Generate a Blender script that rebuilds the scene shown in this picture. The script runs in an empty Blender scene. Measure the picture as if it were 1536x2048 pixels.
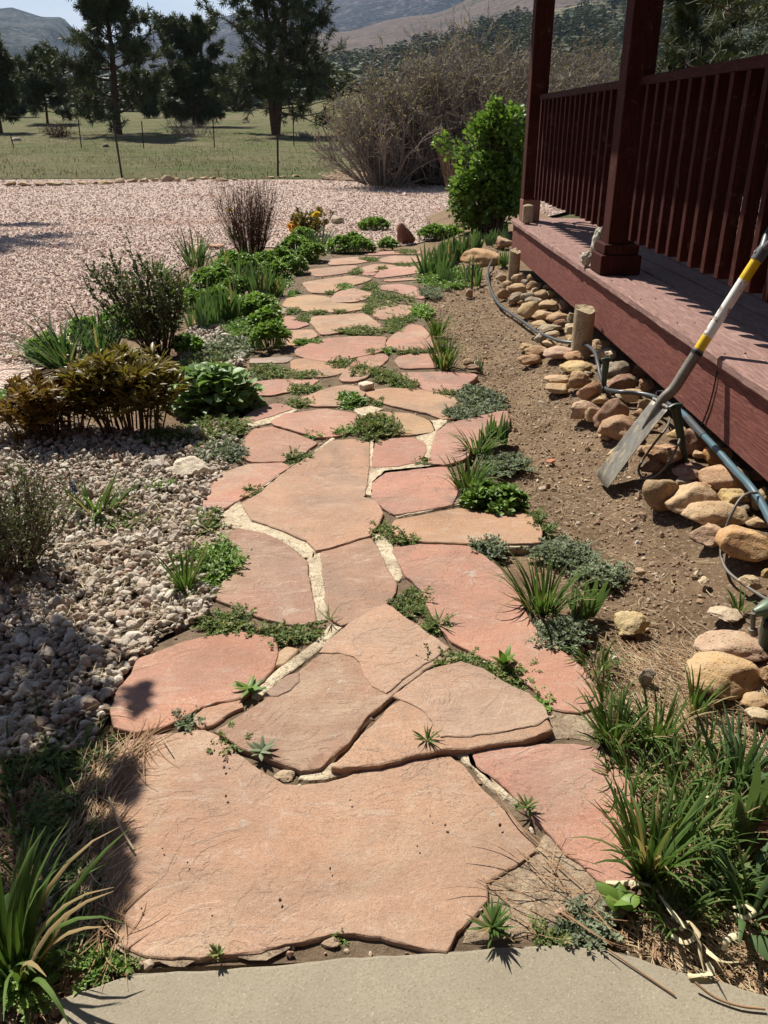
import bpy, bmesh, math, random
import numpy as np
from mathutils import Vector, Matrix, Quaternion, noise as mnoise

random.seed(7)
RNG = np.random.default_rng(11)
S = bpy.context.scene
C = S.collection
PI = math.pi
HAZE = 0.7e-4
R = math.radians

# ------------------------------------------------------------------ camera, sky, sun
CAMH = 1.22
F, CX, CY, PIT = 1655.0, 768.0, 1024.0, R(25.06)
cp, sp = math.cos(PIT), math.sin(PIT)
cam = bpy.data.cameras.new('camera')
cam.sensor_fit = 'VERTICAL'
cam.sensor_height = 24.0
cam.sensor_width = 18.0
cam.lens = F / 2048.0 * 24.0
cam.clip_start = 0.05
cam.clip_end = 30000
camo = bpy.data.objects.new('camera', cam)
C.objects.link(camo)
camo.location = (0, 0, CAMH)
camo.rotation_euler = (PI / 2 - PIT, 0, 0)
S.camera = camo

SUNX, SUNY = 0.42, -0.65           # shadow shift per metre of height
el = math.atan(1 / math.hypot(SUNX, SUNY))
az = math.atan2(-SUNX, -SUNY)
W = bpy.data.worlds.new('World')
S.world = W
W.use_nodes = True
wn = W.node_tree
bg = wn.nodes['Background']
sky = wn.nodes.new('ShaderNodeTexSky')
sky.sky_type = 'NISHITA'
sky.sun_disc = False
sky.sun_elevation = el
sky.sun_rotation = az
sky.altitude = 1700
sky.air_density = 1.0
sky.dust_density = 1.6
# a bank of thin bright cloud low over the mountains
_tc = wn.nodes.new('ShaderNodeTexCoord')
_sx = wn.nodes.new('ShaderNodeSeparateXYZ'); wn.links.new(_tc.outputs['Generated'], _sx.inputs[0])
_el = wn.nodes.new('ShaderNodeMapRange'); wn.links.new(_sx.outputs['Z'], _el.inputs[0])
_el.inputs[1].default_value = .10; _el.inputs[2].default_value = .34; _el.inputs[3].default_value = 1.0; _el.inputs[4].default_value = 0.0
_mp = wn.nodes.new('ShaderNodeMapping'); _mp.inputs['Scale'].default_value = (1, 1, 3.2); wn.links.new(_tc.outputs['Generated'], _mp.inputs[0])
_nz = wn.nodes.new('ShaderNodeTexNoise'); _nz.inputs['Scale'].default_value = 3.4; _nz.inputs['Detail'].default_value = 7; wn.links.new(_mp.outputs[0], _nz.inputs['Vector'])
_rp = wn.nodes.new('ShaderNodeMapRange'); wn.links.new(_nz.outputs['Fac'], _rp.inputs[0])
_rp.inputs[1].default_value = .26; _rp.inputs[2].default_value = .50
_mu = wn.nodes.new('ShaderNodeMath'); _mu.operation = 'MULTIPLY'; wn.links.new(_el.outputs[0], _mu.inputs[0]); wn.links.new(_rp.outputs[0], _mu.inputs[1])
_mx = wn.nodes.new('ShaderNodeMix'); _mx.data_type = 'RGBA'
wn.links.new(_mu.outputs[0], _mx.inputs[0]); wn.links.new(sky.outputs[0], _mx.inputs[6]); _mx.inputs[7].default_value = (8.6, 9.0, 9.5, 1)
wn.links.new(_mx.outputs[2], bg.inputs[0])
bg.inputs[1].default_value = 0.05
sun = bpy.data.lights.new('sun', 'SUN')
sun.energy = 5.0
sun.angle = R(0.55)
sun.color = (1.0, 0.945, 0.84)
suno = bpy.data.objects.new('sun', sun)
C.objects.link(suno)
suno.rotation_euler = Vector((SUNX, SUNY, -1)).to_track_quat('-Z', 'Y').to_euler()
suno.location = (-4, 6, 12)
vs = S.view_settings
vs.view_transform = 'Standard'
vs.look = 'None'
vs.exposure = 0.8
vs.gamma = 1.0

# ------------------------------------------------------------------ pixel -> world (the photo's pixels are only measurements)
def ray(px, py):
    x = (px - CX) / F
    u = (CY - py) / F
    return np.array([x, cp + u * sp, -sp + u * cp])

def P(px, py, z=0.0):
    d = ray(px, py)
    t = (z - CAMH) / d[2]
    return np.array([d[0] * t, d[1] * t, z])

def at(px, py, Y):
    d = ray(px, py)
    t = Y / d[1]
    return np.array([d[0] * t, Y, CAMH + d[2] * t])

def dep(p):
    return p[1] * cp - (p[2] - CAMH) * sp

def ztop(base, ytop):
    """height of a vertical thing standing at base whose top is seen at row ytop"""
    d = ray(CX, ytop)
    return CAMH + d[2] * base[1] / d[1] - base[2]

ZA, ZB, ZC = (500, 380, 2.7927), (300, 750, 1.92), (400, 1200, 1.92)
ZD, ZE, ZG, ZH = (200, 1600, 1.7067), (1000, 1350, 2.8657), (950, 400, 2.6212), (1000, 900, 2.8657)
ZN = (0, 0, 1.0)
ZK = (0, 350, 2.4)
def px(zone, x, y):
    return zone[0] + x / zone[2], zone[1] + y / zone[2]

def smooth(a, b, x):
    t = np.clip((x - a) / (b - a), 0, 1)
    return t * t * (3 - 2 * t)

# soil height in the bed under the porch: flat by the path, banked up to the porch
YAW = 0.0153
def soilz(x, y):
    xl = x + YAW * y
    b = smooth(0.72, 1.16, xl) * 0.105
    return b * smooth(0.0, 1.6, np.asarray(y, float) * 1.0)

def PS(px_, py_, dz=0.0):
    z = 0.0
    for _ in range(12):
        p = P(px_, py_, z + dz)
        z = float(soilz(p[0], p[1]))
    return np.array([p[0], p[1], z + dz])

def gz(y):
    """meadow rises gently away from the drive"""
    return np.interp(y, [-50, 23, 34, 45, 55, 80, 120, 200, 420, 700, 9000],
                     [0, 0, .12, .33, .66, 1.5, 2.6, 4.6, 9, 12, 12])

# ------------------------------------------------------------------ objects
def tag(o, label=None, cat=None, group=None, kind=None):
    if label: o['label'] = label
    if cat: o['category'] = cat
    if group: o['group'] = group
    if kind: o['kind'] = kind
    return o

def thing(name, label, cat, loc=(0, 0, 0), group=None, rz=0.0):
    o = bpy.data.objects.new(name, None)
    o.empty_display_size = 0.1
    C.objects.link(o)
    o.location = [float(v) for v in loc]
    o.rotation_euler = (0, 0, rz)
    return tag(o, label, cat, group)

class MB:
    def __init__(s):
        s.v, s.f, s.n, s.t = [], [], 0, []
    def add(s, v, f, tint=None):
        v = np.asarray(v, float).reshape(-1, 3)
        s.v.append(v)
        if isinstance(f, np.ndarray):
            s.f.append(f + s.n)
        else:
            by = {}
            for q in f:
                by.setdefault(len(q), []).append(q)
            for q in by.values():
                s.f.append(np.array(q, int) + s.n)
        if tint is None:
            tint = 0.5
        s.t.append(np.broadcast_to(np.asarray(tint, float), (len(v),)) if np.ndim(tint) < 1 else np.asarray(tint, float))
        s.n += len(v)
        return s
    def inst(s, tv, tf, M, loc, tint=None):
        tv = np.asarray(tv, float)
        n, k = len(loc), len(tv)
        V = np.einsum('nij,kj->nki', M, tv) + np.asarray(loc)[:, None, :]
        off = (np.arange(n) * k)[:, None, None]
        if tint is not None:
            tint = np.repeat(np.asarray(tint, float), k)
        base = s.n
        s.v.append(V.reshape(-1, 3))
        s.t.append(tint if tint is not None else np.full(n * k, .5))
        by = {}
        for q in tf:
            by.setdefault(len(q), []).append(q)
        for q in by.values():
            q = np.array(q, int)
            s.f.append((q[None] + off).reshape(-1, q.shape[1]) + base)
        s.n += n * k
        return s
    def box(s, x0, x1, y0, y1, z0, z1, tint=None):
        v = [(x0, y0, z0), (x1, y0, z0), (x1, y1, z0), (x0, y1, z0), (x0, y0, z1), (x1, y0, z1), (x1, y1, z1), (x0, y1, z1)]
        return s.add(v, [(0, 3, 2, 1), (4, 5, 6, 7), (0, 1, 5, 4), (1, 2, 6, 5), (2, 3, 7, 6), (3, 0, 4, 7)], tint)
    def build(s, name, material, parent=None, loc=(0, 0, 0), smooth_=True, bevel=0.0):
        V = np.concatenate(s.v)
        me = bpy.data.meshes.new(name)
        me.vertices.add(len(V))
        me.vertices.foreach_set('co', V.ravel().astype(np.float32))
        tot = np.concatenate([np.full(len(f), f.shape[1]) for f in s.f])
        loops = np.concatenate([f.ravel() for f in s.f])
        me.loops.add(len(loops))
        me.loops.foreach_set('vertex_index', loops.astype(np.int32))
        me.polygons.add(len(tot))
        st = np.concatenate([[0], np.cumsum(tot)[:-1]])
        me.polygons.foreach_set('loop_start', st.astype(np.int32))
        me.polygons.foreach_set('loop_total', tot.astype(np.int32))
        me.update(calc_edges=True)
        a = me.attributes.new('tint', 'FLOAT', 'POINT')
        a.data.foreach_set('value', np.concatenate(s.t).astype(np.float32))
        me.polygons.foreach_set('use_smooth', np.full(len(tot), bool(smooth_)))
        me.validate()
        me.materials.append(material)
        o = bpy.data.objects.new(name, me)
        C.objects.link(o)
        o.location = [float(q) for q in loc]
        if parent: o.parent = parent
        if bevel > 0:
            md = o.modifiers.new('bevel', 'BEVEL')
            md.width = bevel
            md.segments = 2
            md.limit_method = 'ANGLE'
        return o

# ------------------------------------------------------------------ materials
class NM:
    def __init__(s, name):
        s.m = bpy.data.materials.new(name)
        s.m.use_nodes = True
        s.t = s.m.node_tree
        s.b = s.t.nodes['Principled BSDF']
        s.o = s.t.nodes['Material Output']
    def n(s, typ, **kw):
        nd = s.t.nodes.new(typ)
        for k, v in kw.items():
            setattr(nd, k, v)
        return nd
    def l(s, a, b):
        s.t.links.new(a, b)
    def val(s, sock, v):
        if hasattr(v, 'is_output') or isinstance(v, bpy.types.NodeSocket):
            s.l(v, sock)
        else:
            if isinstance(v, tuple) and len(v) == 3 and sock.type == 'RGBA':
                v = v + (1,)
            sock.default_value = v
    def co(s, kind='Object', scale=(1, 1, 1), rnd=False):
        if kind == 'World':
            c = s.n('ShaderNodeNewGeometry').outputs['Position']
        else:
            c = s.n('ShaderNodeTexCoord').outputs[kind]
        mp = s.n('ShaderNodeMapping')
        mp.inputs['Scale'].default_value = scale
        s.l(c, mp.inputs[0])
        if rnd:
            oi = s.n('ShaderNodeObjectInfo')
            mm = s.n('ShaderNodeMath', operation='MULTIPLY')
            mm.inputs[1].default_value = 37.0
            s.l(oi.outputs['Random'], mm.inputs[0])
            s.l(mm.outputs[0], mp.inputs['Location'])
        return mp.outputs[0]
    def noise(s, co, scale, detail=5, rough=.55, dist=0.0):
        nd = s.n('ShaderNodeTexNoise')
        nd.inputs['Scale'].default_value = scale
        nd.inputs['Detail'].default_value = detail
        nd.inputs['Roughness'].default_value = rough
        nd.inputs['Distortion'].default_value = dist
        s.l(co, nd.inputs['Vector'])
        return nd.outputs['Fac']
    def voro(s, co, scale, feature='F1', out='Distance', rand=1.0):
        nd = s.n('ShaderNodeTexVoronoi', feature=feature)
        nd.inputs['Scale'].default_value = scale
        nd.inputs['Randomness'].default_value = rand
        s.l(co, nd.inputs['Vector'])
        return nd.outputs[out]
    def ramp(s, fac, stops):
        nd = s.n('ShaderNodeValToRGB')
        cr = nd.color_ramp
        while len(cr.elements) < len(stops):
            cr.elements.new(0.5)
        for e, (p, c) in zip(cr.elements, stops):
            e.position = p
            e.color = (c, c, c, 1) if not isinstance(c, tuple) else c + (1,)
        s.l(fac, nd.inputs[0])
        return nd.outputs[0]
    def mix(s, fac, a, b, mode='MIX'):
        nd = s.n('ShaderNodeMix', data_type='RGBA', blend_type=mode)
        s.val(nd.inputs[0], fac)
        s.val(nd.inputs[6], a)
        s.val(nd.inputs[7], b)
        return nd.outputs[2]
    def math(s, op, a, b=0.0):
        nd = s.n('ShaderNodeMath', operation=op)
        s.val(nd.inputs[0], a)
        s.val(nd.inputs[1], b)
        return nd.outputs[0]
    def bump(s, h, strength=.5, dist=.01, normal=None):
        nd = s.n('ShaderNodeBump')
        nd.inputs['Strength'].default_value = strength
        nd.inputs['Distance'].default_value = dist
        s.l(h, nd.inputs['Height'])
        if normal is not None: s.l(normal, nd.inputs['Normal'])
        return nd.outputs[0]
    def fin(s, col=None, rough=.8, normal=None, spec=.3, metal=0.0):
        if col is not None: s.val(s.b.inputs['Base Color'], col)
        s.val(s.b.inputs['Roughness'], rough)
        s.val(s.b.inputs['Specular IOR Level'], spec)
        s.val(s.b.inputs['Metallic'], metal)
        if normal is not None: s.l(normal, s.b.inputs['Normal'])
        return s.m
    def attr(s, name='tint'):
        nd = s.n('ShaderNodeAttribute')
        nd.attribute_name = name
        return nd.outputs['Fac']

def leaf_mat(name, a, b, trans=.35, rough=.5, spec=.35, dry=0.0):
    k = NM(name)
    c = k.mix(k.attr(), a, b)
    n = k.noise(k.co('Object', rnd=True), 9, 3)
    c = k.mix(k.ramp(n, [(.35, 0.0), (.7, 1.0)]), c, k.mix(.5, c, tuple(min(1, x * 1.7) for x in b)))
    if dry:
        # the odd withered blade
        c = k.mix(k.ramp(k.attr(), [(1 - dry - .03, 0.0), (1 - dry, 1.0)]), c, (.33, .245, .125))
    k.fin(c, rough, spec=spec)
    tr = k.n('ShaderNodeBsdfTranslucent')
    k.l(k.mix(.6, c, k.mix(1.0, c, (1.0, 1.15, .35), 'MULTIPLY')), tr.inputs[0])
    mx = k.n('ShaderNodeMixShader')
    mx.inputs[0].default_value = trans
    k.l(k.b.outputs[0], mx.inputs[1])
    k.l(tr.outputs[0], mx.inputs[2])
    k.l(mx.outputs[0], k.o.inputs[0])
    return k.m

def flagstone_mat():
    k = NM('flagstone')
    c = k.co('Object', rnd=True)
    oi = k.n('ShaderNodeObjectInfo')
    base = oi.outputs['Color']
    big = k.noise(c, 3.0, 6, .6, .6)
    col = k.mix(k.ramp(big, [(.40, 0.0), (.62, 1.0)]), base, k.mix(1.0, base, (.90, .98, 1.03), 'MULTIPLY'))
    grey = k.noise(c, 2.1, 5, .62, 1.2)
    col = k.mix(k.ramp(grey, [(.52, 0.0), (.72, .5)]), col, (.27, .185, .135))
    ora = k.noise(c, 4.7, 5, .6, .4)
    col = k.mix(k.ramp(ora, [(.60, 0.0), (.75, .40)]), col, (.37, .22, .135))
    cs = k.co('Object', (1, 2.6, 1), rnd=True)
    wh = k.noise(cs, 9, 8, .72, 1.5)
    col = k.mix(k.ramp(wh, [(.53, 0.0), (.68, .50)]), col, (.44, .345, .275))
    # thin pale scratches where a layer has split away
    lay = k.noise(c, 5.5, 7, .62, .9)
    edge = k.math('ABSOLUTE', k.math('SUBTRACT', lay, .53))
    line = k.ramp(edge, [(0.0, 1.0), (.007, 0.0)])
    col = k.mix(k.math('MULTIPLY', line, .5), col, (.50, .37, .30))
    rnd = oi.outputs['Random']
    st_ = k.noise(c, 1.6, 6, .68, 1.6)
    stm = k.math('MULTIPLY', k.ramp(st_, [(.54, 0.0), (.62, .55), (.72, .75)]), k.ramp(rnd, [(.3, .15), (.9, 1.0)]))
    col = k.mix(stm, col, (.20, .15, .12))
    dst = k.noise(c, 2.7, 7, .7, .8)
    col = k.mix(k.math('MULTIPLY', k.ramp(dst, [(.50, 0.0), (.66, .7)]), k.ramp(rnd, [(.1, 1.0), (.7, .25)])), col, (.39, .29, .205))
    lic = k.noise(c, 13, 5, .7, .5)
    col = k.mix(k.math('MULTIPLY', k.ramp(lic, [(.63, 0.0), (.68, .6)]), k.ramp(k.noise(c, 3.1, 2), [(.5, 0.0), (.6, 1.0)])), col, (.40, .37, .31))
    tone = k.ramp(k.noise(c, 2.3, 6, .66, .7), [(.32, .84), (.5, 1.03), (.68, 1.16)])
    col = k.mix(1.0, col, tone, 'MULTIPLY')
    gr = k.ramp(k.noise(c, 150, 4, .75), [(.3, .86), (.7, 1.12)])
    col = k.mix(1.0, col, gr, 'MULTIPLY')
    sp_ = k.noise(c, 380, 2, .6)
    col = k.mix(k.ramp(sp_, [(.33, .55), (.45, 0.0)]), col, (.12, .075, .06))
    sp2 = k.voro(c, 46, 'F1')
    col = k.mix(k.ramp(sp2, [(.03, .7), (.065, 0.0)]), col, (.10, .065, .05))
    msk = k.ramp(k.noise(c, 1.9, 4, .6, .6), [(.38, .12), (.62, 1.0)])
    step = k.ramp(lay, [(.40, 0.0), (.415, .3), (.52, .34), (.535, .7), (.63, .74), (.645, 1.0)])
    step = k.math('MULTIPLY', step, msk)
    n1 = k.bump(step, .7, .0075)
    n2 = k.bump(k.math('MULTIPLY', k.noise(cs, 28, 6, .65, .4), msk), .5, .007, n1)
    n2b = k.bump(k.noise(c, 85, 5, .72), .5, .0035, n2)
    n3 = k.bump(k.noise(c, 260, 4, .7), .6, .0018, n2b)
    return k.fin(col, .86, n3, .22)

def mortar_mat(name='mortar', a=(.66, .56, .40), b=(.52, .43, .30)):
    k = NM(name)
    c = k.co('World')
    col = k.mix(k.ramp(k.noise(c, 22, 6, .65), [(.4, 0.0), (.62, 1.0)]), a, b)
    col = k.mix(k.ramp(k.noise(c, 7, 4), [(.54, 0.0), (.68, .7)]), col, (.27, .20, .14))
    col = k.mix(k.ramp(k.noise(c, 95, 4, .7), [(.55, 0.0), (.63, .7)]), col, (.17, .125, .085))
    col = k.mix(k.ramp(k.math('ABSOLUTE', k.math('SUBTRACT', k.noise(c, 11, 5, .6, .6), .5)), [(0.0, .85), (.012, 0.0)]), col, (.10, .075, .05))
    col = k.mix(k.ramp(k.noise(c, 420, 2), [(.36, .7), (.46, 0.0)]), col, (.18, .13, .09))
    n1 = k.bump(k.noise(c, 60, 6, .72), .9, .009)
    n2 = k.bump(k.noise(c, 330, 3), .7, .002, n1)
    return k.fin(col, .92, n2, .15)

def soil_mat(name='soil', a=(.255, .172, .105), b=(.15, .10, .062), pale=(.47, .37, .27)):
    k = NM(name)
    c = k.co('World')
    col = k.mix(k.ramp(k.noise(c, 3.2, 7, .65, .5), [(.36, 0.0), (.64, 1.0)]), a, b)
    col = k.mix(k.ramp(k.noise(c, 70, 4, .7), [(.54, 0.0), (.66, .8)]), col, pale)
    col = k.mix(k.ramp(k.noise(c, 170, 3, .7), [(.30, .8), (.45, 0.0)]), col, (.05, .033, .02))
    n1 = k.bump(k.noise(c, 26, 7, .7), .9, .02)
    n2 = k.bump(k.noise(c, 120, 5, .7), .9, .008, n1)
    n3 = k.bump(k.noise(c, 420, 3, .7), .7, .003, n2)
    return k.fin(col, .95, n3, .1)

def rock_mat():
    k = NM('river_rock')
    c = k.co('Object', rnd=True)
    oi = k.n('ShaderNodeObjectInfo')
    base = oi.outputs['Color']
    col = k.mix(k.ramp(k.noise(c, 9, 5, .6, .5), [(.4, 0.0), (.7, .75)]), base, k.mix(1.0, base, (.62, .50, .42), 'MULTIPLY'))
    col = k.mix(k.ramp(k.noise(c, 5, 5, .6, 1.0), [(.58, 0.0), (.72, .55)]), col, k.mix(.5, base, (.55, .42, .27)))
    col = k.mix(k.ramp(k.noise(c, 150, 3, .7), [(.30, .75), (.44, 0.0)]), col, (.10, .055, .03))
    wv = k.math('ABSOLUTE', k.math('SUBTRACT', k.noise(c, 4, 3, .5, .8), .5))
    col = k.mix(k.ramp(wv, [(0.0, .4), (.012, 0.0)]), col, (.20, .09, .06))
    geo = k.n('ShaderNodeNewGeometry')
    sz_ = k.n('ShaderNodeSeparateXYZ'); k.l(geo.outputs['Normal'], sz_.inputs[0])
    dust = k.math('MULTIPLY', k.ramp(k.noise(c, 26, 6, .72), [(.42, 0.0), (.66, .65)]), k.ramp(sz_.outputs['Z'], [(.1, 0.1), (.8, 1.0)]))
    col = k.mix(dust, col, (.42, .33, .22))
    pit = k.voro(c, 70)
    col = k.mix(k.ramp(pit, [(.10, .65), (.22, 0.0)]), col, (.12, .07, .04))
    n1 = k.bump(k.noise(c, 18, 6, .66), .75, .014)
    n1b = k.bump(k.ramp(pit, [(.05, 0.0), (.25, 1.0)]), .5, .004, n1)
    n2 = k.bump(k.noise(c, 160, 4, .72), .8, .003, n1b)
    return k.fin(col, .86, n2, .2)

def pebble_mat(name, cols):
    k = NM(name)
    t = k.attr()
    col = k.ramp(t, cols)
    c = k.co('World')
    col = k.mix(k.ramp(k.noise(c, 130, 4, .6), [(.4, 0.0), (.7, .5)]), col, (.22, .17, .13))
    n1 = k.bump(k.noise(c, 200, 4, .6), .4, .003)
    return k.fin(col, .75, n1, .3)

def wood_mat(name, a, b, wear, spec=.12):
    k = NM(name)
    c = k.co('Object', (16, 1.1, 16), rnd=True)
    c2 = k.co('Object', (1, 1, 1), rnd=True)
    grain = k.noise(c, 5.0, 5, .6, 2.2)
    col = k.mix(k.ramp(grain, [(.42, 0.0), (.58, 1.0)]), a, tuple(q * .86 for q in b))
    col = k.mix(k.ramp(k.noise(c2, 7, 6, .7), [(.56, 0.0), (.72, .6)]), col, wear)
    cf = k.co('Object', (60, 2.0, 60), rnd=True)
    fine = k.noise(cf, 6, 4, .6, .6)
    col = k.mix(k.ramp(fine, [(.36, .6), (.46, 0.0)]), col, tuple(x * .35 for x in a))
    chip = k.noise(k.co('Object', (6, .9, 6), rnd=True), 9, 7, .74, .5)
    col = k.mix(k.ramp(chip, [(.63, 0.0), (.655, .85)]), col, tuple(min(1, x * 1.3 + .045) for x in wear))
    mud = k.noise(c2, 16, 6, .72, .6)
    col = k.mix(k.ramp(mud, [(.58, 0.0), (.70, .5)]), col, tuple(x * .5 + y * .5 for x, y in zip(wear, (.20, .15, .11))))
    n1 = k.bump(grain, .6, .005)
    n2 = k.bump(fine, .6, .003, n1)
    return k.fin(col, .78, n2, spec)

def plain_mat(name, col, rough=.5, spec=.4, metal=0.0, var=.25, bump=.0, scale=30):
    k = NM(name)
    c = k.co('Object', rnd=True)
    n = k.noise(c, scale, 5, .65)
    cc = k.mix(k.ramp(n, [(.4, 0.0), (.7, var)]), col, tuple(x * .35 for x in col))
    nn = k.bump(k.noise(c, scale * 4, 4), .4, bump) if bump else None
    return k.fin(cc, rough, nn, spec, metal)

M = {}
M['slab'] = flagstone_mat()
M['mortar'] = mortar_mat()
M['bed'] = mortar_mat('path_bed', (.17, .12, .075), (.10, .07, .045))
M['fill'] = mortar_mat('rough_mortar', (.40, .31, .215), (.27, .20, .14))
M['soil'] = soil_mat()
M['rock'] = rock_mat()
M['pebble'] = pebble_mat('white_gravel', [(0.0, (.44, .385, .31)), (.3, (.58, .52, .43)), (.55, (.34, .285, .225)), (.75, (.50, .42, .33)), (.9, (.43, .31, .23)), (1.0, (.22, .13, .09))])
M['pink'] = pebble_mat('pink_gravel', [(0.0, (.56, .41, .34)), (.3, (.64, .50, .42)), (.6, (.69, .57, .49)), (.85, (.56, .39, .32)), (1.0, (.45, .29, .23))])
M['crumb'] = pebble_mat('soil_crumb', [(0.0, (.19, .115, .065)), (.5, (.31, .20, .12)), (.8, (.46, .35, .24)), (1.0, (.55, .46, .35))])
M['deck'] = wood_mat('weathered_deck_paint', (.305, .185, .158), (.235, .135, .115), (.38, .26, .22))
M['fascia'] = wood_mat('red_brown_board_paint', (.215, .082, .066), (.165, .06, .048), (.24, .10, .078))
M['railp'] = wood_mat('dark_red_paint', (.052, .0115, .008), (.038, .008, .0055), (.075, .02, .014))
M['fade'] = wood_mat('faded_red_paint', (.30, .14, .11), (.24, .10, .08), (.35, .18, .14))
M['grass'] = leaf_mat('grass_leaf', (.045, .088, .02), (.105, .165, .042), .35, .62, .15, .10)
M['strap'] = leaf_mat('strap_leaf', (.038, .075, .03), (.082, .13, .05), .30, .58, .18, .06)
M['iris'] = leaf_mat('iris_leaf', (.058, .105, .042), (.10, .16, .06), .35, .55, .3, .05)
M['sedum'] = leaf_mat('stonecrop_leaf', (.13, .22, .035), (.21, .32, .07), .30, .5)
M['weed'] = leaf_mat('weed_leaf', (.085, .125, .036), (.165, .21, .062), .28, .6, .3, .08)
M['weedb'] = leaf_mat('bright_weed_leaf', (.08, .155, .025), (.16, .25, .05), .3, .5)
M['silver'] = leaf_mat('grey_green_weed_leaf', (.10, .13, .075), (.175, .20, .12), .2, .7)
M['comfrey'] = leaf_mat('broad_leaf', (.11, .19, .06), (.19, .28, .11), .3, .5)
M['peony'] = leaf_mat('bronze_leaf', (.115, .06, .018), (.20, .12, .03), .35, .42)
M['peonyg'] = leaf_mat('bronze_green_leaf', (.105, .075, .02), (.19, .145, .035), .35, .42)
M['shrub'] = leaf_mat('small_shrub_leaf', (.075, .095, .04), (.14, .155, .075), .25, .6)
M['lilac'] = leaf_mat('fresh_green_leaf', (.07, .135, .02), (.15, .235, .045), .40, .45)
M['needle'] = leaf_mat('pine_needle', (.026, .036, .012), (.062, .072, .022), .15, .6)
M['dry'] = leaf_mat('dry_straw', (.28, .20, .11), (.46, .37, .24), .15, .7)
M['drydark'] = leaf_mat('brown_needle', (.16, .085, .04), (.32, .20, .11), .1, .7)
M['cream'] = leaf_mat('dead_cream_leaf', (.52, .42, .25), (.66, .57, .38), .2, .7)
M['bark'] = plain_mat('pine_bark', (.095, .055, .038), .95, .1, 0, .8, .02, 9)
M['twig'] = plain_mat('brown_twig', (.16, .115, .085), .9, .1, 0, .4)
M['twigr'] = plain_mat('red_brown_twig', (.12, .065, .045), .9, .1, 0, .4)
M['thicket'] = plain_mat('grey_brown_twig', (.25, .21, .178), .9, .1, 0, .4)
M['bud'] = leaf_mat('tan_bud', (.25, .19, .10), (.34, .29, .13), .2, .8)
M['metal'] = plain_mat('dark_steel_post', (.035, .03, .028), .6, .4, .4, .3)
M['yellow'] = leaf_mat('yellow_petal', (.75, .48, .02), (.85, .62, .04), .3, .5)
M['orange'] = leaf_mat('orange_petal', (.62, .25, .03), (.75, .38, .05), .3, .5)
M['blue'] = leaf_mat('blue_petal', (.05, .06, .22), (.10, .11, .34), .2, .5)
# ------------------------------------------------------------------ the setting
def fbm(x, y, s, seed=0.0, oct_=3):
    out = np.zeros(len(x))
    a, fr = 1.0, 1.0 / s
    for o in range(oct_):
        out += a * np.array([mnoise.noise((float(u) * fr, float(v) * fr, seed + o * 7.3)) for u, v in zip(x, y)])
        a *= .5
        fr *= 2.0
    return out

def grid(name, xs, ys, zf, material, kind='structure', mask=None):
    X, Y = np.meshgrid(xs, ys)
    x, y = X.ravel(), Y.ravel()
    z = zf(x, y)
    nx, ny = len(xs), len(ys)
    i = np.arange(ny - 1)[:, None] * nx + np.arange(nx - 1)[None]
    q = np.stack([i, i + 1, i + 1 + nx, i + nx], -1).reshape(-1, 4)
    if mask is not None:
        cx, cy = x[q].mean(1), y[q].mean(1)
        q = q[mask(cx, cy)]
    o = MB().add(np.stack([x, y, z], 1), q).build(name, material)
    return tag(o, kind=kind)

def inpoly(x, y, poly):
    x = np.asarray(x, float); y = np.asarray(y, float)
    r = np.zeros(x.shape, bool)
    n = len(poly)
    for i in range(n):
        x0, y0 = poly[i][:2]
        x1, y1 = poly[(i + 1) % n][:2]
        c = ((y0 > y) != (y1 > y)) & (x < (x1 - x0) * (y - y0) / (y1 - y0 + 1e-12) + x0)
        r ^= c
    return r

def ground_mat():
    k = NM('meadow')
    c = k.co('World')
    g = k.mix(k.ramp(k.noise(c, .9, 6, .7), [(.38, 0.0), (.62, 1.0)]), (.075, .092, .034), (.15, .138, .070))
    g = k.mix(k.ramp(k.noise(c, .12, 5, .65), [(.45, 0.0), (.6, .85)]), g, (.175, .145, .085))
    g = k.mix(k.ramp(k.noise(c, .22, 5, .6, 1.0), [(.56, 0.0), (.68, .8)]), g, (.075, .115, .03))
    cs = k.co('World', (1, .45, 1))
    g = k.mix(k.ramp(k.noise(cs, 9, 6, .75), [(.5, 0.0), (.66, .75)]), g, (.038, .048, .02))
    g = k.mix(k.ramp(k.noise(cs, 5, 5, .75), [(.56, 0.0), (.68, .7)]), g, (.27, .23, .15))
    n1 = k.bump(k.noise(cs, 8, 6, .75), .9, .10)
    n2 = k.bump(k.noise(c, 40, 4, .7), .8, .03, n1)
    return k.fin(g, .95, n2, .05)

def ground_z(x, y):
    z = gz(y) + np.where(y > 24, np.clip((y - 24) / 20, 0, 1) * .10 * np.sin(x * .23 + 1.3) * np.sin(y * .19), 0)
    z = np.where(y < 22.6, -.06, z)
    # the green knoll to the right of the pines
    z += 2.6 * np.exp(-(((x - 4) / 16.) ** 2 + ((y - 105) / 22.) ** 2))
    far = np.clip((y - 250) / 600, 0, 1)
    return z + far * 6 * np.sin(x * .011 + y * .006)
gx = np.concatenate([-np.geomspace(6000, 60, 28), np.linspace(-52, 52, 80), np.geomspace(60, 6000, 28)])
gy = np.concatenate([[-60, -20, -6, 0, 8, 16, 22.55, 22.65], np.linspace(23, 130, 90), np.geomspace(140, 6000, 40)])
grid('ground', gx, gy, ground_z, ground_mat())

soilm = lambda x, y: x
def bed_z(x, y):
    n = fbm(x, y, .30, 3.0, 4)
    m = np.clip((x - .45) / .25, 0, 1) * (y < 8)
    return -.022 + np.where(x < 0, .002, .005) * n + soilz(x, y) + m * .014 * n
grid('soil_bed', np.arange(-4.6, 2.3, .03), np.arange(.2, 13.0, .03), bed_z, M['soil'])

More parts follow.
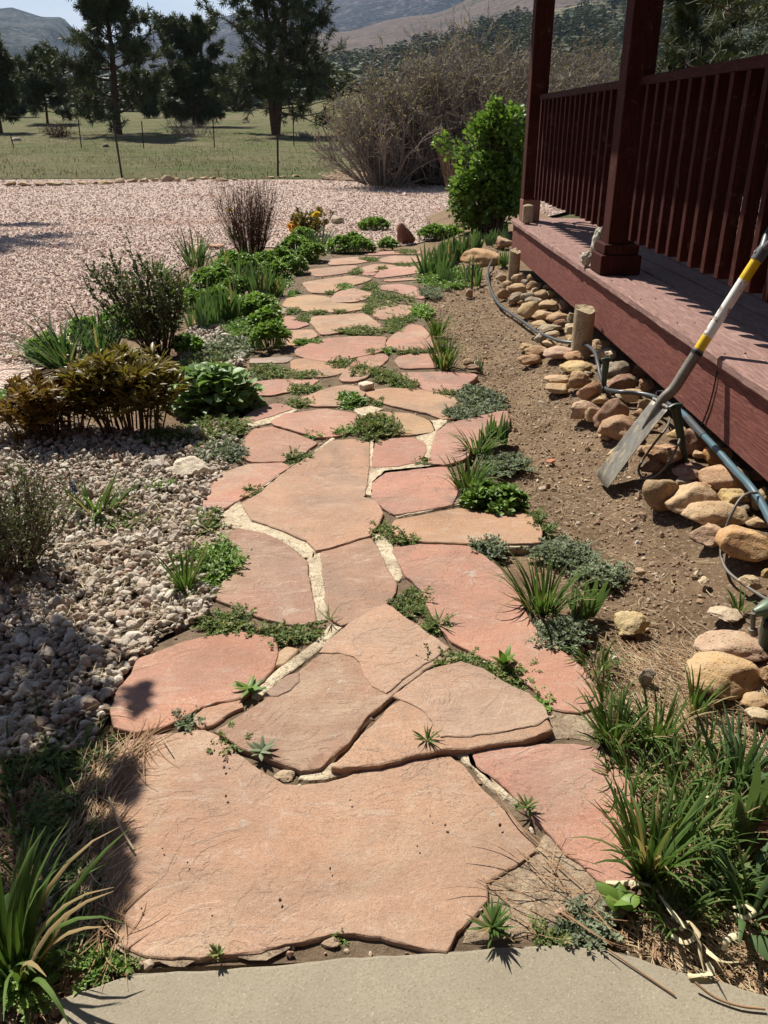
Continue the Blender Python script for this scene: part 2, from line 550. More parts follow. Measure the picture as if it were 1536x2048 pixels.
def poly_mesh(name, pts, z, material, amp=.004, kind='structure', step=.05):
    from mathutils.geometry import tessellate_polygon
    v = [Vector((float(q[0]), float(q[1]), z)) for q in pts]
    tris = [tuple(t) for t in tessellate_polygon([v])]
    fixed = []
    for t in tris:
        p0, p1, p2 = v[t[0]], v[t[1]], v[t[2]]
        fixed.append(t if (p1 - p0).cross(p2 - p0).z > 0 else t[::-1])
    me = bpy.data.meshes.new(name)
    me.from_pydata(v, [], fixed)
    me.materials.append(material)
    o = bpy.data.objects.new(name, me)
    C.objects.link(o)
    return tag(o, kind=kind)

def wpoly(zone, pts, z=0.0):
    return [P(*px(zone, a, b), z) for a, b in pts]

bed_px = [(215, 1540), (300, 1440), (250, 1400), (310, 1290), (420, 1240), (415, 1190), (400, 1060), (420, 1000), (440, 930), (490, 870), (490, 800), (500, 740), (560, 700), (560, 640), (560, 590), (590, 545), (640, 505), (840, 500), (848, 560), (850, 640), (880, 700), (940, 745), (920, 800), (1010, 815), (1000, 850), (930, 900), (930, 950), (1070, 1030), (1090, 1080), (960, 1090), (1040, 1180), (1110, 1270), (1190, 1360), (1200, 1430), (1215, 1480), (1265, 1560), (1290, 1680), (1290, 1790), (1200, 1880), (1000, 1910), (300, 1935), (215, 1880)]
poly_mesh('path_bed', wpoly(ZN, bed_px), -.0015, M['bed'])

# gravel drive and white gravel bed
drive_near = [(-420, 1010), (-60, 800), (30, 760), (170, 690), (290, 600), (385, 525), (470, 492), (560, 492), (640, 505), (720, 492), (820, 488), (890, 470), (960, 450), (1100, 430), (1180, 410)]
dn = wpoly(ZN, drive_near)
drive_poly = [(-30, 5.0, 0)] + [tuple(q) for q in dn] + [(9, 12, 0), (9, 16, 0), (2.5, 17.8, 0), (.9, 20.5, 0), (-1.8, 22.2, 0), (-8, 22.3, 0), (-16, 21.3, 0), (-30, 21.5, 0)]
def drive_mat():
    k = NM('gravel_drive')
    c = k.co('World')
    t = k.voro(c, 44, 'F1', 'Color')
    sx = k.n('ShaderNodeSeparateColor')
    k.l(t, sx.inputs[0])
    col = k.ramp(sx.outputs[0], [(0.0, (.55, .40, .33)), (.25, (.63, .49, .41)), (.55, (.68, .56, .48)), (.85, (.55, .39, .32)), (1.0, (.45, .29, .23))])
    col = k.mix(k.ramp(k.noise(k.co('World', (.35, 1, 1)), .55, 4, .6), [(.56, 0.0), (.68, .6)]), col, (.36, .17, .10))
    d = k.voro(c, 44, 'F1')
    col = k.mix(k.ramp(d, [(.5, 0.0), (.85, .55)]), col, (.28, .19, .15))  # cell edges darkened: shade between the pebbles put into the colour
    n1 = k.bump(k.math('SUBTRACT', 1.0, d), 1.0, .03)
    n2 = k.bump(k.noise(c, 8, 5, .7), .8, .04, n1)
    return k.fin(col, .9, n2, .15)
poly_mesh('gravel_drive', drive_poly, -.012, drive_mat())

peb_px = [(-60, 800), (60, 800), (140, 850), (330, 868), (430, 850), (478, 880), (455, 925), (440, 965), (405, 1010), (425, 1050), (380, 1090), (420, 1180), (420, 1235), (330, 1265), (245, 1350), (220, 1420), (180, 1500), (60, 1520), (-160, 1500), (-160, 850)]
peb_poly = wpoly(ZN, peb_px)
peb2_poly = wpoly(ZN, [(350, 700), (380, 650), (440, 640), (490, 680), (490, 730), (430, 740), (370, 735)])
def pbase():
    return soil_mat('gravel_grit', (.30, .24, .175), (.16, .12, .085), (.45, .38, .30))
M['grit'] = pbase()
poly_mesh('gravel_bed', peb_poly, -.006, M['grit'])

# concrete patio in the foreground
def concrete_mat():
    k = NM('concrete')
    c = k.co('World')
    col = k.mix(k.ramp(k.noise(c, 5, 6, .6), [(.4, 0.0), (.65, 1.0)]), (.285, .25, .185), (.24, .208, .155))
    col = k.mix(k.ramp(k.noise(c, 210, 3, .7), [(.38, .6), (.5, 0.0)]), col, (.20, .165, .115))
    col = k.mix(k.ramp(k.noise(c, 260, 2, .6), [(.62, 0.0), (.70, .35)]), col, (.52, .47, .38))
    col = k.mix(k.ramp(k.voro(c, 60), [(.06, .7), (.12, 0.0)]), col, (.14, .11, .08))
    n = k.bump(k.noise(c, 260, 4, .7), .65, .0022)
    return k.fin(col, .9, n, .2)
pat = wpoly(ZN, [(60, 2120), (128, 2030), (112, 2000), (150, 1985), (270, 1946), (400, 1938), (528, 1931), (622, 1920), (760, 1910), (891, 1902), (1079, 1890), (1130, 1887), (1244, 1906), (1349, 1938), (1454, 1966), (1536, 1992), (1700, 2050), (1760, 2110)], .006)
pat = [np.array(q) for q in pat]
pat += [np.array([1.2, .2, .006]), np.array([1.2, -1.0, .006]), np.array([-1.2, -1.0, .006]), np.array([-1.1, .2, .006])]

def jag(poly, step, amp, seed, chaikin=0, out_=0.0):
    """resample an outline and roughen it"""
    p = [np.array(q[:2], float) for q in poly]
    for _ in range(chaikin):
        o = []
        for i in range(len(p)):
            a, b = p[i], p[(i + 1) % len(p)]
            o += [a * .9 + b * .1, a * .1 + b * .9]
        p = o
    out = []
    sgn = 1 if area(p) > 0 else -1
    for i in range(len(p)):
        a, b = p[i], p[(i + 1) % len(p)]
        L = np.linalg.norm(b - a)
        n = max(1, int(round(L / step)))
        nr = np.array([b[1] - a[1], a[0] - b[0]]) / (L + 1e-9)
        for j in range(n):
            q = a + (b - a) * j / n
            d = mnoise.noise((q[0] * 16, q[1] * 16, seed)) * amp + mnoise.noise((q[0] * 60, q[1] * 60, seed + 5)) * amp * .55
            out.append(q + nr * (d + out_ * sgn))
    return out

def area(p):
    return .5 * sum(p[i][0] * p[(i + 1) % len(p)][1] - p[(i + 1) % len(p)][0] * p[i][1] for i in range(len(p)))

def stone_slab(name, poly, ztop_, thick, material, step, amp, seed, tilt=(0, 0), inset=.004, chaikin=0, out_=0.0):
    """a flat stone: rough vertical rim, chipped arris, flat top; origin at its middle"""
    q = jag(poly, step, amp, seed, chaikin, out_)
    if area(q) < 0: q = q[::-1]
    q = np.array(q)
    c = q.mean(0)
    q = q - c
    n = len(q)
    t = np.roll(q, -1, 0) - np.roll(q, 1, 0)
    nr = np.stack([t[:, 1], -t[:, 0]], 1)
    nr /= np.linalg.norm(nr, axis=1)[:, None] + 1e-9
    rs = np.random.default_rng(int(seed * 10) + 5)
    w = np.array([mnoise.noise((a * 25, b * 25, seed + 9)) for a, b in q])
    def ring(off, z):
        z = np.asarray(z) * np.ones(n)
        p2 = q + nr * (np.asarray(off) * np.ones(n))[:, None]
        return np.stack([p2[:, 0], p2[:, 1], z + tilt[0] * q[:, 0] + tilt[1] * q[:, 1]], 1)
    rings = [ring(.003 * w, -thick), ring(.004 * w + .001, -thick * .45), ring(.001 + .002 * w, -inset * 1.2),
             ring(-inset * (.45 + .3 * w), -inset * .25), ring(-inset * (1.4 + w), 0)]
    V = np.concatenate(rings)
    Fq = []
    for k in range(len(rings) - 1):
        i = np.arange(n)
        j = (i + 1) % n
        Fq.append(np.stack([i + k * n, j + k * n, j + (k + 1) * n, i + (k + 1) * n], 1))
    bm = bmesh.new()
    bv = [bm.verts.new(v) for v in V]
    bm.verts.index_update()
    for f in np.concatenate(Fq):
        bm.faces.new([bv[i] for i in f])
    top = bm.faces.new(bv[(len(rings) - 1) * n:])
    bmesh.ops.triangulate(bm, faces=[top])
    for f in bm.faces: f.smooth = False
    me = bpy.data.meshes.new(name)
    bm.to_mesh(me); bm.free()
    me.materials.append(material)
    o = bpy.data.objects.new(name, me)
    C.objects.link(o)
    o.location = (c[0], c[1], ztop_)
    return o

cs_ = stone_slab('concrete_patio', pat, .006, .10, concrete_mat(), .03, .0035, 2.0, chaikin=0)
tag(cs_, kind='structure')

# ------------------------------------------------------------------ flagstones
PK, PE, BR, GY, OR = (.375, .19, .135), (.375, .22, .142), (.31, .18, .125), (.28, .21, .165), (.37, .23, .135)
SL = [
 (ZN, [(215, 1560), (250, 1475), (340, 1462), (405, 1456), (431, 1466), (499, 1523), (530, 1544), (567, 1567), (603, 1567), (655, 1560), (754, 1530), (837, 1513), (900, 1507), (921, 1525), (973, 1582), (1025, 1629), (1070, 1692), (1025, 1721), (983, 1747), (965, 1758), (976, 1793), (940, 1826), (912, 1858), (894, 1896), (821, 1881), (762, 1864), (710, 1858), (663, 1861), (604, 1875), (552, 1887), (505, 1898), (400, 1905), (290, 1907), (250, 1885), (222, 1830), (205, 1750), (203, 1640)], PE, .016, 'largest flagstone of all, broad and salmon pink, next to the concrete patio'),
 (ZE, [(-160, 404), (-80, 395), (0, 398), (150, 400), (250, 385), (300, 388), (420, 384), (520, 398), (600, 436), (690, 525), (760, 620), (810, 740), (815, 900), (800, 1060), (800, 1160), (700, 1178), (600, 1172), (520, 1108), (390, 1008), (270, 878), (190, 788), (120, 700), (0, 592), (-60, 545), (-125, 505)], PK, .014, 'pink flagstone with curved flaking layers at the front right corner of the path'),
 (ZC, [(55, 488), (160, 425), (215, 385), (330, 292), (450, 205), (540, 110), (640, 45), (715, 5), (800, 55), (900, 130), (980, 185), (930, 215), (862, 255), (760, 330), (650, 430), (560, 540), (490, 600), (462, 628), (385, 642), (290, 600), (190, 565), (110, 522)], BR, .024, 'large two tone flagstone, brown and peach, crossed by a curved flake edge'),
 (ZC, [(862, 285), (900, 272), (1000, 248), (1090, 275), (1180, 330), (1270, 372), (1330, 430), (1352, 468), (1290, 502), (1160, 528), (1040, 544), (950, 544), (918, 550), (850, 572), (690, 608), (600, 616), (508, 618), (580, 540), (650, 465), (730, 388), (790, 345)], PE, .036, 'raised peach flagstone with a dark undercut front edge beside the long diagonal crack'),
 (ZN, [(240, 1370), (280, 1310), (370, 1275), (440, 1263), (480, 1258), (548, 1270), (552, 1306), (544, 1332), (500, 1374), (480, 1388), (431, 1396), (395, 1408), (360, 1428), (320, 1446), (270, 1456), (232, 1445), (222, 1410)], PK, .020, 'dark pink flagstone with leaf shadows on its left end beside the gravel'),
 (ZC, [(-25, 445), (15, 412), (80, 392), (150, 378), (158, 398), (95, 432), (45, 470), (12, 482)], PE, .012, 'small narrow wedge flagstone below the dandelion rosette on the left'),
 (ZC, [(294, 208), (330, 174), (372, 180), (352, 206), (318, 236), (292, 246)], OR, .012, 'tiny tan stone at the upper end of the diagonal mortar strip under the weed row'),
 (ZB, [(330, 582), (440, 604), (525, 645), (596, 708), (606, 780), (622, 865), (632, 930), (575, 950), (480, 935), (380, 900), (250, 845), (285, 790), (318, 720), (292, 640)], BR, .014, 'brownish flagstone with fine ripples, right of the bright green weed and grass tuft'),
 (ZB, [(664, 668), (740, 645), (848, 620), (880, 680), (918, 760), (942, 792), (938, 830), (915, 862), (845, 905), (742, 952), (694, 925), (680, 850), (668, 760)], BR, .012, 'roughly square reddish flagstone with wavy ridges between two cream mortar strips'),
 (ZN, [(788, 1092), (840, 1084), (935, 1088), (965, 1104), (1000, 1135), (1030, 1180), (1060, 1240), (1110, 1285), (1160, 1330), (1192, 1370), (1200, 1405), (1160, 1416), (1115, 1410), (1080, 1376), (1020, 1328), (945, 1296), (908, 1276), (872, 1240), (850, 1178), (815, 1145)], PK, .018, 'long smooth pink flagstone running down the right side of the path'),
 (ZB, [(945, 545), (1060, 524), (1190, 500), (1300, 520), (1430, 522), (1480, 540), (1500, 590), (1502, 628), (1400, 634), (1240, 630), (1050, 624), (945, 600), (928, 572)], PE, .022, 'wide flat flagstone below the bright green cushion plant'),
 (ZB, [(360, 482), (430, 440), (530, 352), (620, 300), (700, 242), (780, 236), (838, 248), (836, 350), (818, 460), (858, 472), (890, 520), (868, 570), (838, 605), (740, 636), (645, 664), (605, 625), (505, 580), (400, 545), (372, 512)], PE, .020, 'big central flagstone with a grey stained middle, pointed towards the far end'),
 (ZB, [(868, 252), (930, 240), (1010, 236), (1056, 262), (1050, 298), (1036, 326), (960, 342), (858, 348), (862, 300)], PK, .012, 'small squarish pink flagstone boxed in by cream mortar right of the centre'),
 (ZB, [(860, 410), (905, 370), (1020, 358), (1130, 347), (1185, 395), (1200, 440), (1182, 482), (1050, 508), (945, 526), (900, 500), (858, 462)], PK, .016, 'pink flagstone scored by short dark ridges beside the cream mortar'),
 (ZB, [(1102, 212), (1142, 180), (1240, 152), (1368, 126), (1376, 165), (1320, 205), (1270, 255), (1200, 312), (1130, 330), (1072, 326), (1090, 272)], PK, .024, 'slanting pink flagstone reaching out to the soil beside the tall grassy clump'),
 (ZB, [(205, 500), (235, 420), (268, 385), (310, 362), (380, 338), (500, 332), (536, 346), (480, 382), (410, 432), (330, 478), (270, 508)], PK, .012, 'pink flagstone right of the white boulder'),
 (ZB, [(352, 262), (400, 202), (460, 192), (560, 220), (636, 252), (588, 290), (510, 324), (400, 326), (362, 308)], PK, .016, 'rounded pink flagstone with its far corner at a cream mortar joint, above the white boulder'),
 (ZB, [(468, 170), (520, 142), (680, 124), (786, 140), (808, 172), (780, 205), (730, 222), (650, 230), (560, 204), (490, 186)], PK, .018, 'oval red flagstone left of the bushy dark weed'),
 (ZB, [(842, 152), (880, 138), (1000, 144), (1074, 175), (1088, 212), (1000, 222), (950, 224), (900, 180)], OR, .012, 'small orange tinted flagstone right of the bushy dark weed'),
 (ZA, [(650, 1112), (770, 1098), (900, 1100), (1010, 1118), (1140, 1150), (1196, 1192), (1150, 1262), (1080, 1268), (1000, 1235), (880, 1212), (770, 1186), (665, 1140)], PE, .016, 'long curved peach flagstone below the little white stone'),
 (ZA, [(275, 1162), (400, 1112), (520, 1082), (636, 1090), (648, 1122), (600, 1166), (480, 1198), (370, 1198), (304, 1188)], PE, .014, 'peach flagstone between two weed tufts left of the little white stone'),
 (ZA, [(10, 1070), (150, 1052), (280, 1056), (380, 1052), (340, 1085), (230, 1115), (120, 1138), (0, 1140), (-30, 1110)], PK, .012, 'pale pink flagstone right of the broad leaved plant'),
 (ZB, [(345, 172), (400, 132), (480, 104), (530, 112), (540, 124), (470, 150), (370, 178)], PK, .014, 'thin red flagstone under the shadow of the broad leaved plant'),
 (ZA, [(802, 1052), (832, 1014), (1040, 1008), (1268, 1018), (1222, 1058), (1150, 1108), (1060, 1118), (930, 1094), (850, 1070)], PK, .018, 'pink flagstone whose right point sticks out into the soil'),
 (ZA, [(232, 946), (330, 936), (440, 966), (526, 992), (516, 1014), (420, 1038), (320, 1038), (244, 1012)], PE, .010, 'small five sided peach flagstone between weed strips'),
 (ZA, [(504, 1046), (540, 992), (620, 922), (750, 906), (768, 926), (738, 960), (640, 1038), (590, 1058), (520, 1060)], PK, .016, 'slanted red flagstone left of the long dark weed'),
 (ZA, [(832, 926), (900, 912), (1040, 908), (1058, 946), (1048, 984), (850, 990), (812, 952)], PK, .012, 'small flat pink flagstone left of the grass tufts on the right edge'),
 (ZA, [(254, 882), (400, 822), (600, 808), (758, 812), (746, 850), (748, 882), (700, 898), (560, 928), (440, 948), (330, 930), (264, 906)], PK, .020, 'wide oval pink flagstone near the middle of the path'),
 (ZA, [(764, 862), (782, 822), (850, 772), (900, 744), (950, 748), (1000, 802), (1022, 880), (900, 888), (784, 888)], PK, .014, 'triangular pink flagstone beside the long grass tuft'),
 (ZA, [(348, 702), (480, 692), (636, 682), (716, 742), (734, 772), (640, 768), (500, 788), (404, 802), (372, 766), (344, 732)], PE, .014, 'wide peach flagstone above the dark weed strip'),
 (ZA, [(702, 652), (800, 632), (896, 638), (900, 670), (838, 712), (742, 714), (694, 690)], PE, .018, 'small peach flagstone ringed with weeds'),
 (ZA, [(174, 702), (250, 708), (326, 745), (260, 768), (184, 768)], PK, .010, 'little pink flagstone close to the stonecrop mounds'),
 (ZA, [(204, 782), (346, 777), (372, 810), (280, 848), (222, 868)], PE, .010, 'little peach flagstone beside the lowest stonecrop mound'),
 (ZA, [(214, 598), (330, 580), (436, 592), (452, 624), (560, 632), (656, 630), (630, 658), (500, 678), (300, 668), (186, 640)], OR, .014, 'long tan flagstone with an orange patch'),
 (ZA, [(450, 606), (490, 564), (570, 544), (676, 570), (648, 598), (570, 616), (464, 618)], PE, .018, 'peach flagstone with a dark lower edge left of the big weed patch'),
 (ZA, [(296, 512), (400, 494), (560, 474), (676, 490), (636, 510), (500, 543), (456, 572), (344, 568)], PE, .014, 'broad pale flagstone towards the far end'),
 (ZA, [(714, 532), (830, 519), (916, 532), (974, 603), (900, 592), (820, 560), (752, 553)], PK, .014, 'pink flagstone at the right edge above the big weed patch'),
 (ZA, [(334, 442), (450, 428), (588, 418), (596, 440), (540, 458), (380, 478), (344, 464)], BR, .012, 'shaded flagstone beside the round stonecrop mounds at the far end'),
 (ZA, [(454, 384), (560, 374), (680, 369), (716, 368), (650, 397), (590, 408), (444, 416)], PE, .010, 'pale flagstone in the second row from the far end'),
 (ZA, [(616, 432), (700, 410), (812, 418), (720, 446), (642, 456)], PE, .014, 'diamond shaped peach flagstone near the far end'),
 (ZA, [(700, 480), (762, 424), (946, 419), (954, 453), (880, 466), (724, 486)], PK, .012, 'pinkish flagstone at the right edge below the iris clumps'),
 (ZA, [(726, 383), (790, 364), (954, 369), (956, 396), (830, 406), (744, 398)], PE, .012, 'flat peach flagstone at the far right end of the path'),
 (ZA, [(624, 354), (760, 340), (944, 336), (954, 352), (800, 354), (700, 360)], PK, .010, 'farthest flagstone of the path, in front of the red boulder'),
 (ZA, [(634, 462), (698, 458), (688, 473), (646, 473)], PK, .008, 'tiny pink flagstone below the diamond shaped one'),
 (ZA, [(752, 500), (970, 483), (976, 492), (764, 507)], PK, .010, 'thin sliver of pink flagstone above the long weed patch'),
 (ZA, [(156, 662), (258, 652), (238, 678), (174, 688)], GY, .008, 'grey flagstone half hidden by the stonecrop on the left'),
 (ZA, [(5, 942), (200, 928), (236, 936), (200, 958), (5, 962)], GY, .008, 'greyish flagstone behind the long weed strip on the left'),
]
slab_polys = []
slabs = []
for i, (zone, pts, col, zt, lab) in enumerate(SL):
    wp = wpoly(zone, pts, zt)
    cyw = np.mean([q[1] for q in wp])
    slab_polys.append(wp)
    tl = (random.uniform(-.006, .006), random.uniform(-.006, .006))
    zt = .003 + zt * .36 if zt < .03 else zt * .56
    o = stone_slab('flagstone', wp, zt, .06, M['slab'], .009 + .004 * cyw, .0055, 1.7 * i + .3,
                   tilt=tl, inset=.0022, chaikin=1 if i > 17 else 0, out_=.0015 + .0017 * cyw if i != 2 and i != 3 else -.001)
    j = [random.uniform(.93, 1.07) for _ in range(3)]
    o.color = (col[0] * j[0], col[1] * j[0] * (.98 + .02 * j[1]), col[2] * j[0] * j[2], 1)
    o['tx'], o['ty'] = tl
    slabs.append(o)
    tag(o, lab, 'flagstone', 'flagstones of the garden path')

# thin layers still lying on two of the stones
def flake(parent, zone, pts, col, seed, dz, lab):
    o = stone_slab('flake', wpoly(zone, pts, .01), parent.location.z + dz, .006, M['slab'], .012, .005, seed, inset=.0012, tilt=(parent['tx'], parent['ty']))
    o.color = col + (1,)
    dx, dy = o.location.x - parent.location.x, o.location.y - parent.location.y
    o.location = (dx, dy, dz + parent['tx'] * dx + parent['ty'] * dy)
    o.parent = parent
    o['label'] = lab
flake(slabs[2], ZC, [(455, 207), (540, 115), (640, 52), (712, 16), (790, 68), (890, 137), (960, 185), (925, 208), (855, 250), (772, 310), (718, 360), (660, 335), (630, 300), (618, 255), (590, 222), (540, 207), (500, 210)], (.375, .235, .16), 201., .0032, 'peach upper layer with a curved broken edge')
flake(slabs[2], ZC, [(248, 370), (330, 296), (378, 284), (380, 320), (350, 352), (300, 374)], (.35, .215, .15), 205., .0026, 'small peach flake')
flake(slabs[3], ZC, [(742, 388), (796, 346), (868, 288), (905, 276), (1000, 253), (1088, 279), (1176, 333), (1262, 375), (1322, 432), (1340, 466), (1284, 496), (1156, 522), (1040, 538), (950, 538), (920, 544), (900, 500), (862, 448), (800, 408)], (.38, .24, .165), 209., .0032, 'peach upper layer with a curved broken edge')

# mortar left in the joints
MO = [
 (ZB, [(262, 545), (345, 478), (366, 520), (398, 552), (500, 585), (602, 628), (640, 668), (632, 706), (592, 702), (530, 652), (440, 612), (330, 588), (272, 572)], 'broad cream mortar filling below the big central flagstone'),
 (ZB, [(604, 706), (655, 676), (666, 760), (676, 850), (684, 942), (640, 952), (628, 860), (612, 780)], 'straight cream mortar strip leading down to the weed row'),
 (ZB, [(858, 612), (905, 598), (930, 650), (975, 770), (958, 792), (940, 788), (915, 755), (882, 680)], 'slanting cream mortar strip above the weedy joint'),
 (ZB, [(845, 248), (866, 250), (862, 300), (857, 347), (960, 342), (1040, 327), (1130, 336), (1130, 346), (1020, 358), (905, 370), (862, 410), (858, 464), (816, 460), (838, 350)], 'forked cream mortar strip right of the big central flagstone'),
 (ZC, [(190, 345), (320, 245), (440, 160), (500, 92), (545, 105), (450, 205), (330, 292), (225, 378), (196, 372)], 'grey diagonal mortar strip above the dandelion rosette'),
 (ZC, [(455, 635), (490, 600), (560, 535), (640, 440), (662, 450), (590, 530), (510, 620), (490, 640)], 'thin grey mortar strip along the long diagonal crack'),
 (ZC, [(376, 692), (392, 645), (462, 632), (560, 612), (690, 606), (684, 626), (600, 655), (484, 690)], 'cracked grey mortar strip at the top of the largest flagstone'),
 (ZC, [(965, 570), (1010, 545), (1040, 560), (1050, 632), (1140, 696), (1230, 775), (1210, 790), (1130, 735), (1060, 660), (1010, 618)], 'flaking mortar strip right of the largest flagstone'),
 (ZB, [(940, 542), (1060, 512), (1180, 484), (1192, 498), (1060, 524), (950, 548)], 'thin cream mortar line above the wide flat flagstone'),
 (ZB, [(1030, 624), (1240, 630), (1400, 634), (1502, 630), (1502, 656), (1390, 662), (1200, 648), (1040, 640)], 'cream mortar line below the wide flat flagstone'),
 (ZB, [(1074, 175), (1145, 165), (1140, 182), (1104, 212), (1086, 275), (1074, 322), (1036, 326), (1056, 262), (1020, 236), (1060, 224), (1090, 214)], 'chunky cream mortar strip left of the slanting flagstone'),
 (ZB, [(345, 180), (470, 148), (545, 124), (568, 134), (480, 182), (400, 198), (372, 192)], 'grey mortar strip under the thin red flagstone'),
 (ZB, [(780, 130), (850, 118), (900, 130), (872, 142), (832, 158), (800, 150)], 'pale mortar patch beside the bright weed'),
 (ZB, [(420, 430), (530, 352), (620, 298), (700, 238), (712, 244), (630, 300), (530, 362), (434, 440)], 'narrow mortar line left of the big central flagstone'),
]
for i, (zone, pts, lab) in enumerate(MO):
    wp = wpoly(zone, pts, .004)
    o = stone_slab('mortar_strip', wp, .0052, .03, M['mortar'], .012, .004, 60 + 1.3 * i, inset=.005)
    tag(o, lab, 'mortar', 'mortar left in the path joints')
FI = [
 (ZN, [(1072, 1694), (1094, 1662), (1136, 1704), (1181, 1739), (1215, 1772), (1190, 1820), (1130, 1866), (1010, 1888), (925, 1894), (915, 1862), (978, 1796), (970, 1758), (1025, 1723)], 'rough grey concrete fill at the lower right of the largest flagstone'),
 (ZE, [(205, 335), (300, 190), (380, 182), (560, 188), (580, 300), (520, 396), (420, 382), (300, 386), (250, 372)], 'rough grey concrete fill right of the raised peach flagstone'),
 (ZN, [(290, 1120), (360, 1085), (420, 1060), (470, 1060), (450, 1120), (400, 1200), (420, 1235), (350, 1262), (320, 1240), (360, 1180)], 'sandy concrete fill around the left grass tuft'),
 (ZN, [(226, 1872), (262, 1896), (300, 1910), (420, 1908), (500, 1902), (560, 1892), (600, 1890), (560, 1916), (400, 1934), (284, 1942), (246, 1916)], 'sandy dirt lying over the front left edge of the largest flagstone'),
]
for i, (zone, pts, lab) in enumerate(FI):
    o = stone_slab('mortar_fill', wpoly(zone, pts, -.004), +.003 if i < 3 else .0055, .04, M['fill'], .02, .010, 90 + 2.1 * i, inset=.012 if i < 3 else .016)
    tag(o, lab, 'mortar', 'mortar left in the path joints')

# ------------------------------------------------------------------ gravel
def ico(sub):
    bm = bmesh.new()
    bmesh.ops.create_icosphere(bm, subdivisions=sub, radius=1.0)
    v = np.array([q.co[:] for q in bm.verts])
    bm.verts.index_update()
    f = [[q.index for q in p.verts] for p in bm.faces]
    bm.free()
    return v, f
ICO1, ICO2 = ico(1), ico(2)

def stone_shapes(base, n, seed, jit):
    v, f = base
    rs = np.random.default_rng(seed)
    out = []
    for _ in range(n):
        w = v.copy()
        for _ in range(4):
            d = rs.normal(size=3); d /= np.linalg.norm(d)
            h = rs.uniform(.55, .85)
            s = w @ d
            w -= np.clip(s - h, 0, None)[:, None] * d
        w *= 1 + rs.uniform(-jit, jit, (len(w), 1))
        out.append(w)
    return out, f

def rand_rot(n, rs, tilt=1.0):
    q = rs.normal(size=(n, 4))
    q[:, 1:3] *= tilt
    q /= np.linalg.norm(q, axis=1)[:, None]
    w, x, y, z = q.T
    return np.stack([np.stack([1 - 2 * (y * y + z * z), 2 * (x * y - z * w), 2 * (x * z + y * w)], -1),
                     np.stack([2 * (x * y + z * w), 1 - 2 * (x * x + z * z), 2 * (y * z - x * w)], -1),
                     np.stack([2 * (x * z - y * w), 2 * (y * z + x * w), 1 - 2 * (x * x + y * y)], -1)], 1)

def scatter_stones(mb, pos, size, rs, base, shapes=8, flat=.65, jit=.08):
    shp, f = stone_shapes(base, shapes, int(rs.integers(1e6)), jit)
    idx = rs.integers(0, shapes, len(pos))
    for s_ in range(shapes):
        m = idx == s_
        k = m.sum()
        if not k: continue
        Rm = rand_rot(k, rs, .45)
        sc = size[m][:, None] * np.stack([rs.uniform(.8, 1.35, k), rs.uniform(.65, 1.0, k), rs.uniform(flat * .7, flat * 1.2, k)], 1)
        Rz = Rm * sc[:, None, :]
        mb.inst(shp[s_], f, Rz, pos[m], rs.random(k))

def sample(poly, n, rs):
    p = np.array([q[:2] for q in poly])
    lo, hi = p.min(0), p.max(0)
    out = np.zeros((0, 2))
    while len(out) < n:
        c = rs.uniform(lo, hi, (n * 2, 2))
        out = np.concatenate([out, c[inpoly(c[:, 0], c[:, 1], poly)]])
    return out[:n]

rs = np.random.default_rng(5)
xy = sample(peb_poly, 14000, rs)
keep = np.ones(len(xy), bool)
for sp_ in slab_polys:
    keep &= ~inpoly(xy[:, 0], xy[:, 1], sp_)
xy = xy[keep]
xy = xy[(xy[:, 1] < 2.6) | (rs.random(len(xy)) < .8)]
mb = MB()
size = rs.lognormal(math.log(.0096), .38, len(xy))
nearm = xy[:, 1] < 2.15
zz_ = rs.uniform(-.004, .016, len(xy))
for mk, bs_ in ((nearm, ICO2), (~nearm, ICO1)):
    scatter_stones(mb, np.c_[xy, zz_][mk], size[mk], rs, bs_, 10, jit=.03 if bs_ is ICO2 else .08)
xy2 = sample(peb2_poly, 900, rs)
scatter_stones(mb, np.c_[xy2, rs.uniform(-.004, .012, len(xy2))], rs.lognormal(math.log(.014), .3, len(xy2)), rs, ICO1, 6)
# stray stones beside the path
st = sample(wpoly(ZN, [(400, 930), (470, 930), (440, 1100), (430, 1240), (380, 1240)]), 260, rs)
st = st[~np.any([inpoly(st[:, 0], st[:, 1], q) for q in slab_polys], axis=0)]
scatter_stones(mb, np.c_[st, rs.uniform(.0, .010, len(st))], rs.lognormal(math.log(.009), .4, len(st)), rs, ICO1, 6)
tag(mb.build('gravel', M['pebble'], smooth_=False), 'coarse cream and white gravel spread left of the flagstone path', 'gravel', kind='stuff')

dpx = np.array([q[:2] for q in drive_poly])
n = 135000
y = np.exp(rs.uniform(math.log(4.6), math.log(22.0), n))
x = rs.uniform(-1, 1, n) * y * .52
m = inpoly(x, y, drive_poly)
x, y = x[m], y[m]
mb = MB()
scatter_stones(mb, np.c_[x, y, rs.uniform(-.012, .002, len(x))], rs.lognormal(math.log(.0088), .40, len(x)) * (1 + .03 * (y - 4)), rs, ICO1, 8, .38)
far_px = sample(wpoly(ZN, [(640, 500), (640, 455), (700, 430), (790, 440), (930, 440), (930, 470), (800, 492)]), 1500, rs)
tag(mb.build('drive_gravel', M['pink'], smooth_=False), 'pinkish crushed gravel covering the drive', 'gravel', kind='stuff')

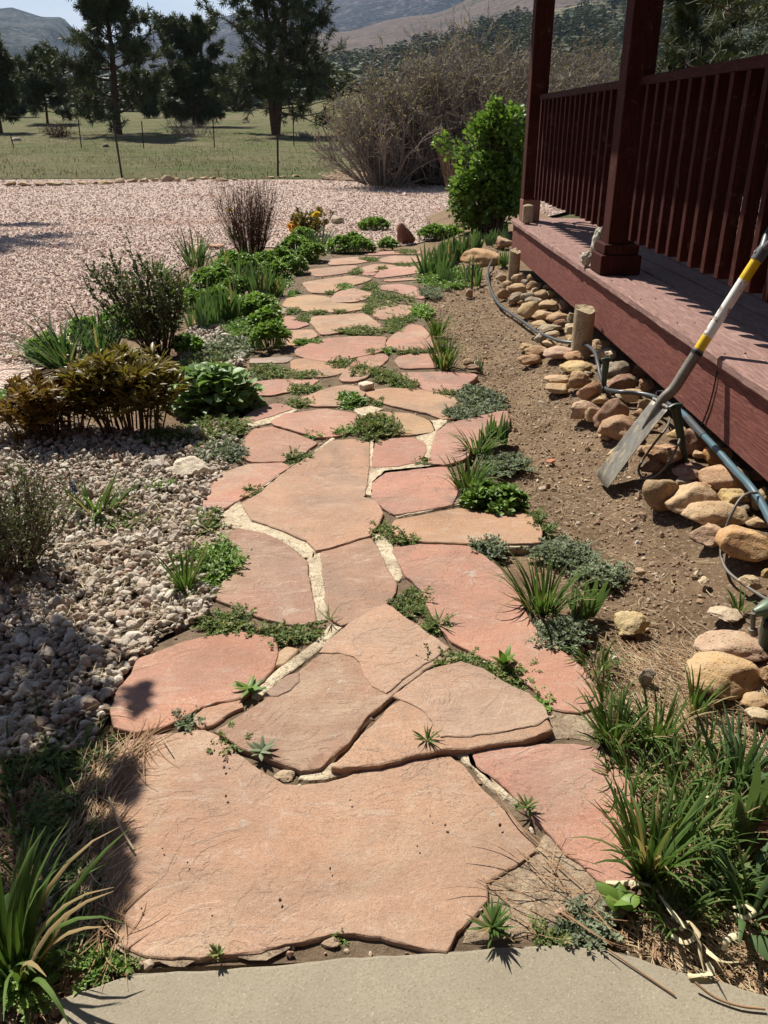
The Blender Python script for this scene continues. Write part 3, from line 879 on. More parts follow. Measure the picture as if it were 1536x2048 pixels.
# crumbs of soil and grit in the bare bed
bare = wpoly(ZN, [(850, 570), (990, 560), (1050, 650), (1250, 900), (1330, 1060), (1420, 1200), (1536, 1400), (1540, 1990), (1330, 1930), (1230, 1890), (1290, 1700), (1200, 1400), (1090, 1090), (1010, 850), (900, 720), (860, 640)])
xy = sample(bare, 9000, rs)
mb = MB()
z = bed_z(xy[:, 0], xy[:, 1])
scatter_stones(mb, np.c_[xy, z + .002], rs.lognormal(math.log(.0034), .62, len(xy)), rs, ICO1, 6)
lw = sample(wpoly(ZN, [(0, 1450), (200, 1470), (215, 1700), (230, 1900), (110, 2010), (0, 2048), (-150, 2048), (-150, 1450)]), 1800, rs)
scatter_stones(mb, np.c_[lw, np.full(len(lw), -.015)], rs.lognormal(math.log(.006), .5, len(lw)), rs, ICO1, 6)
jl = sample(wpoly(ZN, bed_px), 5000, rs)
jl = jl[~np.any([inpoly(jl[:, 0], jl[:, 1], q) for q in slab_polys], axis=0)]
scatter_stones(mb, np.c_[jl, np.full(len(jl), .0005)], rs.lognormal(math.log(.0036), .55, len(jl)), rs, ICO1, 6)
tag(mb.build('soil_crumbs', M['crumb'], smooth_=False), 'loose soil crumbs and grit on the bare bed', 'soil', kind='stuff')
# ------------------------------------------------------------------ porch
def catmull(pts, n=8):
    p = [np.array(q, float) for q in pts]
    p = [2 * p[0] - p[1]] + p + [2 * p[-1] - p[-2]]
    out = []
    for i in range(1, len(p) - 2):
        for k in range(n):
            t = k / n
            a, b, c, d = p[i - 1], p[i], p[i + 1], p[i + 2]
            out.append(.5 * (2 * b + (c - a) * t + (2 * a - 5 * b + 4 * c - d) * t * t + (3 * b - a - 3 * c + d) * t ** 3))
    out.append(p[-2])
    return np.array(out)

def tube(mb, pts, r, sides=8, tint=.5, cap=True):
    pts = np.array(pts, float)
    n = len(pts)
    r = np.broadcast_to(np.asarray(r, float), (n,))
    t = np.gradient(pts, axis=0)
    t /= np.linalg.norm(t, axis=1)[:, None] + 1e-12
    ref = np.array([0, 0, 1.]) if abs(t[0][2]) < .9 else np.array([1., 0, 0])
    x = np.cross(t[0], ref); x /= np.linalg.norm(x)
    X = []
    for i in range(n):
        x = x - t[i] * (x @ t[i]); x /= np.linalg.norm(x) + 1e-12
        X.append(x)
    X = np.array(X)
    Y = np.cross(t, X)
    a = np.arange(sides) / sides * 2 * PI
    V = pts[:, None] + r[:, None, None] * (np.cos(a)[None, :, None] * X[:, None] + np.sin(a)[None, :, None] * Y[:, None])
    i = np.arange(n - 1)[:, None] * sides
    j = np.arange(sides)[None]
    j2 = (j + 1) % sides
    q = np.stack([i + j, i + j2, i + sides + j2, i + sides + j], -1).reshape(-1, 4)
    base = mb.n
    mb.add(V.reshape(-1, 3), q, tint)
    if cap:
        mb.add(V[0], [tuple(range(sides))[::-1]], tint)
        mb.add(V[-1], [tuple(range(sides))], tint)
    return mb

M['screw'] = plain_mat('rusty_screw_head', (.06, .04, .035), .6, .4, .3, .4)
def wood_mat_v(name, a, b, wear):
    m = wood_mat(name, a, b, wear)
    for nd in m.node_tree.nodes:
        if nd.type == 'MAPPING':
            s = nd.inputs['Scale'].default_value
            nd.inputs['Scale'].default_value = (s[0], s[0], s[1])
    return m
M['postp'] = wood_mat_v('dark_red_post_paint', (.060, .0132, .009), (.043, .0095, .0065), (.085, .024, .016))
M['postf'] = wood_mat_v('faded_post_paint', (.30, .14, .11), (.24, .10, .08), (.35, .18, .14))
DZ = CAMH - .724
ox, oy = 1.2, 3.5
porch = thing('porch', 'dark red wooden porch with square posts, baluster railing and thick red brown deck edge', 'porch',
              (ox - YAW * oy, oy, 0), rz=YAW)
def pbox(name, mat, x0, x1, y0, y1, z0, z1, parent=None, bevel=.004):
    return MB().box(x0 - ox, x1 - ox, y0 - oy, y1 - oy, z0, z1).build(name, mat, parent or porch, smooth_=False, bevel=bevel)

def rough_board(x0, x1, y0, y1, z0, z1, seed, worn=0.0):
    """a long board along y whose outer upper arris is worn"""
    ys = np.arange(y0, y1 + .001, .035)
    mb = MB()
    xs, zs = [x0, x0 + .002, x0 + .010, (x0 + x1) / 2, x1 - .004, x1, x1, x0 + .003], \
             [z0 + .006, z1 - .008, z1, z1, z1, z1 - .004, z0, z0]
    rows = []
    for y in ys:
        w = [mnoise.noise((y * 3.1, i * 2.2, seed)) * .5 + mnoise.noise((y * 13, i * 3.3, seed + 4)) * .5 for i in range(3)]
        row = []
        for i, (a, b) in enumerate(zip(xs, zs)):
            if i in (0, 7): row.append((a + worn * w[0], y, b))
            elif i == 1: row.append((a + worn * max(0, w[1]) * 1.2, y, b - worn * max(0, w[2]) * 1.1))
            elif i == 2: row.append((a + worn * abs(w[1]), y, b + .0))
            else: row.append((a, y, b))
        rows.append(row)
    V = np.array(rows).reshape(-1, 3) - np.array([ox, oy, 0])
    k = 8
    q = []
    for r in range(len(ys) - 1):
        for i in range(k):
            j = (i + 1) % k
            q.append((r * k + i, (r + 1) * k + i, (r + 1) * k + j, r * k + j))
    mb.add(V, np.array(q))
    mb.add(V[:k], [tuple(range(k))])
    mb.add(V[-k:], [tuple(range(k))[::-1]])
    return mb

xb = 1.2
i = 0
while xb < 3.55:
    o = rough_board(xb, xb + .140, -.6, 7.52 + random.uniform(-.004, .004), DZ - .038, DZ + random.uniform(-.001, .001), i * 3.7, .011 if i == 0 else .002) \
        .build('decking_board', M['deck'], porch, smooth_=False)
    if i == 0: o['label'] = 'worn outermost deck board with a splintered front edge'
    xb += .1475
    i += 1
pbox('fascia_board', M['fascia'], 1.224, 1.262, -.6, 7.49, DZ - .278, DZ - .040)
pbox('fascia_board', M['fascia'], 1.264, 3.55, 7.452, 7.49, DZ - .278, DZ - .040)
for yy in (1.0, 3.0, 5.0, 7.0):
    pbox('joist', M['railp'], 1.266, 3.5, yy, yy + .038, DZ - .27, DZ - .041)
for yy in np.arange(.35, 7.4, .50):
    mb = MB()
    for xs_ in (1.235, 1.305):
        tube(mb, [(xs_ - ox + random.uniform(-.006, .006), yy - oy + random.uniform(-.012, .012), DZ - .004), (xs_ - ox, yy - oy, DZ + .0012)], [.0042, .0042], 8)
    mb.build('screw', M['screw'], porch, smooth_=False)
ROOFZ = 2.52
def post(yc, faded=None, trim=True):
    o = pbox('post', M['postp'], 1.250, 1.390, yc - .07, yc + .07, DZ + (.02 if trim else .172), ROOFZ - .10, bevel=.006)
    if trim:
        pbox('post_base', M['postp'], 1.2125, 1.4275, yc - .1075, yc + .1075, DZ + .002, DZ + .102, o, .006)
        pbox('post_base', M['postp'], 1.2275, 1.4125, yc - .0925, yc + .0925, DZ + .1025, DZ + .155, o, .006)
    else:
        b = pbox('post_foot', M['postf'], 1.248, 1.392, yc - .072, yc + .072, DZ + .002, DZ + .171, o, .004)
        b['label'] = 'faded unpainted foot of the far post'
    return o
post(4.617)
far_post = post(7.28, trim=False)
rail_t = CAMH + .215
def railing(y0, y1):
    rl = pbox('railing', M['railp'], 1.318, 1.406, y0, y1, rail_t - .040, rail_t, bevel=.005)
    pbox('rail', M['railp'], 1.366, 1.400, y0, y1, rail_t - .130, rail_t - .0405, rl)
    pbox('rail', M['railp'], 1.366, 1.400, y0, y1, DZ + .215, DZ + .285, rl)
    y = y0 + .06
    while y < y1 - .05:
        jy = y + random.uniform(-.005, .005)
        pbox('baluster', M['postp'], 1.316 + random.uniform(0, .003), 1.3655, jy, jy + .038, DZ + .190 + random.uniform(-.003, .003), rail_t - .0405, rl, .002)
        y += .145
railing(-.6, 4.546)
railing(4.688, 7.20)
# railing across the far end
rl = pbox('railing', M['railp'], 1.392, 3.5, 7.236, 7.324, rail_t - .040, rail_t, bevel=.005)
pbox('rail', M['railp'], 1.392, 3.5, 7.27, 7.30, rail_t - .13, rail_t - .0405, rl)
pbox('rail', M['railp'], 1.392, 3.5, 7.27, 7.30, DZ + .215, DZ + .285, rl)
x = 1.47
while x < 3.45:
    pbox('baluster', M['postp'], x, x + .038, 7.301, 7.339, DZ + .19, rail_t - .0405, rl, .002)
    x += .145
# roof that shades the deck
mb = MB()
r0, r1, rs0, rs1 = .66, 3.9, ROOFZ, ROOFZ + .85
v = []
for yy in (-2.2, 7.85):
    v += [(r0 - ox, yy - oy, rs0), (r1 - ox, yy - oy, rs1), (r1 - ox, yy - oy, rs1 + .16), (r0 - ox, yy - oy, rs0 + .16)]
mb.add(v, [(0, 1, 2, 3), (7, 6, 5, 4), (0, 4, 5, 1), (1, 5, 6, 2), (2, 6, 7, 3), (3, 7, 4, 0)])
mb.build('roof', M['railp'], porch, smooth_=False)
hs = thing('house', 'dark red house wall with a door behind the viewer, where the concrete patio begins', 'house', (1.5, -2.6, 0))
MB().box(-5.5, 6.5, -.2, 0, 0, 6.4).build('wall', M['railp'], hs, smooth_=False)  # unseen wall, added to cut sky light on faces turned to the viewer
MB().box(-2.0, -1.05, 0.002, .04, .02, 2.1).build('door', M['fade'], hs, smooth_=False)
pbox('roof_beam', M['railp'], 1.25, 1.39, -2.0, 7.6, ROOFZ - .099, ROOFZ + .13)

# ------------------------------------------------------------------ stones
def rock(label, cx, cy, w, h, col, seed, angular=0.0,  sub=4, cat='rock', group=None, name='rock', tall=None, rz=None, zoff=0.0, sink=.30, on=None, rscale=1.0):
    """cx, cy, w, h: the stone's outline in the photo, in pixels"""
    pc = on if on is not None else PS(cx, cy + .28 * h)
    D = dep(pc)
    w, h = w * rscale, h * rscale
    a = w / 2 / F * D
    dp = math.atan2(CAMH - pc[2], pc[1])
    hv = h / 2 / F * D
    b = min(a * .85, hv * 1.1 / max(.25, math.sin(dp)))
    b = max(b, .45 * a)
    c2 = hv * hv - (b * math.sin(dp)) ** 2
    c = math.sqrt(c2) / math.cos(dp) if c2 > 0 else .3 * a
    c = min(max(c, .34 * min(a, b)), 1.5 * a) if tall is None else tall
    zc = c * (1 - sink * 1.0)
    base = float(soilz(pc[0], pc[1])) if on is None else on[2]
    ctr = P(cx, cy, base + zc + zoff)
    angular = min(1.0, angular + .34)
    v, f = ico(sub)
    rs_ = np.random.default_rng(seed)
    w_ = v.copy()
    for _ in range(int(5 + 10 * angular)):
        d = rs_.normal(size=3); d /= np.linalg.norm(d)
        hh = rs_.uniform(.62 - .1 * angular, .95 - .15 * angular)
        s = w_ @ d
        k = (.75 + .25 * angular)
        w_ -= (np.clip(s - hh, 0, None) * k)[:, None] * d
    o3 = rs_.uniform(0, 50, 3)
    nz = np.array([mnoise.noise((q[0] * 1.3 + o3[0], q[1] * 1.3 + o3[1], q[2] * 1.3 + o3[2])) * .16 +
                   mnoise.noise((q[0] * 4 + o3[0], q[1] * 4 + o3[1], q[2] * 4 + o3[2])) * (.05 + .06 * angular) for q in v])
    w_ = w_ * (1 + nz)[:, None]
    w_ /= np.abs(w_).max(0)
    th = rs_.uniform(-.5, .5) if rz is None else rz
    if rz is not None:
        # turned in plan: fit the tilted outline
        pass
    w_ = w_ * np.array([a, b, c])
    w_[:, 2] = np.where(w_[:, 2] < 0, w_[:, 2] * .6, w_[:, 2])
    if rz is not None:
        cth, sth = math.cos(th), math.sin(th)
        w_ = np.stack([w_[:, 0] * cth - w_[:, 1] * sth, w_[:, 0] * sth + w_[:, 1] * cth, w_[:, 2]], 1)
    low = w_[:, 2].min()
    w_[:, 2] -= low
    o = MB().add(w_, np.array(f)).build(name, M['rock'], loc=(ctr[0], ctr[1], base + zoff - sink * .62 * w_[:, 2].max()), smooth_=True)
    j = random.uniform(.9, 1.1)
    o.color = (min(1, col[0] * j), min(1, col[1] * j * random.uniform(.96, 1.03)), min(1, col[2] * j * random.uniform(.92, 1.05)), 1)
    return tag(o, label, cat, group)

T, O_, G_, B_, PI_, W_, YE = (.47, .335, .195), (.41, .245, .14), (.31, .265, .205), (.24, .135, .095), (.47, .32, .24), (.54, .44, .30), (.52, .38, .17)
GR = 'cobbles heaped along the porch'
RK = [
 (140, 395, 60, 60, W_, .8, 'pale knobbly stone at the far end of the cobble heap, left of the other stones'),
 (230, 400, 75, 55, T, .2, None), (285, 405, 50, 50, T, .3, None), (165, 435, 60, 40, T, .2, None), (230, 450, 90, 50, T, .1, None),
 (295, 440, 60, 55, T, .3, None), (155, 485, 66, 58, O_, .3, None), (220, 502, 66, 52, G_, .2, None), (285, 500, 84, 60, G_, .4, None),
 (350, 490, 72, 60, T, .3, None), (400, 490, 62, 52, T, .2, None), (285, 562, 112, 92, T, .2, None), (305, 520, 80, 40, G_, .1, None),
 (385, 540, 92, 60, T, .2, None), (350, 592, 104, 72, T, .3, None), (470, 545, 60, 60, B_, .3, None),
 (440, 605, 112, 66, O_, .1, 'smooth orange cobble left of the pale upright stone and the near concrete footing'),
 (345, 640, 82, 36, T, .1, 'thin flat tan stone beside the black pipe at the middle of the cobble heap'),
 (440, 640, 72, 50, B_, .6, 'small dark red angular stone beside the pale upright one'),
 (510, 610, 62, 92, W_, .5, 'pale upright stone left of the near concrete footing'),
 (520, 668, 84, 84, W_, .2, 'round pale cobble against the left side of the near concrete footing'),
 (400, 662, 112, 30, G_, .1, 'flat grey slab shaped stone beside the pipe, in front of the near footing'),
 (505, 722, 74, 50, T, .1, 'small tan cobble at the foot of the near concrete footing'),
 (345, 715, 62, 56, G_, .3, 'greenish grey cobble outside the bend of the pipe'),
 (402, 698, 84, 40, W_, .1, 'whitish flat cobble between the pipe and the near footing'),
 (400, 746, 104, 32, T, .1, 'thin tan stone lying under the pipe'),
 (265, 765, 70, 40, T, .2, 'small tan stone at the left tip of the cobble group beside the bare soil'),
 (325, 780, 114, 58, O_, .1, 'smooth orange brown cobble next to the purplish brown one'),
 (292, 826, 118, 64, O_, .1, 'reddish orange cobble lying apart on the bare soil'),
 (455, 786, 164, 70, PI_, .1, 'long purplish brown cobble below the pipe'),
 (522, 812, 92, 62, O_, .4, 'rusty pointed stone right of the long purplish cobble'),
 (545, 862, 164, 78, YE, .5, 'yellowish tilted slab left of the upright pipe stake'),
 (555, 925, 124, 92, O_, .8, 'cracked orange angular stone left of the pipe stake'),
 (430, 932, 114, 50, T, .2, 'thin tan leaf shaped stone reaching into the bare soil'),
 (432, 976, 144, 58, T, .2, 'long tan stone lying nearest the bare soil, left of the pipe stake'),
 (602, 990, 112, 104, O_, .2, 'orange brown cobble behind the thin black wires'),
 (656, 750, 88, 60, T, .2, 'tan cobble right of the near concrete footing'),
 (692, 802, 108, 72, W_, .5, 'cream rough stone below the deck edge right of the near footing'),
 (735, 872, 144, 120, G_, .1, 'smooth grey tan cobble under the deck edge'),
 (770, 945, 126, 102, B_, .1, 'grey brown oval cobble standing on edge right of the pipe stake'),
 (820, 1012, 104, 84, T, .3, None),
 (712, 1085, 168, 178, B_, .3, 'tall dark red brown boulder right below the pipe stake'),
 (572, 1080, 144, 110, PI_, .5, 'pinkish orange pointed stone left of the tall dark boulder'),
 (615, 1112, 84, 84, T, .3, 'small tan stone tucked against the tall dark boulder'),
 (785, 1172, 208, 144, O_, .4, 'wedge shaped orange boulder with a pink top left of the shovel blade'),
 (830, 1240, 104, 66, T, .2, 'tan cobble half hidden behind the shovel blade'),
 (742, 1320, 82, 80, T, .2, 'small tan cobble left of the shovel blade'),
 (890, 1060, 84, 56, T, .7, None), (965, 1075, 70, 44, W_, .5, None),
 (1070, 1205, 110, 84, YE, .4, 'yellowish stone behind the leaning pipe stake'),
 (985, 1312, 176, 130, O_, .4, 'dark orange rock inside the loop of thin tubing'),
 (930, 1385, 116, 78, B_, .6, 'dark reddish rock under the loop of thin tubing'),
 (975, 1508, 160, 205, (.36, .25, .13), .0, 'smooth olive brown cobble right of the shovel tip'),
 (1150, 1540, 238, 172, T, .1, 'big rounded tan cobble with a rough face right of the olive one'),
 (1145, 1412, 176, 74, B_, .2, 'dark brown flat rock at the foot of the leaning pipe stake'),
 (1310, 1440, 226, 132, O_, .1, 'smooth orange brown cobble under the teal section of pipe'),
 (1270, 1332, 114, 108, (.50, .26, .09), .4, 'bright orange stone below the deck edge beside the pipe'),
 (1352, 1545, 144, 96, YE, .6, 'small yellow angular stone beside the thin grey tube'),
 (1255, 1632, 284, 142, T, .1, 'broad low tan boulder, half sunk in the soil'),
 (1232, 1730, 164, 112, PI_, .8, 'rough pinkish white stone leaning on the broad low boulder'),
 (1420, 1772, 240, 184, (.52, .32, .14), .1, 'big orange tan boulder with a dark red vein beside the thin grey tube'),
 (1150, 1240, 156, 150, B_, .2, 'dark shaded boulder behind the leaning pipe stake'),
 (1495, 1550, 104, 124, (.36, .25, .13), .1, 'olive cobble in the shade behind the pipe at the right border'),
 (860, 880, 80, 110, B_, .3, None), (900, 960, 70, 70, O_, .3, None),
]
for i, (a, b, w, h, col, ang, lab) in enumerate(RK):
    x, y = px(ZG, a, b)
    far = b < 620
    rock(lab or ('small tan or grey cobble in the far part of the heap beside the porch' if far else 'rough small stone in the shade under the deck edge'),
         x, y, w / ZG[2], h / ZG[2], col, 100 + i, ang, 3 if far else 4,
         group=(GR if lab else ('far cobbles' if far else 'shaded stones under the deck')), name='cobble', rscale=1.2 if b < 900 else 1.26)
# more of the heap, packed in the shade between the others
fill2 = [(690, 1235, 90), (900, 1175, 110), (1060, 1330, 100), (1210, 1490, 110), (1090, 1470, 100), (1215, 1270, 120), (1400, 1500, 90), (1450, 1440, 110), (650, 1040, 90), (765, 1030, 90), (860, 1110, 90), (700, 960, 90), (650, 870, 80), (600, 790, 70), (1340, 1640, 110), (1400, 1610, 100), (1180, 1330, 110), (1110, 1290, 110), (820, 930, 90), (930, 1130, 100), (1330, 1380, 120), (580, 900, 70), (490, 870, 80), (470, 930, 70), (1480, 1680, 130), (880, 1300, 90)]
for i, (a, b, w) in enumerate(fill2):
    x, y = px(ZG, a, b)
    rock('rough tan or brown cobble filling a gap in the heap between the larger cobbles', x, y, w / ZG[2] * random.uniform(.9, 1.2), w * .62 / ZG[2], random.choice([T, O_, B_, G_, T, W_]), 340 + i, random.uniform(.2, .7), 3, group='filling cobbles', name='cobble', zoff=-.008)
fill = [(320, 470), (185, 465), (255, 530), (330, 560), (245, 470), (420, 560), (265, 425), (380, 450), (335, 440), (200, 520), (430, 525), (360, 545)]
for i, (a, b) in enumerate(fill):
    x, y = px(ZG, a, b)
    rock('small tan or grey cobble in the far part of the heap beside the porch', x, y, random.uniform(16, 24), random.uniform(13, 18),
         random.choice([T, G_, O_, W_]), 300 + i, .3, 3, group='far cobbles', name='cobble', zoff=-.012, rscale=1.15)
RH = [
 (750, 978, 212, 152, (.50, .39, .20), .9, 'yellow brick shaped stone alone on the soil right of the path', 'stone'),
 (1330, 1110, 390, 140, PI_, .2, 'long pinkish boulder behind the largest tan one at the right border', 'boulder'),
 (1300, 1262, 410, 262, (.50, .34, .175), .05, 'largest tan boulder, egg shaped, at the right border', 'boulder'),
 (1545, 1272, 90, 200, O_, .2, 'orange boulder cut off by the right border', 'boulder'),
 (1475, 1432, 176, 84, (.42, .27, .15), .1, 'flat brown stone below the largest tan boulder', 'stone'),
 (1490, 1512, 156, 104, W_, .3, 'pale cream stone behind the tall iris leaves at the right border', 'stone'),
 (842, 1280, 92, 204, G_, .3, 'long grey stone lying end on in the soil', 'stone'),
 (1440, 752, 124, 92, (.52, .42, .28), .8, 'crumbly pale stone between the thin tube and the right border', 'stone'),
 (1295, 932, 184, 84, (.50, .40, .28), .8, 'flat crumbly pale stone left of the green valve', 'stone'),
 (1530, 702, 66, 66, YE, .6, 'small yellow stone at the right border above the green valve', 'stone'),
 (1175, 742, 64, 44, W_, .7, 'tiny cream stone in the soil left of the crumbly pale one', 'stone'),
 (805, 692, 60, 54, PI_, .6, 'tiny pinkish stone in the middle of the bare soil', 'stone'),
 (790, 526, 32, 26, (.62, .55, .45), .5, 'tiny white stone on the bare soil below the olive cobble', 'stone'),
 (765, 405, 34, 22, PI_, .5, 'tiny pink stone on the bare soil near the shovel tip', 'stone'),
 (655, 1185, 46, 30, (.62, .55, .45), .6, 'tiny white stone beside the long grey stone', 'stone'),
 (295, 58, 52, 28, (.55, .17, .09), .9, 'bright red stone chip on the bare soil left of the shovel blade', 'stone'),
 (800, 1560, 90, 120, (.50, .44, .36), .6, 'pale grey stone half hidden in the large grass tuft at the right', 'stone'),
]
for i, (a, b, w, h, col, ang, lab, cat) in enumerate(RH):
    x, y = px(ZH, a, b)
    rock(lab, x, y, w / ZH[2], h / ZH[2], col, 400 + i, ang, 4, cat=cat, name=cat, sink=.26, rscale=1.1)
RN = [
 (389, 927, 88, 56, (.66, .59, .47), 1.0, 'white and cream boulder on the gravel beside the path', 'boulder'),
 (808, 461, 44, 58, (.20, .075, .055), .9, 'dark red upright boulder at the far end of the path', 'boulder'),
 (972, 512, 112, 50, (.50, .30, .15), .3, 'big flat tan sandstone beside the iris clumps', 'boulder'),
 (926, 498, 38, 16, (.40, .27, .17), .3, 'low brown stone left of the big flat sandstone', 'stone'),
 (1008, 482, 44, 30, (.42, .26, .19), .8, 'pinkish block stone below the far deck corner', 'stone'),
 (675, 438, 26, 18, (.40, .34, .25), .1, 'round grey stone where the path meets the drive', 'stone'),
 (435, 490, 40, 12, (.55, .32, .20), .9, 'flat orange stone beside the twiggy bush', 'stone'),
 (413, 970, 20, 14, (.60, .54, .44), .6, 'white pebble below the white boulder', 'stone'),
 (400, 988, 38, 20, (.36, .29, .22), .6, 'brown flat stone on the gravel edge below the white boulder', 'stone'),
 (438, 946, 36, 14, (.40, .33, .25), .6, 'flat grey brown stone touching the white boulder', 'stone'),
 (937, 721, 24, 20, (.44, .32, .19), .3, 'small tan stone on the right edge of the path beside an iris leaf', 'stone'),
 (950, 733, 40, 16, (.24, .15, .11), .5, 'small dark brown stone on the right edge of the path', 'stone'),
 (938, 584, 16, 24, (.44, .30, .18), .6, 'small upright tan stone beside the grey stake', 'stone'),
 (871, 588, 20, 8, (.30, .22, .15), .5, 'small flat brown stone in the soil near the far iris clumps', 'stone'),
 (1121, 1822, 20, 24, (.55, .32, .27), .9, 'small square pink stone beside the fine leaved weed', 'stone'),
 (570, 1548, 46, 28, (.42, .31, .22), .7, 'brown broken mortar lump below the grey leaved rosette', 'stone'),
 (601, 1573, 17, 15, (.50, .42, .32), .7, 'little mortar crumb on top of the largest flagstone', 'stone'),
 (660, 1884, 40, 22, (.33, .24, .17), .7, 'wedge of broken stone under the front edge of the largest flagstone', 'stone'),
 (580, 1907, 17, 16, (.28, .18, .13), .7, 'small dark stone left of the broken wedge at the concrete patio', 'stone'),
 (882, 1498, 32, 24, (.50, .42, .31), .9, 'tilted mortar chip beside the spiky grass tuft', 'stone'),
 (30, 975, 18, 24, (.44, .30, .18), .4, 'small tan stone under the fine twigged shrub', 'stone'),
 (35, 1180, 34, 34, (.48, .36, .22), .4, 'tan stone at the left border on the gravel', 'stone'),
 (170, 1180, 22, 22, (.22, .13, .09), .7, 'dark red stone among the white gravel', 'stone'),
 (240, 1150, 34, 20, (.52, .45, .33), .5, 'flat cream stone larger than the gravel around it', 'stone'),
 (1522, 1640, 40, 60, (.42, .32, .28), .4, 'greyish purple stone at the right border beside the iris leaves', 'stone'),
]
for i, (x, y, w, h, col, ang, lab, cat) in enumerate(RN):
    onp = None
    sk = .55 if 'sandstone' in lab else .25
    rock(lab, x, y, w, h, col, 500 + i, ang, 4, cat=cat, name=cat, sink=sk)
# white stone lying on the path
o = stone_slab('stone', [np.array(P(*px(ZA, a, b), .03)) for a, b in [(606, 1074), (650, 1062), (690, 1078), (684, 1092), (640, 1100), (612, 1090)]], .034, .03, M['rock'], .008, .001, 33., inset=.004, tilt=(.05, -.1))
o.color = (.66, .56, .43, 1)
tag(o, 'small flat white stone lying on the path against the long dark weed', 'stone')

# stones along the far edge of the drive, and scattered on the meadow
ES = [(45, 800, 60, 38), (110, 805, 65, 25), (170, 803, 60, 27), (240, 803, 80, 20), (305, 803, 50, 18), (360, 800, 60, 15), (465, 797, 80, 20), (525, 790, 50, 28),
      (580, 790, 50, 20), (630, 788, 45, 25), (680, 788, 40, 20), (735, 780, 65, 38), (780, 785, 30, 25), (835, 784, 50, 25), (895, 780, 40, 15), (935, 778, 30, 15),
      (975, 785, 60, 22), (1030, 785, 30, 15), (1300, 770, 40, 16), (1240, 775, 40, 12), (1190, 776, 35, 12), (415, 800, 40, 16)]
for i, (a, b, w, h) in enumerate(ES):
    x, y = a / 2.194, b / 2.194
    pb = P(x, y + .3 * h / 2.194, 0.0)
    lab = {0: 'stacked tan stone at the left end of the drive edging', 11: 'largest orange tan stone of the drive edging', 4: 'palest, whitish stone of the drive edging',
           7: 'tan pointed stone of the drive edging at the foot of the left fence post'}.get(i, 'tan stone in the row edging the far side of the drive')
    rock(lab, x, y, w / 2.194, h / 2.194, (.52, .46, .36) if i == 4 else random.choice([(.42, .28, .17), (.36, .25, .16), (.46, .33, .20)]), 700 + i, .6, 3, group='stones edging the drive', name='stone', cat='stone', on=pb)
MS = [(75, 620, 46, 20, 'pale boulder at the left border of the meadow'), (465, 640, 30, 22, 'dark lump of rock on the meadow right of the left fence post'), (560, 602, 46, 14, 'pale flat rock below the second pine'),
      (828, 618, 44, 20, 'whitish rock in the middle of the meadow'), (215, 590, 32, 10, 'low pale rock on the meadow at the left'), (1085, 567, 30, 9, 'small pale rock left of the right pine'), (1415, 578, 26, 12, 'dark rock right of the right pine')]
for i, (a, b, w, h, lab) in enumerate(MS):
    x, y = a / 2.194, b / 2.194
    Y = float(np.interp(y, [250, 270, 290, 355], [90, 55, 45, 23]))
    pb = at(x, y + 2, Y)
    pb[2] = float(ground_z(np.array([pb[0]]), np.array([pb[1]]))[0])
    D = dep(pb)
    rr = MB()
    v, f = ico(3)
    nz = np.array([mnoise.noise((q[0] * 1.7 + i * 9, q[1] * 1.7, q[2] * 1.7)) for q in v])
    v = v * (1 + .25 * nz)[:, None] * np.array([w / 2.194 / 2 / F * D, w / 2.194 / 2 / F * D * .8, h / 2.194 / F * D * .6])
    o = rr.add(v, np.array(f)).build('rock', M['rock'], loc=(pb[0], pb[1], pb[2] + .02))
    dark = 'dark' in lab
    o.color = (.14, .11, .09, 1) if dark else (.40, .35, .28, 1)
    tag(o, lab, 'rock', 'rocks on the meadow')

# ------------------------------------------------------------------ tubes and pipes
M['pipe'] = plain_mat('dark_poly_pipe', (.055, .062, .068), .38, .5, 0, .3)
M['teal'] = plain_mat('teal_poly_pipe', (.07, .13, .16), .30, .6, 0, .2)
M['tubing'] = plain_mat('grey_drip_tubing', (.15, .135, .115), .5, .4, 0, .3)
M['black'] = plain_mat('black_wire', (.012, .012, .012), .5, .4, 0, .2)
M['green'] = plain_mat('dark_green_plastic', (.028, .052, .036), .42, .45, 0, .4)
M['valve'] = plain_mat('grey_green_plastic', (.12, .17, .11), .45, .45, 0, .3)

pipe = thing('irrigation_pipe', 'dark irrigation pipe snaking through the cobbles below the porch', 'pipe', PS(*px(ZG, 400, 715)))
po = np.array(pipe.location)
p1 = [(118, 268, .02), (92, 312, .03), (72, 355, .03), (68, 400, .02), (80, 460, .02), (120, 540, .02), (195, 600, .02), (262, 645, .02), (322, 690, .035), (385, 718, .045), (455, 742, .05), (540, 750, .05), (592, 766, .06), (628, 800, .06), (642, 850, .05), (660, 930, .02), (692, 996, .03)]
pw = catmull([PS(*px(ZG, a, b), dz) - po for a, b, dz in p1], 8)
tube(MB(), pw, .0095, 10).build('dark_section', M['pipe'], pipe) if False else None
mb = MB(); tube(mb, pw, .0095, 10); mb.build('pipe_section', M['pipe'], pipe)
p2 = [(692, 996, .03), (760, 1006, .05), (860, 1014, .05), (940, 1032, .06), (1000, 1062, .08), (1060, 1100, .09)]
mb = MB(); tube(mb, catmull([PS(*px(ZG, a, b), dz) - po for a, b, dz in p2], 8), .010, 10); o = mb.build('pipe_section', M['pipe'], pipe)
p3 = [(1060, 1100, .09), (1100, 1128, .09), (1170, 1206, .09), (1260, 1300, .09), (1350, 1402, .08), (1432, 1490, .08), (1490, 1570, .07), (1540, 1660, .06), (1590, 1760, .05)]
p3w = catmull([PS(*px(ZG, a, b), dz) - po for a, b, dz in p3], 8)
mb = MB(); tube(mb, p3w, .0125, 12); o = mb.build('pipe_section', M['teal'], pipe); o['label'] = 'thicker shiny teal pipe section'
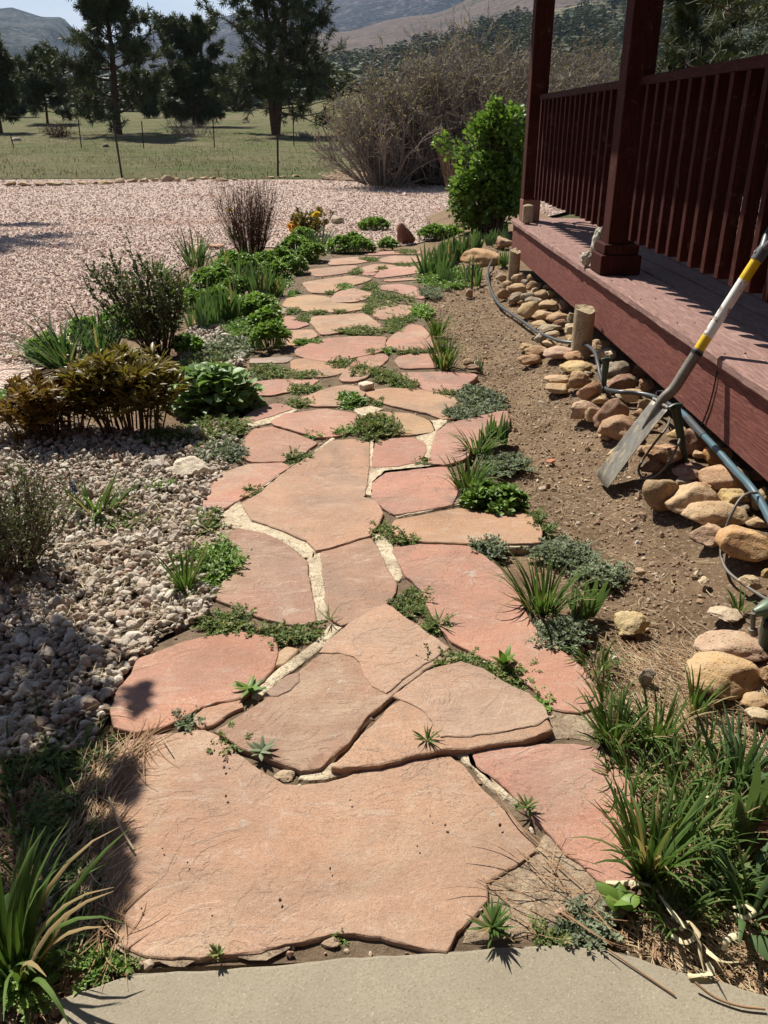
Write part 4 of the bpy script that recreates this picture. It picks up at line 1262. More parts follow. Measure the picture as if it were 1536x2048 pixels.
mb = MB(); tube(mb, p3w[10:20], .0145, 12); mb.build('coupling', M['pipe'], pipe)

def stake(label, a, b, dz, dirs, length, r):
    """half round plastic stake: flattened tube with a notched head"""
    base = PS(*px(ZG, a, b), 0)
    t = thing('pipe_stake', label, 'stake', base, 'green pipe stakes')
    d = np.array(dirs); d = d / np.linalg.norm(d)
    mb = MB()
    x = np.cross(d, [0, 1, 0]); x /= np.linalg.norm(x)
    y = np.cross(d, x)
    ring = [(math.cos(q) * r, math.sin(q) * r * .9) for q in np.linspace(-2.5, 2.5, 11)]
    ring += [(q[0] * .72, q[1] * .72) for q in ring[::-1]]
    k = len(ring)
    V = []
    for s, sc in ((-.03, .5), (.0, .62), (.3, .8), (.72, 1.0), (.97, 1.05), (1.0, .98)):
        V += [d * (s * length) + x * (u * sc) + y * (w * sc) for u, w in ring]
    q = [(l * k + i, l * k + (i + 1) % k, (l + 1) * k + (i + 1) % k, (l + 1) * k + i) for l in range(5) for i in range(k)]
    mb.add(V, q)
    mb.add(V[-k:], [(i, (i + 1), k - 2 - i, k - 1 - i) for i in range(k // 2 - 1)])
    mb.build('shaft', M['green'], t, smooth_=False)
    mb = MB()
    c = d * length * .99
    for ang in np.linspace(0, 2 * PI, 9)[:-1]:
        pass
    tube(mb, [c - x * r * 1.3, c - x * r * .4 + d * .004, c + x * r * .4 + d * .004, c + x * r * 1.3], [r * .55, r * .62, r * .62, r * .55], 8)
    mb.build('clip', M['green'], t)
    return t
b1 = PS(*px(ZG, 672, 1008)); h1 = ztop(b1, px(ZG, 660, 838)[1])
stake('upright dark green pipe stake among the cobbles', 672, 1008, 0, (-.02, .0, 1), h1, .016)
b2 = PS(*px(ZG, 1102, 1372)); t2 = at(*px(ZG, 1052, 1082), b2[1] + .02)
stake('leaning dark green pipe stake right of the shovel', 1102, 1372, 0, t2 - b2, float(np.linalg.norm(t2 - b2)), .017)

# grey stake beside the iris
bs = PS(943, 590); hs = ztop(bs, 532)
mb = MB(); mb.box(-.008, .008, -.004, .004, -.02, hs); mb.box(-.012, .012, -.006, .006, hs, hs + .012)
tag(mb.build('plant_stake', M['green'], loc=bs, smooth_=False), 'slim dark stake standing in front of the far iris clumps', 'stake')

def wire(name, label, cat, pts, r, mat):
    w = [PS(*px(ZG, a, b), dz) for a, b, dz in pts]
    o = np.array(w[0])
    mb = MB()
    tube(mb, catmull([q - o for q in w], 8), r, 7)
    return tag(mb.build(name, mat, loc=o), label, cat)
wire('drip_tube', 'loop of thin grey tubing hanging beside the shovel blade', 'tube',
     [(1022, 1150, .12), (1000, 1200, .12), (945, 1270, .09), (880, 1360, .03), (858, 1415, .015), (872, 1452, .01), (905, 1462, .01), (960, 1438, .02), (1020, 1370, .05), (1065, 1280, .09), (1085, 1210, .10)], .0045, M['tubing'])
wire('drip_tube', 'thin grey tube running from the teal pipe down to the green valve', 'tube',
     [(1478, 1535, .09), (1430, 1540, .10), (1385, 1575, .09), (1342, 1650, .06), (1312, 1730, .02), (1292, 1800, .01), (1292, 1870, .01), (1320, 1940, .01), (1400, 2010, .01), (1500, 2075, .02), (1560, 2110, .04)], .0045, M['tubing'])
wire('wire', 'two thin black wires curling beside the upright pipe stake', 'wire',
     [(500, 1040, .004), (540, 1008, .03), (590, 978, .05), (650, 966, .05), (668, 985, .05), (640, 1012, .03), (590, 1046, .01)], .0022, M['black'])
wire('wire', 'small black coil of wire where the pipe meets the shovel', 'wire',
     [(950, 1020, .10), (955, 1005, .11), (985, 1003, .12), (1003, 1020, .11), (985, 1045, .10), (955, 1040, .09), (948, 1022, .09)], .003, M['black'])

def fp(x, y, off=0.006):
    """a point on the outer face of the fascia"""
    d = ray(x, y)
    t = 0.0
    for _ in range(4):
        X = 1.224 - off - YAW * (d[1] * t)
        t = X / d[0]
    return np.array([d[0] * t, d[1] * t, CAMH + d[2] * t])
w = [fp(1433, 742), fp(1430, 765), fp(1424, 790), fp(1417, 815), fp(1410, 833), fp(1404, 850)]
mb = MB(); tube(mb, catmull([q - w[0] for q in w], 6), .0028, 7)
tag(mb.build('cable', M['black'], loc=w[0]), 'thin black cable hanging down the face of the deck edge', 'cable')

# green valve at the right border
vb = PS(1532, 1290)
v = thing('irrigation_valve', 'green irrigation valve on a stake at the right border', 'valve', vb)
hv = ztop(vb, 1205)
mb = MB(); tube(mb, [(0, 0, -.03), (0, 0, hv * .75)], [.016, .024], 10); mb.build('body', M['green'], v)
mb = MB(); tube(mb, [(-.05, -.005, hv * .80), (-.02, 0, hv * .86), (.03, .01, hv * .86), (.05, .01, hv * .84)], [.008, .022, .024, .01], 12); mb.build('cap', M['valve'], v)
mb = MB(); tube(mb, [(.0, 0, hv * .8), (.03, .03, hv * 1.15), (.06, .05, hv * 1.5)], [.012, .012, .011], 10); mb.build('riser', M['teal'], v)
mb = MB(); tube(mb, [(-.052, -.005, hv * .78), (-.047, -.01, hv * .45)], [.007, .006], 8); tube(mb, [(-.047, -.01, hv * .45), (-.04, -.012, hv * .3)], [.011, .009], 8); mb.build('outlet', M['tubing'], v)
mb = MB(); tube(mb, [(-.024, -.03, hv * .62), (-.018, -.012, hv * .62)], [.010, .008], 10); mb.build('screw', M['black'], v)

# concrete footings
def footing(cx, ytop, ybot, w, xl, label, seed):
    D0 = ray(cx, ytop)
    t = 0.0
    for _ in range(4):
        X = xl - YAW * (D0[1] * t)
        t = X / D0[0]
    top = np.array([D0[0] * t, D0[1] * t, CAMH + D0[2] * t])
    r = w / 2 / F * dep(top)
    mb = MB()
    n = 28
    a = np.arange(n) / n * 2 * PI
    V, k = [], 0
    zt = [math.cos(q - 2.0) * .014 + mnoise.noise((math.cos(q) * 1.1 + seed, math.sin(q) * 1.1, 3.)) * .016 + mnoise.noise((math.cos(q) * 6 + seed, math.sin(q) * 6, 9.)) * .003 for q in a]
    rings = []
    for lev in (0, .5, .88, 1.0):
        rings.append([(math.cos(q) * r * (1 - .03 * (lev == 1)), math.sin(q) * r * (1 - .03 * (lev == 1)), (top[2]) * lev + (zt[i] if lev == 1 else 0)) for i, q in enumerate(a)])
    rings.append([(math.cos(q) * r * .55, math.sin(q) * r * .55, top[2] + zt[i] * .6 - .004 + .01 * mnoise.noise((math.cos(q) * 3, math.sin(q) * 3, seed))) for i, q in enumerate(a)])
    V = np.array(rings).reshape(-1, 3)
    q = [(l * n + i, l * n + (i + 1) % n, (l + 1) * n + (i + 1) % n, (l + 1) * n + i) for l in range(4) for i in range(n)]
    mb.add(V, q)
    mb.add(V[-n:], [tuple(range(n))])
    o = mb.build('concrete_footing', M['footing'], loc=(top[0], top[1] + r, 0), smooth_=True)
    md = o.modifiers.new('edges', 'EDGE_SPLIT'); md.split_angle = R(45)
    return tag(o, label, 'footing', 'concrete footing tubes')
M['footing'] = mortar_mat('footing_concrete', (.47, .38, .25), (.38, .30, .19))
footing(1175, 622, 700, 42, 1.135, 'broken topped concrete tube standing among the cobbles under the middle of the deck edge', 1.3)
footing(1032, 503, 545, 23, 1.14, 'concrete tube under the far corner of the deck edge', 4.1)

# ------------------------------------------------------------------ shovel
def on_line(pxy, p0, d):
    """closest point on the line p0 + s d to the camera ray"""
    r = ray(*pxy); o = np.array([0, 0, CAMH])
    w0 = p0 - o
    a, b, c = d @ d, d @ r, r @ r
    dd, e = d @ w0, r @ w0
    s = (b * e - c * dd) / (a * c - b * b)
    return p0 + d * s
pcon = np.array([1.10, 2.854, .514])
pgr = np.array([1.256, 2.881, .813])
hd = pgr - pcon; hd /= np.linalg.norm(hd)
tipm = .5 * (PS(1201, 951, .0) + PS(1218, 983, .0)) + np.array([0, 0, .004])
psock = on_line((1345, 795), pcon, hd)
sh = thing('shovel', 'long bladed shovel with yellow and white handle leaning on the deck edge', 'shovel', tipm)
def rel(q): return np.asarray(q) - tipm
M['steel'] = plain_mat('worn_steel', (.25, .235, .20), .46, .5, .35, .35, .0008, 14)
def blade_mat():
    k = NM('used_blade_steel')
    c = k.co('Object')
    col = k.mix(k.ramp(k.noise(c, 11, 6, .65, .8), [(.42, 0.0), (.6, 1.0)]), (.235, .22, .185), (.16, .14, .115))
    dirt = k.ramp(k.noise(k.co('Object', (1, 1, .5)), 16, 6, .72, 1.4), [(.52, 0.0), (.60, .85)])
    col = k.mix(dirt, col, (.33, .265, .165))
    col = k.mix(k.ramp(k.noise(c, 60, 4, .7), [(.62, 0.0), (.68, .7)]), col, (.15, .07, .035))
    k.l(k.mix(dirt, (.42, .42, .42), (.8, .8, .8)), k.b.inputs['Roughness'])
    n = k.bump(dirt, .5, .002)
    k.val(k.b.inputs['Base Color'], col); k.b.inputs['Metallic'].default_value = .3
    k.l(n, k.b.inputs['Normal'])
    return k.m
M['blade'] = blade_mat()
M['socket'] = plain_mat('muddy_steel', (.24, .21, .175), .6, .4, .45, .6, .002, 22)
M['ypaint'] = plain_mat('yellow_paint', (.74, .50, .012), .42, .5, 0, .35, .0006, 40)
def wpaint():
    k = NM('scuffed_white_paint')
    c = k.co('Object')
    n = k.noise(c, 26, 6, .7, .6)
    col = k.mix(k.ramp(n, [(.52, 0.0), (.60, 1.0)]), (.72, .71, .68), (.26, .19, .13))
    return k.fin(col, .5, k.bump(n, .3, .002), .4)
M['wpaint'] = wpaint()
M['grip'] = plain_mat('grey_plastic', (.10, .10, .10), .42, .5, 0, .3)
bd = psock - tipm
bl = np.linalg.norm(bd); bd /= bl
yv = np.array([0., 1, 0]); yv -= bd * (yv @ bd); yv /= np.linalg.norm(yv)
nv = np.cross(yv, bd)          # towards the camera side / up
if nv[0] > 0: nv = -nv
mb = MB()
nu, nw = 15, 17
V = []
for side in (0, 1):
    for i in range(nu):
        s = i / (nu - 1)
        L = s * bl * .90
        half = .078 * (1 - .03 * s)
        for j in range(nw):
            u = -1 + 2 * j / (nw - 1)
            crown = .014 * (u * u) * (1 - .35 * s) + .003 * math.sin(s * 3.1)
            ridge = .020 * math.exp(-(u / .17) ** 2) * np.clip((s - .52) / .48, 0, 1) ** 1.4
            tipc = -.010 * (1 - u * u) * (s < .001)
            V.append(bd * (L + tipc) + yv * (u * half) + nv * (crown + ridge - .0022 * side))
V = np.array(V)
q = []
for side in (0, 1):
    b0 = side * nu * nw
    for i in range(nu - 1):
        for j in range(nw - 1):
            f4 = (b0 + i * nw + j, b0 + i * nw + j + 1, b0 + (i + 1) * nw + j + 1, b0 + (i + 1) * nw + j)
            q.append(f4 if side else f4[::-1])
N2 = nu * nw
rim = [j for j in range(nw)] + [i * nw + nw - 1 for i in range(1, nu)] + [(nu - 1) * nw + j for j in range(nw - 2, -1, -1)] + [i * nw for i in range(nu - 2, 0, -1)]
for a_, b_ in zip(rim, rim[1:] + rim[:1]):
    q.append((a_, b_, b_ + N2, a_ + N2))
mb.add(V, q)
o = mb.build('blade', M['blade'], sh)
# rolled step at the top of the blade
for sgn in (-1, 1):
    mb = MB()
    tube(mb, [bd * bl * .90 + yv * sgn * .022 + nv * .006, bd * bl * .905 + yv * sgn * .05 + nv * .006, bd * bl * .90 + yv * sgn * .074 + nv * .010], [.007, .006, .005], 8)
    mb.build('step', M['steel'], sh)
neck = catmull([bd * bl * .62 + nv * .008, bd * bl * .80 + nv * .013, bd * bl * .95 + nv * .012, rel(psock + hd * .03), rel(psock + hd * .10), rel(on_line((1398, 699), pcon, hd))], 6)
rad = np.interp(np.linspace(0, 1, len(neck)), [0, .2, .4, .6, 1], [.004, .010, .0175, .0195, .0195])
mb = MB(); tube(mb, neck, rad, 14); o = mb.build('socket', M['socket'], sh)
pj = on_line((1396, 703), pcon, hd)
mb = MB(); tube(mb, [rel(pj - hd * .012), rel(pj)], .0215, 14); mb.build('collar', M['black'], sh)
def hsec(a, b, mat, lab):
    mb = MB()
    A, B = on_line(a, pcon, hd), on_line(b, pcon, hd)
    tube(mb, [rel(A), rel(A * .5 + B * .5), rel(B)], .0185, 16)
    o = mb.build('handle', mat, sh); o['label'] = lab
hsec((1398, 699), (1414, 673), M['ypaint'], 'short lower yellow band of the handle')
hsec((1414, 673), (1487, 561), M['wpaint'], 'scuffed white middle of the handle')
hsec((1487, 561), (1513, 519), M['ypaint'], 'upper yellow band of the handle')
g0 = on_line((1512, 521), pcon, hd)
mb = MB()
tube(mb, [rel(g0), rel(g0 + hd * .035), rel(g0 + hd * .05)], [.021, .0215, .018], 14)
yh = np.array([0., 1, 0]); yh -= hd * (yh @ hd); yh /= np.linalg.norm(yh)
for sgn in (-1, 1):
    arm = catmull([rel(g0 + hd * .03), rel(g0 + hd * .06 + yh * sgn * .018), rel(g0 + hd * .095 + yh * sgn * .042), rel(g0 + hd * .135 + yh * sgn * .052)], 5)
    tube(mb, arm, np.interp(np.linspace(0, 1, len(arm)), [0, 1], [.016, .010]), 10)
tube(mb, [rel(g0 + hd * .133 - yh * .062), rel(g0 + hd * .138), rel(g0 + hd * .133 + yh * .062)], [.012, .0135, .012], 12)
mb.build('grip', M['grip'], sh)
mb = MB(); n_ = np.cross(hd, yh)
if n_[0] > 0: n_ = -n_
tube(mb, [rel(g0 + hd * .022 + n_ * .019), rel(g0 + hd * .022 + n_ * .0235)], .005, 10); mb.build('rivet', M['steel'], sh)

# ------------------------------------------------------------------ small things on the deck
def deckp(x, y, dz=0.0): return P(x, y, DZ + dz)
b = deckp(1054, 448)
D = dep(b)
hh, rr = ztop(b, 408), 21 / 2 / F * D
mb = MB()
v, f = ico(4)
vv = v.copy()
vv[:, 2] = np.sign(v[:, 2]) * np.abs(v[:, 2]) ** .74
xy_ = np.linalg.norm(vv[:, :2], axis=1)
sc = np.clip(1 - np.clip(np.abs(vv[:, 2]) - .8, 0, 1) ** 2 * 6, .5, 1)
nrm = np.linalg.norm(v[:, :2], axis=1) + 1e-6
rad_ = np.minimum(1.0, nrm * 1.6) * sc
vv[:, 0], vv[:, 1] = v[:, 0] / nrm * rad_, v[:, 1] / nrm * rad_
# carved face looking to the left and towards the viewer
fd = np.array([-.80, -.60])
fr = vv[:, :2] @ fd
sd = vv[:, :2] @ np.array([fd[1], -fd[0]])
m = fr > .2
def g(u, w, a, b_): return np.exp(-((sd - u) / a) ** 2 - ((vv[:, 2] - w) / b_) ** 2)
dsp = -.26 * g(-.36, .36, .17, .08) - .20 * g(.36, .36, .17, .08) + .30 * g(0, .2, .13, .2) - .20 * g(0, -.20, .32, .055) + .09 * g(0, .52, .5, .06) + .08 * g(0, -.34, .22, .07)
vv[:, :2] += (dsp * m)[:, None] * fd
vv = vv * np.array([rr, rr, hh / 2]) + np.array([0, 0, hh / 2])
o = mb.add(vv, np.array(f)).build('carved_stone', M['footing'], loc=b)
tag(o, 'rounded stone carved with a face standing in front of the far post', 'figurine')
M['chalk'] = mortar_mat('white_stone', (.66, .62, .52), (.52, .48, .38))
def lumpy(label, x, y, w, h, seed, b=None):
    b = deckp(x, y + h * .5) if b is None else b
    D = dep(b)
    v, f = ico(4)
    nz = np.array([mnoise.noise((q[0] * 2.2 + seed, q[1] * 2.2, q[2] * 2.2)) * .35 + mnoise.noise((q[0] * 6 + seed, q[1] * 6, q[2] * 6)) * .16 for q in v])
    v = v * (1 + nz)[:, None] * np.array([w / 2 / F * D, w / 2 / F * D, h / 2 / F * D * 1.02])
    v[:, 2] -= v[:, 2].min()
    tag(MB().add(v, np.array(f)).build('white_stone', M['chalk'], loc=b), label, 'ornament', 'rough white stones by the near post')
lumpy('rough white stone standing upright behind the near post base', 1192, 496, 26, 62, 3., np.array([1.206, 4.86, DZ]))
lumpy('lower rough white stone lying on the deck edge against the near post base', 1172, 520, 23, 26, 8.)
# ------------------------------------------------------------------ plant builders
def nrm(a): return a / (np.linalg.norm(a, axis=-1, keepdims=True) + 1e-12)

def frames(d, up):
    y = nrm(d)
    x = np.cross(y, up)
    bad = np.linalg.norm(x, axis=1) < 1e-4
    if bad.any(): x[bad] = np.cross(y[bad], np.array([1., .2, .1]))
    x = nrm(x)
    z = np.cross(x, y)
    return np.stack([x, y, z], -1)

# leaf outlines along +y, unit length
def leaf_shape(w, fold=.15, droop=.15, p=(.32, .68)):
    v = np.array([(0, 0, 0), (w * .85, p[0], fold * w * 2), (w * .8, p[1], fold * w * 2 - droop * .4), (0, 1, -droop),
                  (-w * .8, p[1], fold * w * 2 - droop * .4), (-w * .85, p[0], fold * w * 2), (0, .5, -droop * .1)])
    f = [(0, 1, 6), (1, 2, 6), (2, 3, 6), (6, 3, 4), (6, 4, 5), (0, 6, 5)]
    return v, f
LEAF = leaf_shape(.30)
WIDE = leaf_shape(.42, .12, .2)
NARROW = leaf_shape(.13, .2, .25)
QUAD = (np.array([(-.16, 0, 0), (.16, 0, 0), (.10, 1, 0), (-.10, 1, 0)]), [(0, 1, 2, 3)])
DIA = (np.array([(0, 0, 0), (.28, .5, .04), (0, 1, -.05), (-.28, .5, .04)]), [(0, 1, 2, 3)])

def leaves(mb, pos, d, size, rs, shape=LEAF, upj=.5, tint=None):
    n = len(pos)
    if n == 0: return
    up = np.array([0, 0, 1.0]) + rs.normal(size=(n, 3)) * upj
    Mx = frames(np.asarray(d, float), up) * np.asarray(size).reshape(-1, 1, 1)
    mb.inst(shape[0], shape[1], Mx, pos, rs.random(n) if tint is None else tint)

def blades(mb, p0, azm, el0, bend, L, Wd, rs, K=6, fold=.3, tint=None, twist=0.0):
    n = len(p0)
    s = np.linspace(0, 1, K + 1)
    elv = el0[:, None] - bend[:, None] * s[None] ** 1.6
    azs = azm[:, None] + (rs.normal(size=(n, 1)) * twist) * s[None]
    dx, dy, dz = np.cos(elv) * np.cos(azs), np.cos(elv) * np.sin(azs), np.sin(elv)
    T = np.stack([dx, dy, dz], -1)
    st = T[:, :-1] * (L / K)[:, None, None]
    pts = np.concatenate([p0[:, None], p0[:, None] + np.cumsum(st, 1)], 1)
    pts[:, :, 2] = np.maximum(pts[:, :, 2], -.01 + .006 * s[None])
    rot = rs.uniform(-.6, .6, (n, 1))
    side = np.stack([-np.sin(azs + rot), np.cos(azs + rot), np.zeros_like(azs)], -1)
    nor = np.cross(side, T)
    w = Wd[:, None] * np.minimum(1, .55 + s * 2.2)[None] * (1 - s ** 3.2)[None] * .5 + .0004
    fw = (fold * w)[..., None] * nor
    V = np.stack([pts - side * w[..., None] + fw, pts - fw * .3, pts + side * w[..., None] + fw], 2)
    k = (K + 1) * 3
    base = (np.arange(n) * k)[:, None, None, None]
    i = (np.arange(K) * 3)[None, :, None, None]
    j = np.arange(2)[None, None, :, None]
    q = base + i + j + np.array([0, 1, 4, 3])[None, None, None]
    tt = rs.random(n) if tint is None else tint
    mb.add(V.reshape(-1, 3), q.reshape(-1, 4), np.repeat(tt, k))

def grow(p, d, L, K, rs, wob=.25, up=0.0):
    n = len(p)
    pts = [p]
    d = nrm(d)
    L = np.broadcast_to(L, (n,))
    for _ in range(K):
        d = nrm(d + rs.normal(size=(n, 3)) * wob + np.array([0, 0, up]))
        pts.append(pts[-1] + d * (L / K)[:, None])
    return np.stack(pts, 1)

def sprout(paths, m, rs, lo=.25, hi=1.0, spread=.8):
    """m points along given paths: position, tangent and a side direction"""
    n, K = paths.shape[:2]
    i = rs.integers(0, n, m)
    s = rs.uniform(lo, hi, m) * (K - 1) * .999
    k = np.floor(s).astype(int)
    f = (s - k)[:, None]
    p = paths[i, k] * (1 - f) + paths[i, k + 1] * f
    t = nrm(paths[i, k + 1] - paths[i, k])
    return p, nrm(t + rs.normal(size=(m, 3)) * spread), s / (K - 1), i

def tubes(mb, paths, r0, r1, sides=4, tint=.5):
    n, K = paths.shape[:2]
    r0 = np.broadcast_to(np.asarray(r0, float), (n,))
    r1 = np.broadcast_to(np.asarray(r1, float), (n,))
    t = nrm(np.gradient(paths, axis=1))
    ref = np.where(np.abs(t[:, :1, 2:3]) > .9, np.array([1., 0, 0]), np.array([0, 0, 1.]))
    x = nrm(np.cross(t, np.broadcast_to(ref, t.shape)))
    y = np.cross(t, x)
    a = np.arange(sides) / sides * 2 * PI
    s = np.linspace(0, 1, K)
    r = r0[:, None] * (1 - s) + r1[:, None] * s
    V = paths[:, :, None] + r[..., None, None] * (np.cos(a)[:, None] * x[:, :, None] + np.sin(a)[:, None] * y[:, :, None])
    base = (np.arange(n) * K * sides)[:, None, None, None]
    i = (np.arange(K - 1) * sides)[None, :, None, None]
    j = np.arange(sides)[None, None, :, None]
    j2 = (j + 1) % sides
    q = np.concatenate([base + i + j, base + i + j2, base + i + sides + j2, base + i + sides + j], -1).reshape(-1, 4)
    mb.add(V.reshape(-1, 3), q, tint)

_seed = [1000]
def RS():
    _seed[0] += 1
    return np.random.default_rng(_seed[0])

def ground_pt(x, y):
    p = PS(x, y)
    return p

def strap(name, label, x, y, ytop, wpx, n, mat, wd=.012, bend=.6, group=None, lean=0.0, base=.35, cat='plant', elmin=.95, parent=None, K=6):
    rs = RS()
    b = ground_pt(x, y)
    D = dep(b)
    Wm = wpx / F * D
    H = max(.02, ztop(b, ytop))
    L = rs.uniform(.62, 1.0, n) * H * 1.12
    azm = rs.uniform(0, 2 * PI, n)
    fr = np.sqrt(rs.random(n))
    p0 = np.stack([np.cos(azm) * fr * Wm * .5 * base, np.sin(azm) * fr * Wm * .5 * base * .8, np.full(n, -.012)], 1)
    out = np.clip(Wm * .5 / H, .05, 1.2)
    elv = PI / 2 - np.clip(np.arctan(out) * (.25 + .95 * fr), 0, PI / 2 - .2) + rs.normal(size=n) * .10
    az2 = azm + rs.normal(size=n) * .5
    if lean:
        d = np.stack([np.cos(az2) * np.cos(elv) + lean, np.sin(az2) * np.cos(elv), np.sin(elv)], 1)
        az2 = np.arctan2(d[:, 1], d[:, 0]); elv = np.arctan2(d[:, 2], np.hypot(d[:, 0], d[:, 1]))
    mb = MB()
    blades(mb, p0, az2, elv, rs.uniform(.1, 1.0, n) ** .8 * bend * np.where(rs.random(n) < .16, 3.2, 1.35), L * np.where(rs.random(n) < .3, .6, 1.0), np.full(n, wd) * rs.uniform(.6, 1.1, n), rs, K)
    if parent is not None:
        return mb.build('leaves', M[mat], parent)
    return tag(mb.build(name, M[mat], loc=b), label, cat, group)

def iris(label, x, y, ytop, wpx, fans, group=None, wd=.026):
    rs = RS()
    b = ground_pt(x, y)
    D = dep(b)
    Wm, H = wpx / F * D, ztop(b, ytop)
    mb = MB()
    for _ in range(fans):
        a0 = rs.uniform(0, PI)
        n = int(rs.integers(5, 8))
        u = np.linspace(-1, 1, n)
        c = np.array([rs.uniform(-.4, .4) * Wm, rs.uniform(-.4, .4) * Wm * .8, -.012])
        azm = np.where(u >= 0, a0, a0 + PI) + rs.normal(size=n) * .12
        elv = PI / 2 - np.abs(u) * rs.uniform(.35, .6) + rs.normal(size=n) * .05
        L = H * rs.uniform(.75, 1.05) * (1 - .32 * np.abs(u)) * rs.uniform(.85, 1.05, n)
        p0 = c + np.stack([np.cos(azm), np.sin(azm), 0 * azm], 1) * (np.abs(u) * .018)[:, None]
        # flat sword leaves lie in the plane of the fan
        K = 6
        s = np.linspace(0, 1, K + 1)
        e2 = elv[:, None] - rs.uniform(0, .28, n)[:, None] * s ** 2
        T = np.stack([np.cos(e2) * np.cos(azm)[:, None], np.cos(e2) * np.sin(azm)[:, None], np.sin(e2)], -1)
        pts = np.concatenate([p0[:, None], p0[:, None] + np.cumsum(T[:, :-1] * (L / K)[:, None, None], 1)], 1)
        perp = np.stack([-np.sin(azm), np.cos(azm), 0 * azm], 1)[:, None]
        side = np.cross(T, np.broadcast_to(perp, T.shape))
        w = wd * .5 * np.minimum(1, .7 + s) * (1 - s ** 3) + .0006
        th = .0025 * (1 - s)
        V = np.stack([pts - side * w[None, :, None], pts + perp * th[None, :, None], pts + side * w[None, :, None]], 2)
        k = (K + 1) * 3
        q = (np.arange(n) * k)[:, None, None, None] + (np.arange(K) * 3)[None, :, None, None] + np.arange(2)[None, None, :, None] + np.array([0, 1, 4, 3])
        mb.add(V.reshape(-1, 3), q.reshape(-1, 4), np.repeat(rs.random(n), k))
    return tag(mb.build('iris_clump', M['iris'], loc=b), label, 'plant', group)

def ellipse(x, y, w, h):
    c = ground_pt(x, y + .15 * h)
    D = dep(c)
    y0, y1 = ground_pt(x, y - h * .45), ground_pt(x, y + h * .5)
    return c, w / 2 / F * D, max(.012, abs(y0[1] - y1[1]) * .5 * .86)

def weed(label, x, y, w, h, mat='weed', ang=0.0, group='weeds in the path', dens=1.0, lf=.036, ht=.42, name='weed_patch', shape=DIA, z0=.0):
    rs = RS()
    c, rx, ry = ellipse(x, y, w, h)
    Dd = dep(c)
    lf = max(lf * .8, min(lf, 1.2 * max(rx, ry)))
    nc = int(np.clip(rx * ry * PI / (.028 ** 2) * dens, 3, 90))
    r = np.sqrt(rs.random(nc)) * (1 + .25 * rs.normal(size=nc))
    t = rs.uniform(0, 2 * PI, nc)
    ex, ey = max(.004, rx - lf * .55), max(.004, ry - lf * .45)
    P0 = np.stack([r * np.cos(t) * ex, r * np.sin(t) * ey, np.zeros(nc)], 1)
    ca, sa = math.cos(ang), math.sin(ang)
    P0[:, :2] = P0[:, :2] @ np.array([[ca, sa], [-sa, ca]])
    nf = 10 if Dd < 4 else 7
    n = nc * nf
    p = np.repeat(P0, nf, 0) + rs.normal(size=(n, 3)) * np.array([.004, .004, .001])
    azm = rs.uniform(0, 2 * PI, n)
    elv = rs.uniform(.1, 1.15, n) * ht + .12
    L = lf * rs.uniform(.55, 1.25, n)
    d = np.stack([np.cos(elv) * np.cos(azm), np.cos(elv) * np.sin(azm), np.sin(elv)], 1)
    paths = grow(p, d, L, 4, rs, .16, -.10)
    paths[:, :, 2] = np.maximum(paths[:, :, 2], .001)
    mb = MB()
    tubes(mb, paths, .0009, .0006, 3)
    kk = 7 if Dd < 4 else 5
    pos, dr, tn = [], [], []
    T = nrm(np.gradient(paths, axis=1))
    tf = rs.random(n)
    for s in np.linspace(.30, .98, kk):
        q = s * 4 * .999
        k = int(q); f = q - k
        pp = paths[:, k] * (1 - f) + paths[:, k + 1] * f
        tt = T[:, k]
        sd = nrm(np.cross(tt, np.array([0, 0, 1.]) + rs.normal(size=(n, 3)) * .3))
        for sg in (-1, 1):
            pos.append(pp); dr.append(tt * .55 + sd * sg + rs.normal(size=(n, 3)) * .25 + np.array([0, 0, .2])); tn.append(tf)
    pos.append(paths[:, -1]); dr.append(T[:, -1]); tn.append(tf)
    pos, dr, tn = np.concatenate(pos), np.concatenate(dr), np.concatenate(tn)
    sz = lf * .24 * rs.uniform(.7, 1.3, len(pos)) * (1.0 if Dd < 4 else 1.35)
    leaves(mb, pos, dr, sz, rs, shape, .5, np.clip(tn + rs.normal(size=len(pos)) * .15, 0, 1))
    c = c + np.array([0, 0, z0])
    return tag(mb.build(name, M[mat], loc=c), label, 'weed', group)

